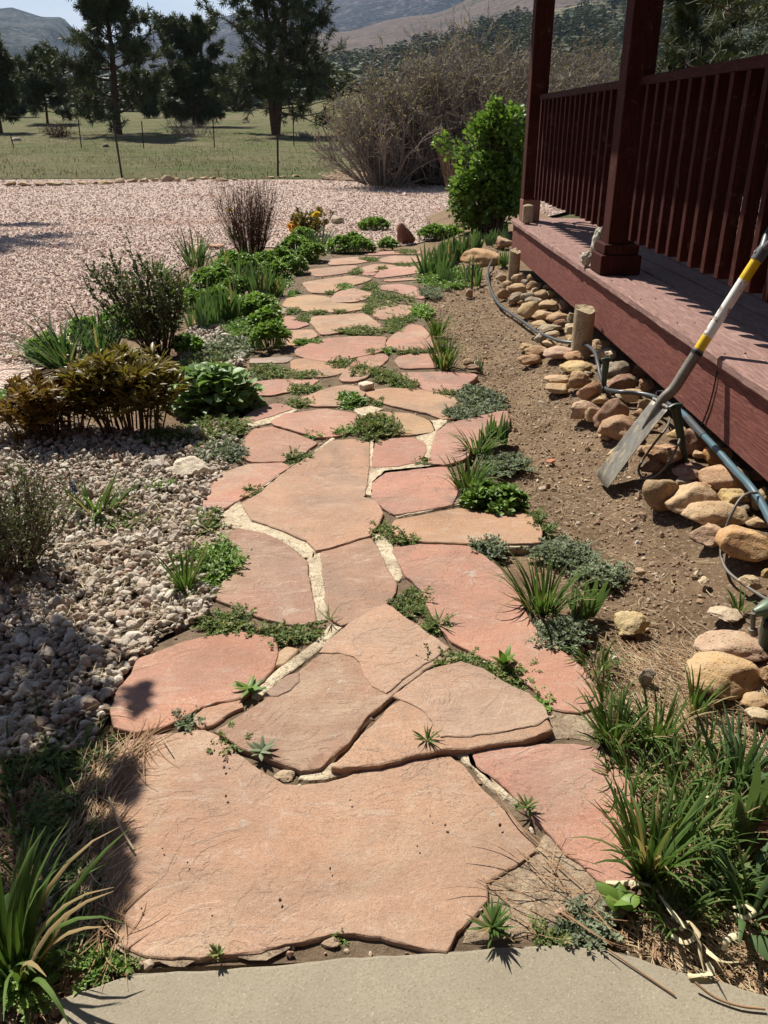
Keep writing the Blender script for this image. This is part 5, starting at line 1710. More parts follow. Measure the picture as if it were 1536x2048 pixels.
def mound(label, x, y, w, h, mat='sedum', group='stonecrop mounds', size=.02, n=None, hf=.85, name='stonecrop_mound', shape=LEAF, per=10, flatz=1.0):
    """a low dome of leafy rosettes"""
    rs = RS()
    c = ground_pt(x, y + .42 * h)
    D = dep(c)
    rx = w / 2 / F * D
    H = max(.03, ztop(c, y - h * .5) * hf)
    ry = min(rx, max(.05, h / F * D * .9))
    c = c + np.array([0, ry * .6, 0])
    n = n or int(np.clip(rx * ry * 4 / size ** 2 * .95, 30, 420))
    t = rs.uniform(0, 2 * PI, n)
    r = np.sqrt(rs.random(n))
    hh = np.sqrt(np.clip(1 - r ** 2.4, 0, 1))
    bump_ = np.array([mnoise.noise((math.cos(a) * q * 2.2 + x, math.sin(a) * q * 2.2, 1.0)) for a, q in zip(t, r)])
    Pp = np.stack([np.cos(t) * r * rx, np.sin(t) * r * ry, (hh * .82 + .10) * H * (1 + .35 * bump_) * flatz], 1)
    Nn = nrm(np.stack([np.cos(t) * r * .8, np.sin(t) * r * .8, hh + .35], 1) + rs.normal(size=(n, 3)) * .22)
    mb = MB()
    root = Pp * np.array([.55, .55, 0.0])
    st = np.stack([root, (root + Pp) * .5 + rs.normal(size=(n, 3)) * .004, Pp], 1)
    tubes(mb, st, .0022, .0014, 3, .15)
    tf = rs.random(n)
    for lay in range(3):
        k = per // (1 + lay // 2)
        pos = np.repeat(Pp - Nn * (lay * size * .55), k, 0)
        nn = np.repeat(Nn, k, 0)
        a = rs.uniform(0, 2 * PI, len(pos))
        u = nrm(np.cross(nn, np.array([.3, .1, 1.0]) + 0 * nn))
        v_ = np.cross(nn, u)
        outd = u * np.cos(a)[:, None] + v_ * np.sin(a)[:, None]
        el_ = rs.uniform(.1, 1.1, len(pos)) * (1.0 - .3 * lay)
        d = outd * np.cos(el_)[:, None] + nn * np.sin(el_)[:, None]
        leaves(mb, pos, d, size * rs.uniform(.7, 1.25, len(pos)), rs, shape, .3, np.clip(np.repeat(tf, k) * .6 + .4 * rs.random(len(pos)) - .12 * lay, 0, 1))
    return tag(mb.build(name, M[mat], loc=c), label, 'plant', group)

def rosette(label, x, y, w, mat, n, wd, name='weed_rosette', el=(.15, .7), shape=None, group='weeds in the path', cat='weed'):
    rs = RS()
    b = ground_pt(x, y)
    b[2] += .016
    L = w / 2 / F * dep(b) * 1.05
    azm = np.linspace(0, 2 * PI, n, endpoint=False) + rs.normal(size=n) * .2
    mb = MB()
    blades(mb, np.zeros((n, 3)) + rs.normal(size=(n, 3)) * .002, azm, rs.uniform(el[0], el[1], n), rs.uniform(.2, .8, n), L * rs.uniform(.7, 1.15, n), np.full(n, wd), rs, 5, .35)
    return tag(mb.build(name, M[mat], loc=b), label, cat, group)

# ------------------------------------------------------------------ left border
def tufts(spec):
    for s in spec:
        strap(*s[0], **s[1])

strap('daffodil_clump', 'left daffodil clump, dark strap leaves fanning out over the drive', 128, 728, 600, 240, 70, 'strap', .016, .55, base=.30, lean=-.28)
strap('daffodil_clump', 'upright dark daffodil clump behind the bronze peonies', 208, 712, 592, 130, 60, 'strap', .017, .35, base=.40)
strap('daffodil_clump', 'dark strap leaved clump standing out against the drive gravel', 392, 532, 446, 92, 60, 'strap', .020, .4, base=.45)
strap('daffodil_clump', 'small narrow strap leaved clump behind the small leaved shrub', 318, 548, 496, 70, 34, 'strap', .016, .4, base=.5)

# yellow daffodil-like flowers
def flower_clump(label, x, y, ytop, wpx, n, flowers, mat):
    b = ground_pt(x, y)
    t = thing('daffodil', label, 'flower', b)
    strap('', '', x, y, ytop, wpx, n, 'strap', .018, .4, base=.5, parent=t)
    rs = RS()
    for fx, fy in flowers:
        q = at(fx, fy, b[1] - .03) - b
        mb = MB()
        path = np.array([[0, 0, 0], q * .5 + np.array([0, 0, q[2] * .1]), q])[None]
        tubes(mb, path, .004, .003, 5)
        mb.build('flower_stem', M['strap'], t)
        mb = MB()
        k = 12
        a = np.arange(k) / k * 2 * PI
        d = np.stack([np.cos(a), np.sin(a), np.where(np.arange(k) % 2, .9, .35)], 1)
        leaves(mb, np.repeat(q[None], k, 0), d, np.full(k, .052), rs, WIDE, .1)
        d2 = np.stack([np.cos(a) * .35, np.sin(a) * .35, np.ones(k)], 1)
        leaves(mb, np.repeat(q[None], k, 0), d2, np.full(k, .04), rs, WIDE, .1)
        mb.build('bloom', M[mat], t)
flower_clump('daffodil clump with a yellow bloom beside the orange tinged shrub', 637, 492, 442, 84, 60, [(630, 434), (634, 429)], 'yellow')
flower_clump('thin leaved clump with one yellow bloom left of the twiggy bush', 470, 478, 440, 44, 18, [(460, 424)], 'yellow')

def stem_shrub(name, label, x, y, ytop, wpx, nst, ntw, nleaf, lsize, leafmat, twigmat, shape=LEAF, spread=1.0, lo=.3, r=.004, cat='shrub', group=None, lean=0.0, up=.05, wob=.16, twl=.35, tall=None):
    rs = RS()
    b = ground_pt(x, y)
    D = dep(b)
    Wm, H = wpx / F * D, ztop(b, ytop)
    t = thing(name, label, cat, b, group)
    a = rs.uniform(0, 2 * PI, nst)
    fr = np.sqrt(rs.random(nst))
    p = np.stack([np.cos(a) * fr * Wm * .12, np.sin(a) * fr * Wm * .12, np.full(nst, -.02)], 1)
    o = np.clip(Wm / 2 / H, .1, 1.6) * spread
    d = np.stack([np.cos(a) * fr * o + lean, np.sin(a) * fr * o, np.ones(nst)], 1)
    L = H * rs.uniform(.6, 1.05, nst) * np.sqrt(1 + (fr * o * .7) ** 2)
    if tall is not None:
        for i, (tx, ty) in enumerate(tall):
            q = at(tx, ty, b[1]) - b
            d[i] = q; L[i] = np.linalg.norm(q)
    st = grow(p, d, L, 8, rs, wob * .6, up)
    mb = MB()
    tubes(mb, st, r, r * .35, 5)
    p2, d2, s2, _ = sprout(st, ntw, rs, .2, 1.0, .75)
    tw = grow(p2, d2 + np.array([0, 0, .25]), H * twl * rs.uniform(.4, 1.0, ntw) * (1.15 - .5 * s2), 5, rs, wob, up)
    tubes(mb, tw, r * .45, r * .2, 3)
    mb.build('stems', M[twigmat], t)
    if nleaf:
        allp = tw
        p3, d3, _, _ = sprout(allp, int(nleaf * .75), rs, .15, 1.0, 1.0)
        p4, d4, _, _ = sprout(st, int(nleaf * .25), rs, lo, 1.0, 1.0)
        p3, d3 = np.concatenate([p3, p4]), np.concatenate([d3, d4])
        k = p3[:, 2] > H * lo * rs.uniform(.3, 1.0, len(p3))
        p3, d3 = p3[k], d3[k]
        mb = MB()
        leaves(mb, p3, d3 + np.array([0, 0, .35]), lsize * rs.uniform(.6, 1.3, len(p3)), rs, shape, .6)
        mb.build('foliage', M[leafmat], t)
    return t

stem_shrub('currant_shrub', 'round grey green small leaved shrub with red brown stems, tallest of the left border', 318, 705, 512, 180, 46, 420, 8500, .017, 'shrub', 'twigr', WIDE, 1.0, .30, .0045,
           tall=[(208, 494), (213, 500), (228, 500), (205, 520), (196, 568), (190, 575)])
stem_shrub('twiggy_bush', 'vase shaped bush of thin bare brown twigs at the edge of the drive', 503, 515, 362, 150, 120, 900, 700, .016, 'dry', 'twigr', NARROW, 1.05, .1, .0036, cat='bush', up=.12, wob=.10, twl=.42)
stem_shrub('bronze_shrub', 'small bronze and orange leaved shrub behind the yellow flower', 622, 470, 416, 84, 26, 160, 1500, .040, 'peonyg', 'twigr', LEAF, 1.0, .15, .005, cat='shrub')
stem_shrub('orange_plant', 'low orange flowering plant left of the yellow flower', 592, 470, 436, 42, 16, 60, 500, .04, 'orange', 'twigr', LEAF, 1.0, .3, .004, cat='flower')

def peony(label, x, y, ytop, wpx, nst, mat):
    rs = RS()
    b = ground_pt(x, y)
    D = dep(b)
    Wm, H = wpx / F * D, ztop(b, ytop)
    t = thing('peony', label, 'plant', b, 'bronze peonies')
    a = rs.uniform(0, 2 * PI, nst)
    fr = np.sqrt(rs.random(nst))
    p = np.stack([np.cos(a) * fr * Wm * .34, np.sin(a) * fr * Wm * .26, np.full(nst, -.02)], 1)
    d = np.stack([np.cos(a) * fr * .28, np.sin(a) * fr * .28, np.ones(nst)], 1)
    st = grow(p, d, H * rs.uniform(.55, .95, nst), 5, rs, .06, .05)
    mb = MB(); tubes(mb, st, .0042, .0028, 5); mb.build('stems', M['twigr'], t)
    # leaf stalks, each ending in narrow leaflets
    m = nst * 8
    p2, d2, s2, _ = sprout(st, m, rs, .45, 1.0, 1.0)
    stalk = grow(p2, d2 * np.array([1, 1, .6]) + np.array([0, 0, .45]), H * .20 * rs.uniform(.6, 1.3, m), 3, rs, .1, .02)
    mb = MB(); tubes(mb, stalk, .0018, .0012, 3, .2)
    T = nrm(stalk[:, -1] - stalk[:, -2])
    k = 9
    pos = np.repeat(stalk[:, -1], k, 0) - np.repeat(T, k, 0) * rs.uniform(0, H * .06, m * k)[:, None]
    sd = nrm(np.cross(T, np.array([0, 0, 1.]) + rs.normal(size=(m, 3)) * .2))
    w = np.tile(np.linspace(-1.3, 1.3, k), m)[:, None]
    dr = np.repeat(T, k, 0) + np.repeat(sd, k, 0) * w + rs.normal(size=(m * k, 3)) * .25 + np.array([0, 0, .15])
    leaves(mb, pos, dr, H * .20 * rs.uniform(.6, 1.2, m * k), rs, NARROW, .5, np.clip(np.repeat(rs.random(m), k) + rs.normal(size=m * k) * .12, 0, 1))
    mb.build('foliage', M[mat], t)
    return t
peony('left bronze brown peony with dense narrow leaves and brown seedheads', 105, 868, 750, 190, 42, 'peony')
peony('olive bronze peony clump right of the browner one, below the small leaved shrub', 268, 862, 706, 170, 44, 'peonyg')
# brown dried seedheads on the left peony
stem_shrub('dried_flowerheads', 'patch of dried brown flowerheads in front of the left bronze peony', 80, 868, 758, 130, 40, 200, 1500, .012, 'drydark', 'twigr', DIA, 1.0, .5, .003, cat='plant')

for i_, (x_, y_, w_, h_) in enumerate([(400, 720, 90, 40), (480, 650, 60, 40), (340, 760, 80, 40), (300, 650, 100, 40), (450, 560, 90, 30), (250, 720, 100, 40), (560, 560, 40, 30), (40, 790, 90, 40)]):
    weed(['low weeds right of the olive peony', 'low weeds between the iris fans and the stonecrop', 'low weeds between the olive peony and the broad leaved plant', 'low weeds under the small leaved shrub', 'low weeds below the strap leaved clump', 'low weeds between the daffodils and the olive peony', 'low weeds at the path edge by the bend', 'low weeds at the left border beside the peonies'][i_],
         x_, y_, w_, h_, random.choice(['silver', 'weed', 'weedb']), group='left border weeds', lf=.055)
def broad(label, x, y, ytop, wpx, n, L, mat='comfrey'):
    rs = RS()
    b = ground_pt(x, y)
    D = dep(b)
    Wm, H = wpx / F * D, ztop(b, ytop) * .85
    t = rs.uniform(0, 2 * PI, n)
    r = np.sqrt(rs.random(n))
    p = np.stack([np.cos(t) * r * Wm * .42, np.sin(t) * r * Wm * .30, np.zeros(n)], 1)
    top = p + np.stack([np.cos(t) * r * .02, np.sin(t) * r * .02, H * (.30 + .7 * np.sqrt(1 - r ** 2)) * rs.uniform(.6, 1.0, n)], 1)
    mb = MB()
    tubes(mb, np.stack([p * np.array([.8, .8, 1]), (p + top) / 2, top], 1), .003, .002, 4, .3)
    for k in range(5):
        a = t + rs.normal(size=n) * 1.6
        e = rs.uniform(-.15, .9, n)
        d = np.stack([np.cos(a) * np.cos(e), np.sin(a) * np.cos(e), np.sin(e)], 1)
        leaves(mb, top - np.array([0, 0, H * .12 * k]), d, L * rs.uniform(.5, 1.25, n), rs, WIDE, .35)
    return tag(mb.build('broad_leaved_plant', M[mat], loc=b), label, 'plant')
broad('bright broad leaved clump with cupped leaves beside the path, right of the peonies', 430, 812, 716, 176, 190, .062)

GI = 'iris clumps of the left border'
iris('upright iris clump between the small leaved shrub and the drive', 345, 600, 520, 70, 6, GI, .022)
iris('iris fans at the back of the left border, behind the tall green clump', 452, 556, 492, 70, 5, GI, .022)
iris('iris fans between the stonecrop mounds and the path bend', 548, 590, 530, 50, 4, GI, .02)
iris('broad grey green iris fans right of the small leaved shrub', 398, 655, 562, 66, 5, GI)
iris('second iris fan group, nearer the stonecrop', 446, 640, 544, 70, 6, GI)
iris('tall green iris clump beside the path in the middle of the left border', 505, 595, 500, 92, 11, GI, .022)
iris('small iris fan in front of the strap leaved clump on the drive side', 440, 522, 486, 40, 3, GI)
iris('lone iris fan at the foot of the twiggy bush', 494, 522, 478, 30, 2, GI)

for a in [
 ('lowest stonecrop mound of the left border, touching the path', 541, 674, 84, 62), ('bright stonecrop mound second from the bottom', 514, 614, 86, 56),
 ('stonecrop mound below the tall green iris clump', 530, 640, 70, 44), ('small stonecrop mound right of the tall green iris clump', 545, 543, 58, 42),
 ('round stonecrop mound on the path edge at the bend', 584, 531, 60, 44), ('stonecrop mound next to the path below the daffodil with the yellow bloom', 622, 506, 62, 46),
 ('wide low stonecrop mound at the far left end of the path', 700, 490, 98, 40), ('stonecrop patch behind the tall green iris clump', 470, 530, 90, 50),
 ('stonecrop patch at the foot of the strap leaved clump', 425, 555, 90, 44), ('stonecrop mound under the twiggy bush', 562, 512, 56, 40),
 ('yellow green stonecrop patch below the daffodil leaves', 590, 488, 60, 36), ('low green patch with strap leaves on the cream gravel', 748, 447, 62, 28),
 ('small bright green clump left of the red boulder', 776, 488, 40, 24), ('bright green patch right of the red boulder', 880, 464, 92, 30),
 ('yellow green patch beside the upright daffodil clump', 168, 660, 70, 50), ('pale green patch behind the iris fans', 390, 600, 70, 40)]:
    mound(*a, size=.034 if a[2] < 600 else .030)

for a in [
 ('stonecrop mound between the two iris fan groups and the small leaved shrub', 425, 600, 80, 44), ('stonecrop mound right of the second iris fan group', 478, 612, 60, 40),
 ('stonecrop mound against the tall green iris clump on its left', 468, 575, 70, 40), ('stonecrop mound in front of the twiggy bush', 530, 522, 60, 36),
 ('dull green low clump behind the upright daffodil clump', 240, 640, 90, 50), ('low green clump between the daffodils and the drive', 90, 700, 90, 50), ('green clump right of the small leaved shrub at its foot', 372, 690, 60, 40), ('green clump behind the small leaved shrub', 350, 590, 80, 44), ('low mound left of the daffodil with the yellow bloom', 605, 470, 50, 30)]:
    mound(*a, size=.032)
# grassy and weedy fillers in the left border
weed('pale weedy patch below the stonecrop mounds', 455, 690, 110, 60, 'silver', group='left border weeds', lf=.06)
weed('grey green weed between the broad leaved plant and the white boulder', 440, 852, 110, 64, 'weed', group='left border weeds', lf=.05, dens=1.4)
weed('grey green weed just above the white boulder', 452, 902, 100, 42, 'silver', group='left border weeds', lf=.05, dens=1.4)
weed('low dark weed in the shade under the peonies', 330, 870, 120, 40, 'weed', group='left border weeds', lf=.05)

# fine twigged dark shrub and hyacinth at the left
stem_shrub('fine_shrub', 'dark fine twigged shrub at the left border above the shaded gravel', 28, 1150, 935, 240, 70, 700, 5200, .013, 'shrub', 'twig', DIA, 1.1, .15, .0025, cat='shrub', up=.02, wob=.2)
hb = ground_pt(196, 1025)
hy = thing('grape_hyacinth', 'strap leaved grape hyacinth clump with one blue flower spike on the gravel', 'flower', hb)
strap('', '', 196, 1025, 932, 150, 46, 'grass', .011, .8, base=.35, parent=hy)
q = at(147, 978, hb[1] + .03) - hb
rs = RS()
mb = MB(); tubes(mb, np.array([[q[0] * .8, q[1], 0], q * np.array([.95, 1, .5]), q])[None], .0022, .0018, 5); mb.build('flower_stem', M['grass'], hy)
mb = MB()
k = 60
zz = rs.uniform(-.012, .028, k); aa = rs.uniform(0, 2 * PI, k); rr_ = .009 * (1 - (zz + .012) / .06)
v_, f_ = ICO1
mb.inst(v_, f_, np.repeat(np.eye(3)[None] * .0042, k, 0), q + np.stack([np.cos(aa) * rr_, np.sin(aa) * rr_, zz], 1), rs.random(k))
mb.build('bloom', M['blue'], hy)
weed('weedy fringe below the hyacinth leaves', 225, 1045, 120, 40, 'weed', group='gravel weeds', lf=.045)
weed('small green weed on the gravel left of the white boulder', 325, 968, 50, 26, 'weedb', group='gravel weeds', lf=.04)
weed('weed at the gravel edge below the white boulder', 410, 1040, 60, 56, 'weed', group='gravel weeds', lf=.045)
weed('tiny weed in the middle of the gravel', 250, 1180, 40, 24, 'weed', group='gravel weeds', lf=.03)
weed('yellow green weed left of the weed row', 338, 1195, 36, 34, 'sedum', group='gravel weeds', lf=.03)
strap('grass_tuft', 'dark spiky grass tuft in front of the bright green weed, left edge of the path', 372, 1180, 1092, 100, 60, 'grass', .007, .5, base=.2, group='grass tufts', cat='grass')
weed('bright green leafy weed sprawling over the left edge of the path', 425, 1120, 118, 84, 'weedb', lf=.055, dens=1.2, shape=LEAF)
weed('long grey green weed row left of the straight cream mortar strip', 448, 1242, 116, 52, 'weed', dens=1.5)
weed('weed row right of the long one, ending at the mortar strip', 578, 1262, 128, 50, 'weed', dens=1.3)

# ------------------------------------------------------------------ weeds in the path
WP = [
 (ZN, 462, 1487, 84, 54, 'weed', 'clover like weed on the upper edge of the largest flagstone', {}),
 (ZN, 380, 1441, 62, 30, 'silver', 'small grey green weed in the crack under the dark pink flagstone', {}),
 (ZN, 905, 1318, 120, 48, 'weed', 'weed band between the two tone flagstone and the raised peach one', dict(ang=-.15, dens=1.4)),
 (ZN, 1015, 1340, 110, 66, 'weed', 'weed patch around the upright dandelion leaf', dict(ang=-.5, dens=1.3)),
 (ZN, 1093, 1398, 46, 48, 'sedum', 'bright yellow green weed at the corner of the raised peach flagstone', dict(shape=LEAF, lf=.03)),
 (ZB, 1005, 858, 130, 150, 'weed', 'weed filling the joint below the slanting cream mortar strip', dict(ang=-.6, dens=1.3)),
 (ZN, 868, 1248, 60, 40, 'weed', 'lower end of the weedy joint beside the long smooth flagstone', {}),
 (ZB, 900, 592, 100, 74, 'weed', 'weed at the lower corner of the big central flagstone', {}),
 (ZB, 985, 630, 110, 46, 'weed', 'low weed left of the wide flat flagstone', {}),
 (ZA, 715, 1315, 236, 140, 'weed', 'biggest bushy dark weed of the path, between two red and orange flagstones', dict(dens=1.6, lf=.05, ht=.9)),
 (ZA, 535, 1345, 150, 62, 'weedb', 'green weed left of the bushy dark weed', dict(dens=1.3)),
 (ZA, 360, 1366, 92, 52, 'weedb', 'small green weed at the corner of the rounded pink flagstone', {}),
 (ZA, 262, 1492, 160, 84, 'weed', 'olive weed at the upper left corner of the big central flagstone', {}),
 (ZA, 560, 1172, 150, 76, 'weedb', 'bright leafy weed in the joint under the curved peach flagstone', dict(shape=LEAF, lf=.05)),
 (ZA, 700, 1180, 90, 46, 'weed', 'small olive weed right of the bright leafy weed', {}),
 (ZA, 280, 1186, 176, 64, 'weed', 'weed strip below the pale pink flagstone', {}),
 (ZA, 312, 1106, 200, 66, 'weed', 'weed strip right of the broad leaved plant', {}),
 (ZA, 735, 1020, 210, 190, 'weed', 'long dark weed running up from the little white stone', dict(ang=.7, dens=1.5, ht=.8)),
 (ZA, 522, 958, 164, 56, 'weed', 'weed between the five sided and slanted red flagstones', {}),
 (ZA, 680, 906, 100, 32, 'weed', 'thin weed above the slanted red flagstone', {}),
 (ZA, 112, 1006, 236, 96, 'weed', 'dense dark weed strip left of the five sided flagstone', dict(dens=1.5)),
 (ZA, 330, 1030, 150, 50, 'weed', 'weed on the lower edge of the five sided flagstone', {}),
 (ZA, 620, 785, 290, 52, 'weed', 'long dark weed strip across the middle of the path', dict(dens=1.3)),
 (ZA, 800, 745, 130, 90, 'weed', 'weed at the right end of the long strip across the middle', {}),
 (ZA, 760, 590, 330, 136, 'weed', 'largest weed patch of the far path, dark and matted', dict(dens=1.4)),
 (ZA, 670, 655, 84, 76, 'weed', 'weed left of the flagstone that is ringed with weeds', {}),
 (ZA, 680, 535, 110, 56, 'weed', 'weed at the top of the largest far patch', {}),
 (ZA, 240, 672, 92, 44, 'weed', 'weed on the grey flagstone beside the stonecrop', {}),
 (ZA, 300, 712, 86, 60, 'weed', 'brownish weed left of the wide peach flagstone', {}),
 (ZA, 388, 686, 104, 28, 'weed', 'grassy line of weed below the tan flagstone', {}),
 (ZA, 508, 680, 84, 24, 'weed', 'short line of weed above the wide peach flagstone', {}),
 (ZA, 320, 846, 180, 42, 'weedb', 'green weed line above the wide oval flagstone', {}),
 (ZA, 920, 902, 200, 36, 'weed', 'weed line above the small flat pink flagstone', {}),
 (ZA, 870, 720, 120, 40, 'weed', 'weed above the triangular pink flagstone', {}),
 (ZA, 770, 890, 60, 50, 'weedb', 'small bright weed at the top of the long dark weed', {}),
 (ZA, 890, 1085, 90, 44, 'weed', 'weed at the left end of the pointed pink flagstone', {}),
 (ZA, 590, 452, 66, 36, 'weed', 'small weed above the broad pale flagstone', {}),
 (ZA, 530, 537, 84, 42, 'weedb', 'little bright weed on the lower edge of the broad pale flagstone', {}),
 (ZA, 660, 386, 110, 28, 'weed', 'thin weed line in the second row from the far end', {}),
 (ZA, 860, 420, 124, 26, 'weed', 'thin weed line at the far right', {}),
 (ZA, 880, 345, 124, 28, 'weed', 'weed line at the farthest edge of the path', {}),
 (ZA, 740, 440, 64, 28, 'weed', 'small weed between the diamond shaped and pinkish flagstones', {}),
 (ZA, 1000, 565, 130, 66, 'silver', 'grey green weed on the soil right of the largest far patch', {}),
 (ZA, 240, 575, 70, 36, 'weedb', 'small weed left of the broad pale flagstone', {}),
 (ZA, 450, 575, 60, 26, 'weed', 'tiny weed under the broad pale flagstone', {}),
 (ZA, 1090, 1135, 110, 46, 'weed', 'small weed left of the grey green weeds at the right path edge', {}),
 (ZA, 950, 1520, 80, 44, 'weed', 'small weed on the mortar left of the grassy clump', {}),
 (ZN, 500, 985, 46, 22, 'weed', 'tiny weed on the mortar at the left corner of the big central flagstone', {}),
]
for z, a, b, w, h, mt, lab, kw in WP:
    x, y = px(z, a, b)
    weed(lab, x, y, w / z[2], h / z[2], mt, **kw)
rosette('dandelion rosette on the mortar strip left of the two tone flagstone', 500, 1388, 84, 'weedb', 11, .014)
rosette('pale grey leaved rosette on the edge of the largest flagstone', 525, 1513, 66, 'silver', 14, .012)
rosette('spiky dark grass tuft at the mortar chip', 855, 1495, 74, 'grass', 26, .0035, el=(.2, 1.2))
rosette('spiky grass tuft at the right end of the flaking mortar strip', 1052, 1628, 66, 'grass', 18, .004, el=(.2, 1.0))
rosette('upright dandelion leaves in the weed patch right of the raised flagstone', 1008, 1338, 76, 'weedb', 6, .018, el=(.7, 1.3))
rosette('small weed tuft standing on the joint of the concrete patio', 436, 1925, 46, 'weed', 22, .005, el=(.5, 1.4))
rosette('grass seedling on the joint of the two tone flagstone', 660, 1250, 70, 'grass', 7, .0028, el=(.3, 1.1))
rosette('grass seedling in the weedy joint left of the long smooth flagstone', 875, 1255, 96, 'grass', 12, .004, el=(.2, .9))
rosette('green tuft in front of the rough concrete fill at the patio edge', 985, 1872, 110, 'grass', 40, .006, el=(.2, 1.2))
weed('tiny green weed under the front edge of the largest flagstone', 676, 1862, 30, 20, 'weedb', lf=.02)
weed('moss at the lower left corner of the largest flagstone', 250, 1925, 70, 40, 'weed', lf=.02, dens=2)
weed('fine leaved weed at the right end of the patio edge', 1165, 1845, 120, 60, 'silver', lf=.04, dens=1.3)
weed('low weed line along the patio edge', 1090, 1868, 150, 24, 'weed', lf=.03)

# ------------------------------------------------------------------ right side
GT = 'grass tufts'
iris('far left iris clump beside the end of the path', 872, 545, 470, 66, 9, 'right iris clumps', .024)
iris('tall iris clump behind the far left one', 908, 520, 452, 60, 9, 'right iris clumps', .026)
iris('pale iris clump in front of the green bush', 948, 505, 446, 60, 8, 'right iris clumps', .028)
iris('iris clump nearest the deck corner', 990, 488, 446, 50, 6, 'right iris clumps', .028)
iris('iris leaves arching in front of the flat sandstone', 915, 562, 498, 80, 6, 'right iris clumps', .024)
iris('small iris fan right of the dark stake', 960, 570, 520, 26, 2, 'right iris clumps', .024)
iris('little iris fan on the flat sandstone', 1000, 532, 476, 30, 2, 'right iris clumps', .022)
weed('dark ground cover under the far iris clumps', 890, 548, 110, 46, 'weedb', group='right weeds', lf=.07)
strap('grass_tuft', 'grass tuft on the right edge of the path below the bright weed', 873, 668, 612, 60, 70, 'grass', .008, .6, group=GT, cat='grass')
strap('grass_tuft', 'long green grass tuft below the upper one on the right edge', 888, 735, 668, 62, 90, 'grass', .008, .5, group=GT, cat='grass', base=.6)
strap('grass_tuft', 'light grass between the two right edge tufts', 880, 700, 652, 40, 40, 'grass', .008, .5, group=GT, cat='grass', base=.6)
weed('bright yellow green weed at the top of the right edge grass', 842, 622, 44, 24, 'sedum', group='right weeds', shape=LEAF, lf=.05)
iris('single iris leaf standing beside the small tan stone', 957, 740, 690, 14, 1, None, .014)
weed('grey green weed spreading over the soil at the right end of the curved flagstone', 958, 792, 112, 62, 'silver', group='right weeds', lf=.045, dens=1.4)
weed('grey green weed on the tip of the slanting flagstone', 925, 828, 70, 30, 'silver', group='right weeds', lf=.05)
iris('tall grassy iris clump standing over the slanting flagstone', 985, 885, 806, 70, 5, None, .022)
strap('grass_tuft', 'arching grass clump left of the tall grassy iris', 955, 905, 836, 110, 60, 'grass', .009, .9, group=GT, cat='grass', base=.3)
weed('dark weeds below the tall grassy iris', 1005, 920, 100, 50, 'silver', group='right weeds', lf=.045)
strap('grass_tuft', 'dense grass tuft above the bright green cushion', 938, 985, 900, 92, 100, 'grass', .0075, .7, group=GT, cat='grass', base=.4)
mound('bright green parsley leaved cushion hanging over the flat flagstone', 992, 998, 128, 64, 'weedb', None, .028, name='cushion_plant', shape=LEAF, hf=.55)
weed('small dark tuft at the right end of the wide flat flagstone', 1080, 1042, 40, 50, 'weed', group='right weeds', lf=.04)
weed('grey green weed below the end of the wide flat flagstone', 1130, 1098, 128, 58, 'silver', group='right weeds', lf=.045, dens=1.3)
weed('grey green weed further right on the soil', 1195, 1140, 110, 50, 'silver', group='right weeds', lf=.045, dens=1.0)
weed('weed at the top of the long smooth flagstone', 975, 1092, 70, 40, 'silver', group='right weeds', lf=.05)
strap('grass_tuft', 'long arching grass clump at the right edge of the long smooth flagstone', 1085, 1220, 1102, 140, 90, 'grass', .0068, .9, group=GT, cat='grass', base=.45)
iris('two broad iris leaves behind the arching grass clump', 1165, 1232, 1138, 52, 2, None, .026)
weed('grey green weed along the right edge below the arching grass', 1120, 1262, 90, 80, 'silver', group='right weeds', lf=.05, ang=-.8, dens=1.3)
strap('grass_tuft', 'big upright grass tuft at the corner of the rough concrete fill', 1232, 1480, 1384, 140, 105, 'grass', .0065, .8, group=GT, cat='grass', base=.45)
strap('grass_tuft', 'grass tuft right of the pale grey stone', 1312, 1480, 1376, 120, 70, 'grass', .007, .8, group=GT, cat='grass', base=.5)
strap('grass_tuft', 'biggest dark strap leaved tuft beside the front right flagstone', 1298, 1755, 1585, 160, 85, 'grass', .010, .9, group=GT, cat='grass', base=.30)
strap('grass_tuft', 'thin grass between the biggest tuft and the iris leaves', 1375, 1690, 1560, 130, 60, 'grass', .006, 1.0, group=GT, cat='grass', base=.7)
strap('grass_tuft', 'grass at the right border below the brown stone', 1478, 1560, 1440, 150, 70, 'strap', .010, 1.0, group=GT, cat='grass', base=.5)
strap('grass_tuft', 'scrubby grass behind the iris leaves', 1440, 1640, 1530, 150, 60, 'grass', .006, 1.0, group=GT, cat='grass', base=.8)
strap('grass_tuft', 'sparse grass below the largest tan boulder', 1390, 1420, 1340, 60, 24, 'grass', .006, .8, group=GT, cat='grass', base=.5)
strap('grass_tuft', 'sparse tuft by the green valve', 1480, 1215, 1170, 40, 20, 'grass', .005, .8, group=GT, cat='grass', base=.5)
strap('grass_tuft', 'thin grass on the soil above the big upright tuft', 1215, 1400, 1330, 60, 26, 'grass', .005, .8, group=GT, cat='grass', base=.6)
strap('grass_tuft', 'arching blue green leaves at the lower right border', 1500, 1830, 1700, 160, 26, 'strap', .013, 1.1, group=GT, cat='grass', base=.6)
weed('low weeds under the grass at the right border', 1460, 1720, 150, 110, 'weed', group='right weeds', lf=.05)
weed('low weeds between the biggest tuft and the concrete', 1390, 1800, 90, 60, 'weed', group='right weeds', lf=.04, dens=.6)
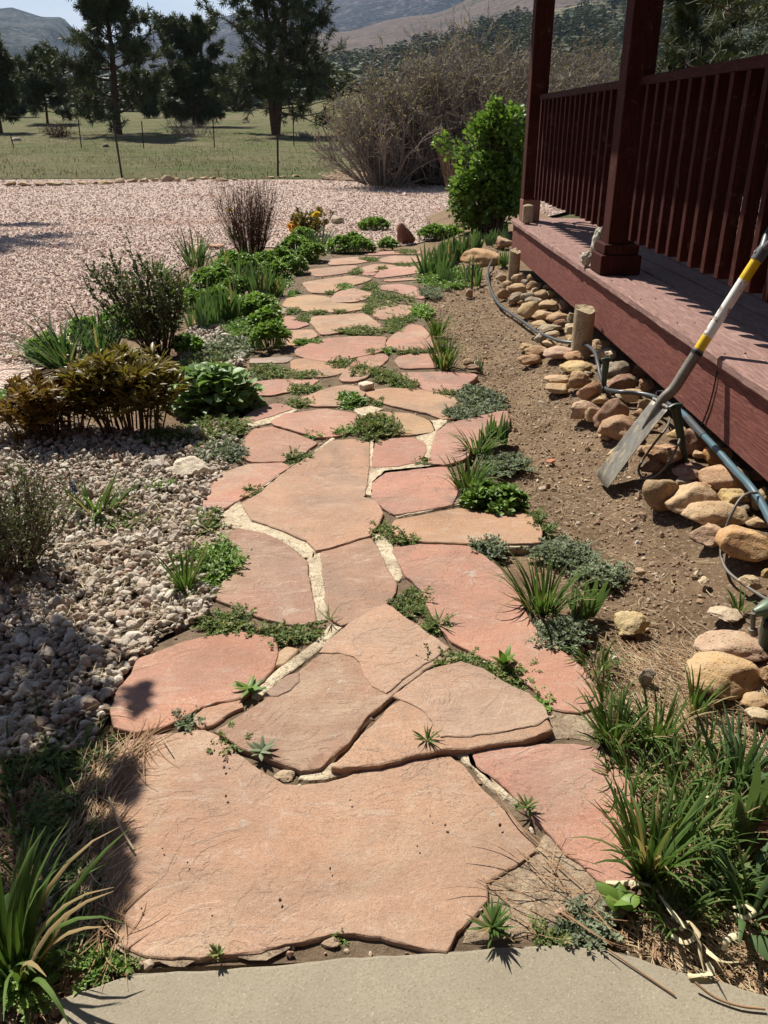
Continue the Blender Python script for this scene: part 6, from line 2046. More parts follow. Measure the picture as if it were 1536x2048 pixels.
for x_, y_, yt_, w_, n_, lab_ in [(1262, 1560, 1480, 110, 50, 'thin grass on the right edge of the front right flagstone'), (1345, 1575, 1480, 130, 60, 'tangled grass left of the border grass below the brown stone'),
     (1405, 1500, 1420, 110, 46, 'thin grass in front of the flat brown stone'), (1268, 1640, 1560, 90, 40, 'short grass above the biggest strap leaved tuft'), (1350, 1830, 1750, 110, 40, 'grass below the biggest strap leaved tuft'),
     (1440, 1770, 1680, 120, 50, 'tangled grass below the iris leaves at the right border'), (1505, 1770, 1680, 120, 40, 'grass at the right border below the purplish stone'), (1195, 1330, 1270, 80, 40, 'thin grass on the edge of the long smooth flagstone'), (1395, 1645, 1560, 120, 50, 'scrubby grass left of the iris leaves')]:
    strap('grass_tuft', lab_, x_, y_, yt_, w_, n_, random.choice(['grass', 'grass', 'strap']), .0052, 1.3, group=GT, cat='grass', base=.75)
iris('tall pair of broad iris leaves at the right border', 1492, 1672, 1446, 34, 1, None, .038)
rosette('young plant with three round toothed leaves at the end of the concrete fill', 1238, 1818, 110, 'weedb', 5, .034, el=(.4, .9), group=None, name='seedling')
rosette('broad smooth leaf reaching in from the right border beside the patio', 1575, 1930, 200, 'strap', 5, .05, el=(.1, .5), group=None, name='broad_leaf', cat='plant')

# dead cream iris leaves
def dead(label, pts, r, group='dead cream leaves'):
    w = [PS(a, b, dz) for a, b, dz in pts]
    o = np.array(w[0])
    path = catmull([q - o for q in w], 6)
    n = len(path)
    rs = RS()
    t = nrm(np.gradient(path, axis=0))
    sd = nrm(np.cross(t, np.array([0, 0, 1.]) + 0 * t))
    a = np.cumsum(rs.normal(size=n) * .14)
    nn = np.cross(sd, t)
    wv = sd * np.cos(a)[:, None] + nn * np.sin(a)[:, None]
    ww = r * .62 * (.5 + .5 * np.sin(np.linspace(.3, 2.9, n))) * (1 + .06 * rs.normal(size=n))
    V = np.stack([path - wv * ww[:, None], path + nn * .003, path + wv * ww[:, None]], 1).reshape(-1, 3)
    q = [(i * 3 + j, i * 3 + j + 1, i * 3 + j + 4, i * 3 + j + 3) for i in range(n - 1) for j in range(2)]
    tag(MB().add(V, q, rs.random()).build('dead_leaf', M['cream'], loc=o), label, 'dead leaf', group)
dead('thick cream dead stalk lying under the biggest strap leaved tuft', [(1212, 1764, .012), (1245, 1766, .018), (1290, 1768, .018), (1320, 1785, .012)], .009)
dead('curled cream dead leaf at the edge of the concrete patio', [(1320, 1790, .01), (1345, 1825, .03), (1372, 1855, .035), (1395, 1875, .03), (1402, 1915, .02), (1408, 1945, .012)], .008)
dead('short cream dead leaf ending on the concrete patio', [(1375, 1952, .012), (1400, 1950, .012), (1422, 1945, .014), (1415, 1925, .02)], .010)
dead('twisted cream dead leaf in the middle of the dead heap', [(1345, 1870, .012), (1370, 1885, .02), (1395, 1868, .03), (1378, 1845, .03), (1360, 1860, .02)], .009)
dead('cream dead leaf right of the heap', [(1412, 1900, .01), (1430, 1915, .02), (1450, 1925, .018), (1475, 1925, .01)], .008)
dead('curly dead leaf near the right border', [(1448, 1900, .01), (1455, 1880, .025), (1475, 1868, .03), (1485, 1855, .025)], .009)
dead('ring shaped dead leaf near the right border', [(1465, 1815, .012), (1490, 1812, .02), (1510, 1825, .02), (1490, 1835, .012), (1468, 1828, .01)], .007)
dead('pale dead leaf below the biggest tuft on the right', [(1395, 1590, .012), (1420, 1595, .02), (1435, 1600, .015)], .010)

# ------------------------------------------------------------------ bottom left corner
BL = [(100, 1500, 1440, 120), (170, 1480, 1425, 110), (60, 1560, 1490, 130), (140, 1590, 1510, 110), (40, 1650, 1560, 120), (130, 1680, 1600, 100), (60, 1740, 1650, 120), (150, 1780, 1700, 90), (100, 1840, 1760, 110), (190, 1540, 1480, 90), (20, 1500, 1430, 100), (160, 1860, 1800, 90), (90, 1430, 1370, 110), (20, 1590, 1500, 90)]
BLL = ['wild grass at the top of the left strip, on the shaded gravel', 'wild grass nearest the dark pink flagstone', 'dark wild grass at the left border under the gravel', 'wild grass left of the pine needle litter', 'tall wild grass at the left border, middle of the strip', 'short wild grass beside the long straw pile',
       'wild grass just above the bottom left clump', 'wild grass at the left edge of the largest flagstone', 'wild grass between the bottom left clump and the needles', 'sparse wild grass on top of the needle litter', 'wild grass at the left border on the gravel edge', 'thin wild grass near the moss patch', 'grass growing through the shaded gravel', 'broken grass at the left border']
for (x, y, yt, w), lab in zip(BL, BLL):
    strap('grass_tuft', lab, x, y, yt + .25 * (y - yt), w, 30, random.choice(['grass', 'grass', 'strap']), .005, 1.4, group='wild grass of the left strip', cat='grass', base=.8)
for (x, y, w, h, mt), lab in zip([(90, 1620, 160, 90, 'weed'), (150, 1720, 100, 80, 'weed'), (110, 1500, 190, 90, 'weed'), (200, 1925, 120, 60, 'weedb'), (60, 1950, 160, 120, 'weedb'), (130, 1880, 130, 80, 'weed')],
        ['low weeds in the middle of the left strip', 'low weeds beside the needle litter', 'low weeds at the top of the left strip', 'mossy weed at the corner of the patio', 'dark leafy weeds under the bottom left clump', 'weeds right of the bottom left clump']):
    weed(lab, x, y, w, h, mt, group='weeds of the left strip', lf=.04, dens=.9)
strap('grass_clump', 'big light green strap leaved clump in the bottom left corner', 28, 1950, 1715, 250, 60, 'grass', .011, 1.35, base=.30, cat='grass')

# ------------------------------------------------------------------ straw, needles and twigs lying about
def litter(name, label, poly, n, Lr, wd, mat, bias=None, z=.004, use_bed=True, seed=0):
    rs = np.random.default_rng(900 + seed)
    xy = sample(poly, n, rs)
    zz = bed_z(xy[:, 0], xy[:, 1]) if use_bed else np.zeros(n)
    if not use_bed: zz = np.full(n, z)
    p0 = np.c_[xy, zz + rs.uniform(.002, .012, n)]
    a = rs.uniform(0, 2 * PI, n) if bias is None else rs.normal(bias, .45, n) + rs.integers(0, 2, n) * PI
    mb = MB()
    blades(mb, p0, a, rs.uniform(-.02, .14, n), rs.uniform(-.05, .25, n), rs.uniform(Lr[0], Lr[1], n), np.full(n, wd) * rs.uniform(.5, 1.2, n), rs, 4, .4, twist=.7)
    return tag(mb.build(name, M[mat], smooth_=False), label, 'litter', kind='stuff')
litter('dry_straw', 'bits of dry straw scattered on the bare soil', bare, 1500, (.015, .07), .0016, 'dry', seed=1)
litter('dry_straw', 'matted dry straw under the grass on the right', wpoly(ZN, [(1240, 1300), (1400, 1280), (1540, 1380), (1540, 1990), (1420, 1950), (1250, 1890), (1300, 1700), (1230, 1480)]), 1300, (.02, .11), .0018, 'dry', bias=-.9, seed=2)
litter('dead_needles', 'brown pine needles among the grass on the right', wpoly(ZN, [(1240, 1280), (1400, 1280), (1540, 1420), (1540, 1990), (1250, 1890), (1300, 1700)]), 2200, (.02, .10), .0012, 'drydark', seed=3)
litter('dead_needles', 'pile of brown pine needles along the left edge of the largest flagstone', wpoly(ZN, [(170, 1560), (250, 1510), (300, 1470), (315, 1490), (240, 1560), (222, 1700), (225, 1790), (260, 1880), (200, 1900), (160, 1800), (165, 1660)]), 420, (.05, .12), .0014, 'drydark', bias=1.45, use_bed=False, z=.004, seed=4)
litter('dry_straw', 'pale straw in the needle pile left of the largest flagstone', wpoly(ZN, [(150, 1560), (240, 1510), (230, 1600), (222, 1700), (225, 1790), (200, 1860), (150, 1800), (150, 1660)]), 130, (.05, .12), .0018, 'dry', bias=1.5, use_bed=False, z=.006, seed=5)
litter('dry_straw', 'straw and needles scattered over the left gravel', wpoly(ZN, [(0, 1150), (380, 1000), (420, 1200), (330, 1260), (200, 1450), (0, 1560)]), 340, (.03, .11), .0017, 'dry', use_bed=False, z=.014, seed=6)
litter('dry_straw', 'dry stalks and straw between the plants of the left border', wpoly(ZN, [(120, 700), (420, 480), (560, 480), (600, 540), (560, 700), (430, 740), (330, 730)]), 900, (.04, .14), .003, 'dry', use_bed=True, seed=9)
litter('dead_needles', 'brown needles in the shaded left strip', wpoly(ZN, [(0, 1460), (210, 1470), (215, 1700), (230, 1900), (110, 2010), (0, 2048)]), 900, (.03, .09), .0014, 'drydark', use_bed=False, z=-.01, seed=7)
litter('dry_straw', 'a few dry needles on the flagstones and concrete fill', wpoly(ZN, [(1060, 1690), (1180, 1740), (1220, 1790), (1130, 1870), (1020, 1880), (985, 1800)]), 40, (.05, .14), .0017, 'drydark', bias=-.5, use_bed=False, z=.008, seed=8)
def twig(label, pts, r, mat='dry'):
    w = [P(a, b, dz) for a, b, dz in pts]
    o = np.array(w[0]); mb = MB()
    tube(mb, catmull([q - o for q in w], 4), r, 6)
    tag(mb.build('twig', M[mat], loc=o), label, 'twig')
twig('pale twig lying on the left edge of the largest flagstone', [(218, 1595, .035), (235, 1640, .028), (250, 1670, .022), (268, 1700, .018)], .0022)
twig('forked dark twig beside the pale one', [(262, 1612, .03), (248, 1632, .024), (240, 1645, .022)], .0014, 'drydark')
twig('long needle twig on the concrete patio at the right', [(1215, 1898, .012), (1290, 1950, .010), (1350, 1990, .010)], .0016, 'drydark')
twig('curved brown stalk on the concrete patio below the dead leaves', [(1390, 1965, .02), (1430, 1995, .012), (1480, 2012, .012), (1530, 2018, .012)], .0022, 'drydark')
twig('long brown stem resting on the front right flagstone and the concrete fill', [(990, 1580, .025), (1030, 1640, .022), (1080, 1690, .018), (1130, 1740, .014), (1180, 1785, .012)], .0014, 'drydark')
twig('thin dry stem near the dandelion on the front edge', [(325, 1475, .02), (345, 1505, .02)], .0012)

# dark crumbs on the big flagstone
rs = RS()
pts = [(860, 1632), (660, 1737), (375, 1725), (420, 1818), (283, 1817), (455, 1525), (448, 1535), (452, 1592), (325, 1697), (835, 1692), (700, 1600), (890, 1650), (560, 1800), (1000, 1650)]
pp = np.array([P(a, b, .019) for a, b in pts])
mb = MB()
scatter_stones(mb, pp, rs.uniform(.002, .0045, len(pp)), rs, ICO1, 5)
k = MB()
o = mb.build('crumbs', M['bark'], smooth_=False)
tag(o, 'dark crumbs of soil lying on the largest flagstone', 'crumbs', kind='stuff')
# ------------------------------------------------------------------ the green bush beside the porch
def blob_bush(name, label, x, y, blobs, n, lsize, leafmat, cat='bush', Y=None, twigm='twig'):
    rs = RS()
    b = ground_pt(x, y)
    Y = b[1] if Y is None else Y
    t = thing(name, label, cat, b)
    B = []
    for bx, by, r, dy in blobs:
        q = at(bx, by, Y + dy)
        B.append((q - b, r / F * dep(q)))
    wts = np.array([r ** 2.2 for _, r in B]); wts /= wts.sum()
    idx = rs.choice(len(B), n, p=wts)
    c = np.array([q for q, _ in B])[idx]; r = np.array([r for _, r in B])[idx]
    d = nrm(rs.normal(size=(n, 3)))
    rad = r * rs.random(n) ** .28 * (1 + .17 * rs.normal(size=n))
    p = c + d * rad[:, None]
    gap = np.array([mnoise.noise((q[0] * 5, q[1] * 5, q[2] * 5)) for q in p])
    k = (gap > -.17) & (p[:, 2] > .02)
    p, d = p[k], d[k]
    mb = MB()
    leaves(mb, p, d + np.array([0, 0, .45]) + rs.normal(size=p.shape) * .55, lsize * rs.uniform(.55, 1.25, len(p)), rs, WIDE, .6)
    mb.build('foliage', M[leafmat], t)
    mb = MB()
    st = []
    for q, r in B:
        for _ in range(7):
            e = q + nrm(rs.normal(size=3)) * r * .75
            s0 = np.array([rs.uniform(-.12, .12), rs.uniform(-.12, .12), -.03])
            m = s0 * .4 + e * .6; m[2] = (s0[2] + e[2]) * .55
            st.append(catmull([s0, m, e], 4))
    tubes(mb, np.array(st), .010, .003, 5)
    mb.build('stems', M[twigm], t)
    return t
blob_bush('leafy_bush', 'dense bright green leafy bush beside the far porch post', 985, 462,
          [(990, 222, 26, 0), (985, 262, 44, 0), (1000, 250, 40, .1), (975, 312, 58, 0), (1005, 310, 50, .2), (960, 368, 54, 0), (1000, 372, 60, 0), (968, 414, 54, 0), (1008, 420, 50, 0), (940, 395, 34, -.1), (1035, 300, 40, .3), (1035, 380, 40, .2), (1028, 250, 34, .3), (930, 425, 26, 0), (938, 335, 28, 0), (926, 378, 26, 0), (918, 410, 22, 0), (960, 270, 30, 0)],
          17000, .056, 'lilac')
blob_bush('leafy_sapling', 'thin bright green sapling against the bare thicket, left of the leafy bush', 905, 378, [(885, 282, 17, 0), (902, 306, 15, 0), (910, 318, 12, 0), (880, 290, 12, 0)], 240, .075, 'lilac', Y=15.5)

# ------------------------------------------------------------------ bare thicket
def thicket(label, xc, yb, ytop, wpx, Y, nst, seed, tall=1.0, buds=True):
    rs = np.random.default_rng(seed)
    b = at(xc, yb, Y); b[2] = float(ground_z(np.array([b[0]]), np.array([Y]))[0]) if Y > 23 else 0.0
    D = dep(b)
    Wm = wpx / F * D
    H = at(xc, ytop, Y)[2] - b[2]
    t = thing('bare_thicket', label, 'bush', b, 'bare thicket')
    a = rs.uniform(0, 2 * PI, nst)
    fr = np.sqrt(rs.random(nst))
    p = np.stack([np.cos(a) * fr * Wm * .22, np.sin(a) * fr * Wm * .22, np.zeros(nst)], 1)
    o = Wm / 2 / H
    d = np.stack([np.cos(a) * fr * o * 1.15, np.sin(a) * fr * o * 1.0, .16 + np.sqrt(1 - fr ** 2 * .95)], 1)
    st = grow(p, d, H * rs.uniform(.7, 1.12, nst), 8, rs, .17, .05)
    p2, d2, _, _ = sprout(st, nst * 9, rs, .2, 1, .8)
    t2 = grow(p2, d2, H * .30 * rs.uniform(.4, 1.1, len(p2)), 5, rs, .25, .05)
    p3, d3, _, _ = sprout(t2, nst * 44, rs, .1, 1, .9)
    t3 = grow(p3, d3 + np.array([0, 0, .25]), H * .13 * rs.uniform(.4, 1.2, len(p3)), 3, rs, .25, .05)
    for q in (st, t2, t3): q[:, :, 2] = np.maximum(q[:, :, 2], .04)
    mb = MB()
    tubes(mb, st, .022, .009, 4); tubes(mb, t2, .009, .005, 3); tubes(mb, t3, .0058, .004, 3)
    mb.build('branches', M['thicket'], t)
    p4, d4, _, _ = sprout(t3, nst * 60, rs, .3, 1, 1.0)
    k = p4[:, 2] > H * (.40 + .25 * rs.random(len(p4)))
    mb = MB()
    leaves(mb, p4[k], d4[k], .05 * rs.uniform(.6, 1.3, k.sum()), rs, DIA, .8)
    mb.build('buds', M['bud'], t)
    return t
thicket('low left lobe of the bare brown thicket, spreading over the grass', 770, 318, 190, 190, 19.5, 110, 21)
thicket('middle and densest part of the bare brown thicket', 860, 322, 130, 230, 20.5, 170, 22)
thicket('tall right part of the bare brown thicket, reaching the porch post', 985, 330, 92, 250, 21.5, 190, 23)
thicket('part of the bare thicket seen between the porch posts', 1165, 300, 108, 230, 24, 120, 24)
# litter and red chips under the thicket
litter('leaf_litter', 'brown leaf litter in front of the bare thicket', wpoly(ZN, [(640, 352), (700, 335), (800, 330), (910, 335), (915, 352), (800, 362), (660, 364)]), 1400, (.08, .25), .03, 'drydark', use_bed=False, z=.03, seed=20)
soil2 = soil_mat('litter_soil', (.17, .115, .07), (.10, .068, .045), (.30, .22, .15))
poly_mesh('thicket_soil', wpoly(ZN, [(640, 356), (690, 340), (760, 326), (860, 318), (960, 318), (1100, 330), (1180, 372), (1100, 372), (915, 366), (760, 365)], .012), .016, soil2)

# ------------------------------------------------------------------ pines
def pine(name, label, base, H, crown0, width, seed, mat='needle', dens=1.0, multi=0, shape='cone', tuft=.36, group='pines', nw=.055, km=4.0):
    rs = np.random.default_rng(seed)
    t = thing(name, label, 'tree', base, group)
    tr = []
    ntr = 1 + multi
    for i in range(ntr):
        d = np.array([rs.normal() * .03 + (.28 * (i - multi / 2) if multi else 0), rs.normal() * .03, 1.0])
        tr.append(grow(np.array([[0, 0, -.1]]), d[None], np.array([H * (1 if i == 0 else rs.uniform(.8, .97))]), 14, rs, .035, .06)[0])
    tr = np.array(tr)
    mb = MB()
    tubes(mb, tr, H * .023, H * .004, 10)
    # limbs
    nl = int(66 * dens)
    which = rs.integers(0, ntr, nl)
    u = np.sort(rs.random(nl)) ** .85
    h = crown0 + (1 - crown0) * u
    kk = h * 14 * .999
    ki = np.floor(kk).astype(int); f = (kk - ki)[:, None]
    p = tr[which, ki] * (1 - f) + tr[which, ki + 1] * f
    a = np.arange(nl) * 2.4 + rs.normal(size=nl) * .4
    if shape == 'cone': prof = (1 - u) ** .7 * (.82 + .18 * np.minimum(1, u * 5)) + .07
    else: prof = np.sqrt(np.clip(1 - (2 * u * .9 - .75) ** 2, 0.02, 1)) * .95
    L = width / 2 * prof * rs.uniform(.6, 1.15, nl)
    e = np.interp(u, [0, .3, 1], [-.12, .18, .9]) + rs.normal(size=nl) * .14
    d = np.stack([np.cos(a) * np.cos(e), np.sin(a) * np.cos(e), np.sin(e)], 1)
    lb = grow(p, d, L, 7, rs, .13, .05)
    tubes(mb, lb, H * .0042 * np.clip(L / (width * .4), .35, 1.2), .012, 5)
    m = nl * 13
    p2, d2, s2, pi = sprout(lb, m, rs, .22, 1.0, .75)
    L2 = np.clip(L[pi] * .30, .25, 1.3) * rs.uniform(.4, 1.1, m)
    tw = grow(p2, d2 * np.array([1, 1, .5]) + np.array([0, 0, .25]), L2, 4, rs, .2, .06)
    tubes(mb, tw, .014, .007, 3)
    mb.build('trunk', M['bark'], t)
    # tufts of long needles
    q1, e1, _, _ = sprout(tw, int(m * km), rs, .30, 1.0, .5)
    tips = tw[:, -1]; te = nrm(tw[:, -1] - tw[:, -2])
    q = np.concatenate([q1, tips]); e_ = np.concatenate([e1, te])
    k = 11
    pos = np.repeat(q, k, 0)
    dd = nrm(np.repeat(e_, k, 0) * .75 + rs.normal(size=(len(pos), 3)) * .75)
    tt = np.clip(np.repeat(rs.random(len(q)), k) + rs.normal(size=len(pos)) * .1, 0, 1)
    mb = MB()
    sz = tuft * rs.uniform(.7, 1.15, len(pos))
    leaves(mb, pos, dd, sz, rs, (np.array([(-nw, 0, 0), (nw, 0, 0), (nw * .7, 1, 0), (-nw * .7, 1, 0)]), [(0, 1, 2, 3)]), .8, tt)
    mb.build('crown', M[mat], t)
    return t
def tree_at(x, yb, Y):
    q = at(x, yb, Y)
    q[2] = float(ground_z(np.array([q[0]]), np.array([q[1]]))[0])
    return q
def wpx(px_, Y): return px_ / F * Y
pine('pine_tree', 'tall dark pine, second from the left, its top cut by the frame', tree_at(238, 272, 55), 9.9, .10, wpx(235, 55), 31, dens=1.15)
pine('pine_tree', 'rounder many stemmed pine between the two tallest ones', tree_at(392, 245, 68), 7.0, .10, wpx(140, 68), 32, dens=1.2, multi=2, shape='round')
pine('pine_tree', 'largest pine, with a bare lower trunk, right of the others', tree_at(552, 272, 55), 11.0, .08, wpx(290, 55), 33, dens=1.3, multi=1)
pine('pine_tree', 'smaller pine left of the tall dark one', tree_at(96, 253, 72), 4.7, .16, wpx(105, 72), 34, dens=.8, shape='round')
pine('pine_tree', 'pine cut off by the left border of the photo', tree_at(2, 262, 60), 5.2, .14, wpx(110, 60), 35, dens=.8, shape='round')
pine('pine_tree', 'blurred dark pine standing behind the porch railing on the right', np.array([8.6, 17.5, 0.]), 6.4, .10, 6.4, 36, dens=1.2, tuft=.24, nw=.028, km=6.5)
pine('pine_tree', 'light green pine branch tree glimpsed left of the near porch post', np.array([9.2, 27.5, 0.2]), 6.0, .10, 4.2, 37, dens=.9, tuft=.26, nw=.035, km=5.0)
for i, (x, yb, Y, H, w, lab) in enumerate([(300, 242, 92, 3.6, 60, 'background pine between the tall dark pine and the round one'), (180, 240, 100, 4.0, 70, 'background pine low behind the tall dark pine'), (472, 243, 95, 3.8, 60, 'background pine left of the largest pine'),
                                   (640, 232, 110, 4.0, 60, 'background pine right of the largest pine'), (40, 240, 95, 4, 70, 'background pine behind the smaller left one'), (430, 240, 120, 4.5, 70, 'farthest background pine behind the round one')]):
    pine('pine_tree', lab, tree_at(x, yb, Y), H, .1, wpx(w, Y), 50 + i, dens=.55, shape='round', tuft=.45, group='background pines')
# trees out of the frame whose shade falls into the picture
pine('pine_tree', 'tall pine left of the drive, outside the frame, that shades the gravel', np.array([-8.6, 13.0, 0.]), 9.0, .42, 5.5, 41, dens=.8, tuft=.3, group='pines outside')
def shade_tree():
    rs = RS()
    b = np.array([-2.35, 2.75, 0.0])
    t = thing('young_tree', 'young leafy tree left of the frame that shades the gravel and the grass strip', 'tree', b)
    # leaf masses, each placed where its shade reaches the ground
    spots = [(276, 1395, .05, 1.75), (290, 1425, .03, 1.8), (250, 1560, .05, 1.7), (262, 1600, .04, 1.75), (232, 1690, .04, 1.7), (232, 1770, .05, 1.7), (228, 1830, .05, 1.75),
             (170, 1480, .10, 1.9), (115, 1560, .14, 1.9), (60, 1640, .20, 1.9), (125, 1700, .11, 1.8), (60, 1800, .16, 1.8), (110, 1380, .20, 2.0), (60, 1290, .16, 2.1), (150, 1300, .10, 2.0), (-60, 1250, .2, 2.2), (20, 1440, .22, 2.1), (-80, 1380, .24, 2.2), (30, 1340, .16, 2.1), (190, 1330, .07, 1.9), (-100, 1560, .25, 2.1), (200, 1400, .08, 1.9), (130, 1870, .10, 1.8)]
    B = []
    for x, y, r, h in spots:
        g = P(x, y, 0.0)
        B.append((np.array([g[0] - SUNX * h, g[1] - SUNY * h, h]) - b, r))
    mb = MB()
    tr = catmull([np.array([0, 0, -.05]), np.array([.02, -.03, .9]), np.array([.15, -.12, 1.7]), np.array([.25, -.2, 2.5])], 5)
    tubes(mb, tr[None], .035, .012, 8)
    P_, D_ = [], []
    for c, r in B:
        s0 = tr[int(np.clip(c[2] / 2.5 * .62, 0.2, .9) * (len(tr) - 1))]
        m = s0 * .5 + c * .5 + np.array([0, 0, .10])
        br = catmull([s0, m, c], 6)[None]
        tubes(mb, br, .011, .003, 5)
        k = int(10 + 60 * r)
        d = nrm(rs.normal(size=(k, 3)))
        tw = grow(np.repeat(c[None], k, 0) - d * .02, d, r * rs.uniform(.6, 1.2, k), 4, rs, .2, 0)
        tubes(mb, tw, .0025, .0012, 3)
        p, d, _, _ = sprout(tw, int(26 + (5600 if r >= .1 else 2300) * r * r + 90 * r), rs, .1, 1, 1.0)
        P_.append(p); D_.append(d)
    mb.build('trunk', M['twig'], t)
    p, d = np.concatenate(P_), np.concatenate(D_)
    mb = MB(); leaves(mb, p, d, .040 * rs.uniform(.6, 1.2, len(p)), rs, WIDE, .8); mb.build('crown', M['lilac'], t)
shade_tree()

# ------------------------------------------------------------------ fences
def wire_fence(label, posts, Y, hgt_rows, seed):
    pb = []
    for (xb_, yb_), (xt, yt) in posts:
        if Y is None:
            b = P(xb_, yb_, 0.02)
        else:
            b = at(xb_, yb_, Y); b[2] = float(ground_z(np.array([b[0]]), np.array([b[1]]))[0])
        tp = at(xt, yt, b[1])
        pb.append((b, tp))
    o = pb[0][0]
    t = thing('wire_fence', label, 'fence', o)
    for b, tp in pb:
        d = nrm((tp - b)[None])[0]
        L = np.linalg.norm(tp - b)
        x = nrm(np.cross(d, [0, 1., 0])[None])[0]; y = np.cross(x, d)
        mb = MB()
        s = .022
        prof = [(-s, -.004), (s, -.004), (s, .004), (.004, .004), (.004, .034), (-.004, .034), (-.004, .004), (-s, .004)]
        k = len(prof)
        V = [b - o + d * h + x * (u * 1.15) + y * w for h in (-.1, L) for u, w in prof]
        mb.add(V, [(i, (i + 1) % k, (i + 1) % k + k, i + k) for i in range(k)] + [(k, k + 1, k + 2, k + 7), (k + 3, k + 4, k + 5, k + 6)])
        for q in np.arange(.12, L - .03, .055):
            c = b - o + d * q - y * .006
            mb.add([c + x * .010, c - x * .010, c - x * .010 + d * .014, c + x * .010 + d * .014, c - y * .007 + d * .007], [(0, 1, 4), (1, 2, 4), (2, 3, 4), (3, 0, 4)])
        mb.build('post', M['metal'], t, smooth_=False)
    mb = MB()
    for h in hgt_rows:
        w = []
        for b, tp in pb: w.append(b - o + (tp - b) * h)
        w = [w[0] - (w[1] - w[0]) * 2] + w + [w[-1] + (w[-1] - w[-2]) * 1.5]
        tube(mb, w, .0016, 4)
    mb.build('wire', M['metal'], t)
wire_fence('near wire fence with two dark metal posts at the edge of the drive', [((244, 355), (226, 239)), ((556, 351), (555, 272))], None, (.35, .62, .9), 1)
wire_fence('far wire fence with thin posts crossing the meadow', [((27, 292), (20, 267)), ((162, 289), (156, 237)), ((288, 302), (283, 242)), ((429, 296), (426, 241)), ((588, 292), (586, 232))], 43, (.4, .7, .95), 2)

# bare little bushes and brush on the meadow
for i, (x, yb, w, h, lab) in enumerate([(118, 262, 46, 28, 'small bare reddish bush at the foot of the smaller left pine'), (375, 262, 84, 34, 'low grey brush pile below the round pine'), (608, 252, 30, 12, 'pale brush heap right of the largest pine'), (655, 282, 50, 14, 'pale dead branches lying on the meadow left of the thicket')]):
    rs = RS()
    Y = 52 if i != 3 else 38
    b = tree_at(x, yb, Y)
    H, Wm = h / F * Y, w / F * Y
    a = rs.uniform(0, 2 * PI, 40)
    d = np.stack([np.cos(a) * Wm / H * .4, np.sin(a) * .5, rs.uniform(.3, 1, 40)], 1)
    st = grow(np.zeros((40, 3)) + rs.normal(size=(40, 3)) * np.array([Wm * .2, .2, 0]), d, H * rs.uniform(.5, 1, 40), 5, rs, .2, 0)
    p, dd, _, _ = sprout(st, 260, rs, .2, 1, .8)
    tw = grow(p, dd, H * .4, 3, rs, .2, 0)
    mb = MB(); tubes(mb, st, .02, .01, 3); tubes(mb, tw, .012, .007, 3)
    tag(mb.build('brush', M['thicket'] if i != 0 else M['twigr'], loc=b), lab, 'bush', 'brush on the meadow')

# meadow grass
rs = RS()
n = 26000
y = rs.uniform(22.5, 60, n) ; x = rs.uniform(-1, 1, n) * y * .5 - y * .08
k = ~inpoly(x, y, drive_poly)
x, y = x[k], y[k]
cl = np.array([mnoise.noise((a * .35, b * .35, 2.)) for a, b in zip(x, y)])
kk = cl + rs.normal(size=len(x)) * .25 > -.05
x, y, cl = x[kk], y[kk], cl[kk]
mb = MB()
nn = len(x)
blades(mb, np.c_[x, y, ground_z(x, y)], rs.uniform(0, 2 * PI, nn), rs.uniform(.6, 1.4, nn), rs.uniform(.2, 1.2, nn), rs.uniform(.05, .16, nn), rs.uniform(.012, .03, nn), rs, 2, .3, np.clip(.4 + cl + rs.normal(size=nn) * .2, 0, 1))
M['meadowg'] = leaf_mat('meadow_grass', (.07, .09, .033), (.16, .145, .08), .25, .7)
tag(mb.build('meadow_grass', M['meadowg']), 'short patchy grass of the meadow', 'grass', kind='stuff')

# ------------------------------------------------------------------ hills
def hill_mat(name, a, b, spot, dens, scale, rock_=(.30, .27, .24)):
    k = NM(name)
    c = k.co('World')
    col = k.mix(k.ramp(k.noise(c, 1 / (scale * 6), 6, .62, .5), [(.38, 0.0), (.64, 1.0)]), a, b)
    col = k.mix(k.ramp(k.noise(c, 1 / (scale * 1.6), 6, .7), [(.52, 0.0), (.66, .55)]), col, rock_)
    sp1 = k.noise(c, 1 / scale, 3, .6)
    big = k.noise(c, 1 / (scale * 14), 4, .6)
    f = k.math('ADD', k.math('MULTIPLY', sp1, .65), k.math('MULTIPLY', big, .5))
    col = k.mix(k.ramp(f, [(dens, 0.0), (dens + .02, 1.0)]), col, spot)
    n = k.bump(k.noise(c, 1 / (scale * 3), 7, .65), .9, scale * 1.5)
    return k.fin(col, .95, n, .05)

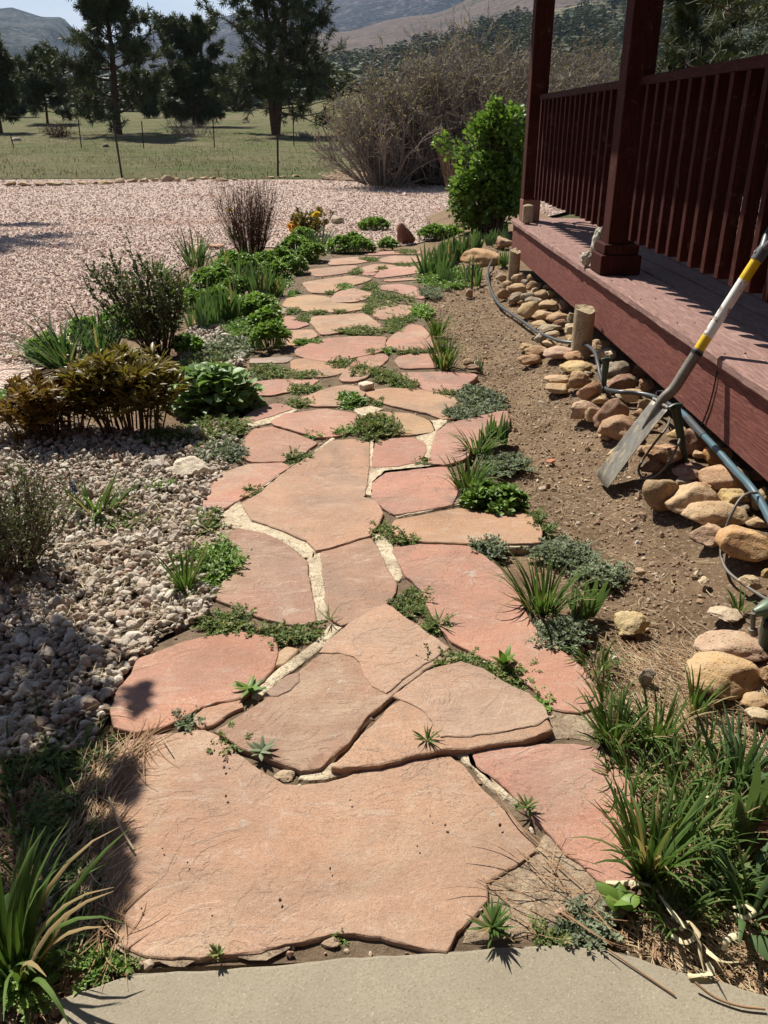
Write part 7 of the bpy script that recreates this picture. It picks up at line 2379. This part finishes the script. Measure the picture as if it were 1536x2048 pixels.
def hill(name, prof, R_, foot, z0, material, seed, rough=.05, nx=150, ny=44, back=.5):
    """terrain rising from a foot line to a ridge whose height above the horizon is prof (px, py)"""
    pxs = np.array([q[0] for q in prof], float); pys = np.array([q[1] for q in prof], float)
    xs = np.linspace(pxs[0], pxs[-1], nx)
    ys = np.interp(xs, pxs, pys)
    top = np.array([at(a, b, R_) for a, b in zip(xs, ys)])
    V, q = [], []
    rows = np.concatenate([np.linspace(0, 1, ny), [1.25, 1.6]])
    for s in rows:
        Y = foot + (R_ - foot) * s
        sc = Y / R_
        X = top[:, 0] * (sc * .75 + .25)
        prof_s = (s ** 1.25) if s <= 1 else 1 - (s - 1) * back * 1.6
        Z = z0 + (top[:, 2] - z0) * prof_s
        w = math.sin(min(1, s) * PI) * .9 + .12 if s <= 1 else .1
        h = (top[:, 2].max() - z0)
        for i in range(nx):
            u, v_ = X[i] / (R_ * .16), Y / (R_ * .22)
            g_ = mnoise.noise((u * 1.3, v_ * .5, seed)) * .55 + (abs(mnoise.noise((u * 2.3, v_ * .7, seed + 3))) - .25) * .8 + mnoise.noise((u * 6, v_ * 3, seed + 5)) * .22 + mnoise.noise((u * 19, v_ * 9, seed + 6)) * .07
            zz = Z[i] + h * rough * 2.2 * w * g_ * (1 if s < .995 or s > 1.01 else .35)
            V.append((X[i], Y, zz))
    nr_ = len(rows)
    q = np.array([(r * nx + i, r * nx + i + 1, (r + 1) * nx + i + 1, (r + 1) * nx + i) for r in range(nr_ - 1) for i in range(nx - 1)])
    o = MB().add(np.array(V), q).build(name, material)
    return tag(o, kind='structure'), np.array(V).reshape(nr_, nx, 3)

hm1 = hill_mat('mountain_scrub', (.075, .078, .072), (.045, .05, .048), (.012, .02, .019), .55, 11)
hm2 = hill_mat('mountain_scrub_purple', (.046, .043, .050), (.026, .027, .034), (.010, .014, .018), .59, 13)
hm3 = hill_mat('brown_hillside', (.135, .10, .086), (.092, .072, .062), (.04, .045, .034), .645, 6, (.20, .165, .145))
hm4 = hill_mat('wooded_slope', (.20, .175, .12), (.14, .13, .085), (.030, .042, .024), .545, 4)
hill('mountain', [(-900, 60), (-300, 10), (0, 17), (22, 14), (85, 34), (125, 34), (150, 60), (200, 95), (260, 130), (330, 170), (420, 210), (520, 235)], 2300, 700, 10, hm1, 3.1, .06)
hill('mountain', [(100, 150), (200, 96), (240, 80), (287, 68), (335, 54), (395, 42), (450, 32), (520, 16), (600, -8), (660, -40), (760, -90), (900, -150), (1100, -190), (1400, -160), (1900, -80), (2600, 20)], 3300, 1100, 12, hm2, 7.7, .045)
hill('hill', [(500, 150), (560, 92), (632, 66), (698, 63), (730, 54), (769, 42), (808, 34), (860, 29), (893, 20), (925, 3), (980, -22), (1060, -48), (1250, -80), (1500, -60), (1900, 0), (2500, 90)], 1300, 480, 10, hm3, 12.2, .035)
slope, SV = hill('wooded_slope', [(480, 190), (560, 160), (620, 138), (675, 122), (711, 116), (763, 111), (802, 100), (847, 88), (886, 78), (925, 66), (958, 54), (990, 44), (1023, 36), (1062, 30), (1150, 10), (1280, -10), (1500, -10), (1800, 30), (2300, 110)], 640, 215, 5.5, hm4, 17.3, .05)
hill('foothill', [(-1200, 190), (-400, 160), (-100, 128), (0, 128), (50, 140), (110, 150), (180, 168), (260, 190), (360, 206), (520, 218), (640, 212), (760, 205)], 700, 260, 5.5, hm4, 23.0, .06)

# trees far away that read as one wood
def conifer_template(seed, n=46):
    rs = np.random.default_rng(seed)
    v, f = [(-.03, 0, 0), (.03, 0, 0), (0, 0, .9)], [(0, 1, 2)]
    for i in range(n):
        z = .10 + .88 * rs.random() ** 1.15
        r = .34 * (1 - z) ** .7 * (.35 + .65 * min(1, z * 6)) * rs.uniform(.45, 1.15) + .02
        a = rs.uniform(0, 2 * PI)
        c = np.array([math.cos(a) * r, math.sin(a) * r, z])
        u = np.array([math.cos(a), math.sin(a), rs.uniform(-.5, .3)]) * rs.uniform(.05, .12)
        w = np.array([-math.sin(a), math.cos(a), rs.uniform(-.4, .4)]) * rs.uniform(.05, .11)
        b0 = len(v)
        v += [tuple(c - u - w * .6), tuple(c + u * .7 - w), tuple(c + u * 1.2 + w * .5), tuple(c - u * .4 + w)]
        f.append((b0, b0 + 1, b0 + 2, b0 + 3))
    return np.array(v, float), f
def wood(name, label, pts, hs, seed):
    rs = np.random.default_rng(seed)
    n = len(pts)
    Rm = np.zeros((n, 3, 3))
    a = rs.uniform(0, 2 * PI, n)
    w = hs * rs.uniform(1.1, 1.9, n)
    Rm[:, 0, 0] = np.cos(a) * w; Rm[:, 0, 1] = -np.sin(a) * w
    Rm[:, 1, 0] = np.sin(a) * w; Rm[:, 1, 1] = np.cos(a) * w
    Rm[:, 2, 2] = hs
    mb = MB()
    which = rs.integers(0, 6, n)
    for q in range(6):
        v, f = conifer_template(seed * 10 + q)
        k = which == q
        mb.inst(v, f, Rm[k], pts[k], rs.random(k.sum()))
    return tag(mb.build(name, M['needle'], smooth_=False), label, 'wood', kind='stuff')
rs = RS()
def surf_pts(SVg, n, bias, rs, thr):
    nr_, nx_ = SVg.shape[:2]
    out = []
    while len(out) < n:
        r = rs.random() ** bias * (nr_ - 4); c = rs.random() * (nx_ - 2)
        r0, c0 = int(r), int(c)
        fr_, fc = r - r0, c - c0
        p = (SVg[r0, c0] * (1 - fr_) + SVg[r0 + 1, c0] * fr_) * (1 - fc) + (SVg[r0, c0 + 1] * (1 - fr_) + SVg[r0 + 1, c0 + 1] * fr_) * fc
        if mnoise.noise((p[0] * .022, p[1] * .016, 4.0)) + rs.normal() * .2 > thr: out.append(p)
    return np.array(out)
sp3 = surf_pts(SV, 4200, .75, rs, -.12)
wood('far_wood', 'dark conifer wood covering the slope behind the thicket and the porch', sp3, rs.uniform(4.0, 7.5, len(sp3)), 3)
n = 900
yy = rs.uniform(130, 420, n); xx = rs.uniform(-.55, .22, n) * yy
wood('far_wood', 'line of dark trees across the valley behind the pines', np.c_[xx, yy, ground_z(xx, yy)], rs.uniform(3.5, 7, n), 4)
blob_y = 210
rsx = RS()
b = tree_at(757, 170, 150)
t = thing('budding_tree', 'pale yellow green budding tree in front of the wooded slope', 'tree', b)
st = grow(np.zeros((9, 3)), np.c_[rsx.normal(size=(9, 2)) * .35, np.ones(9)], rsx.uniform(2.2, 3.6, 9), 6, rsx, .12, .03)
p, d, _, _ = sprout(st, 90, rsx, .3, 1, .8)
br = grow(p, d, rsx.uniform(.6, 1.4, 90), 4, rsx, .2, .02)
mb = MB(); tubes(mb, st, .07, .02, 5); tubes(mb, br, .02, .01, 3); mb.build('trunk', M['thicket'], t)
p, d, _, _ = sprout(br, 1500, rsx, .1, 1, 1.0)
mb = MB(); leaves(mb, p, d, .22 * rsx.uniform(.6, 1.3, len(p)), rsx, DIA, .8); mb.build('crown', M['bud'], t)

# ------------------------------------------------------------------ the air
mb = MB().box(-9000, 9000, -90, 6200, -3, 1300)
hz = NM('haze_air')
hz.t.nodes.remove(hz.b)
pv = hz.n('ShaderNodeVolumePrincipled')
pv.inputs['Color'].default_value = (.50, .68, 1.0, 1)
pv.inputs['Density'].default_value = HAZE
pv.inputs['Anisotropy'].default_value = .2
hz.l(pv.outputs[0], hz.o.inputs['Volume'])
if HAZE > 0:
    tag(mb.build('haze', hz.m, smooth_=False), kind='stuff')
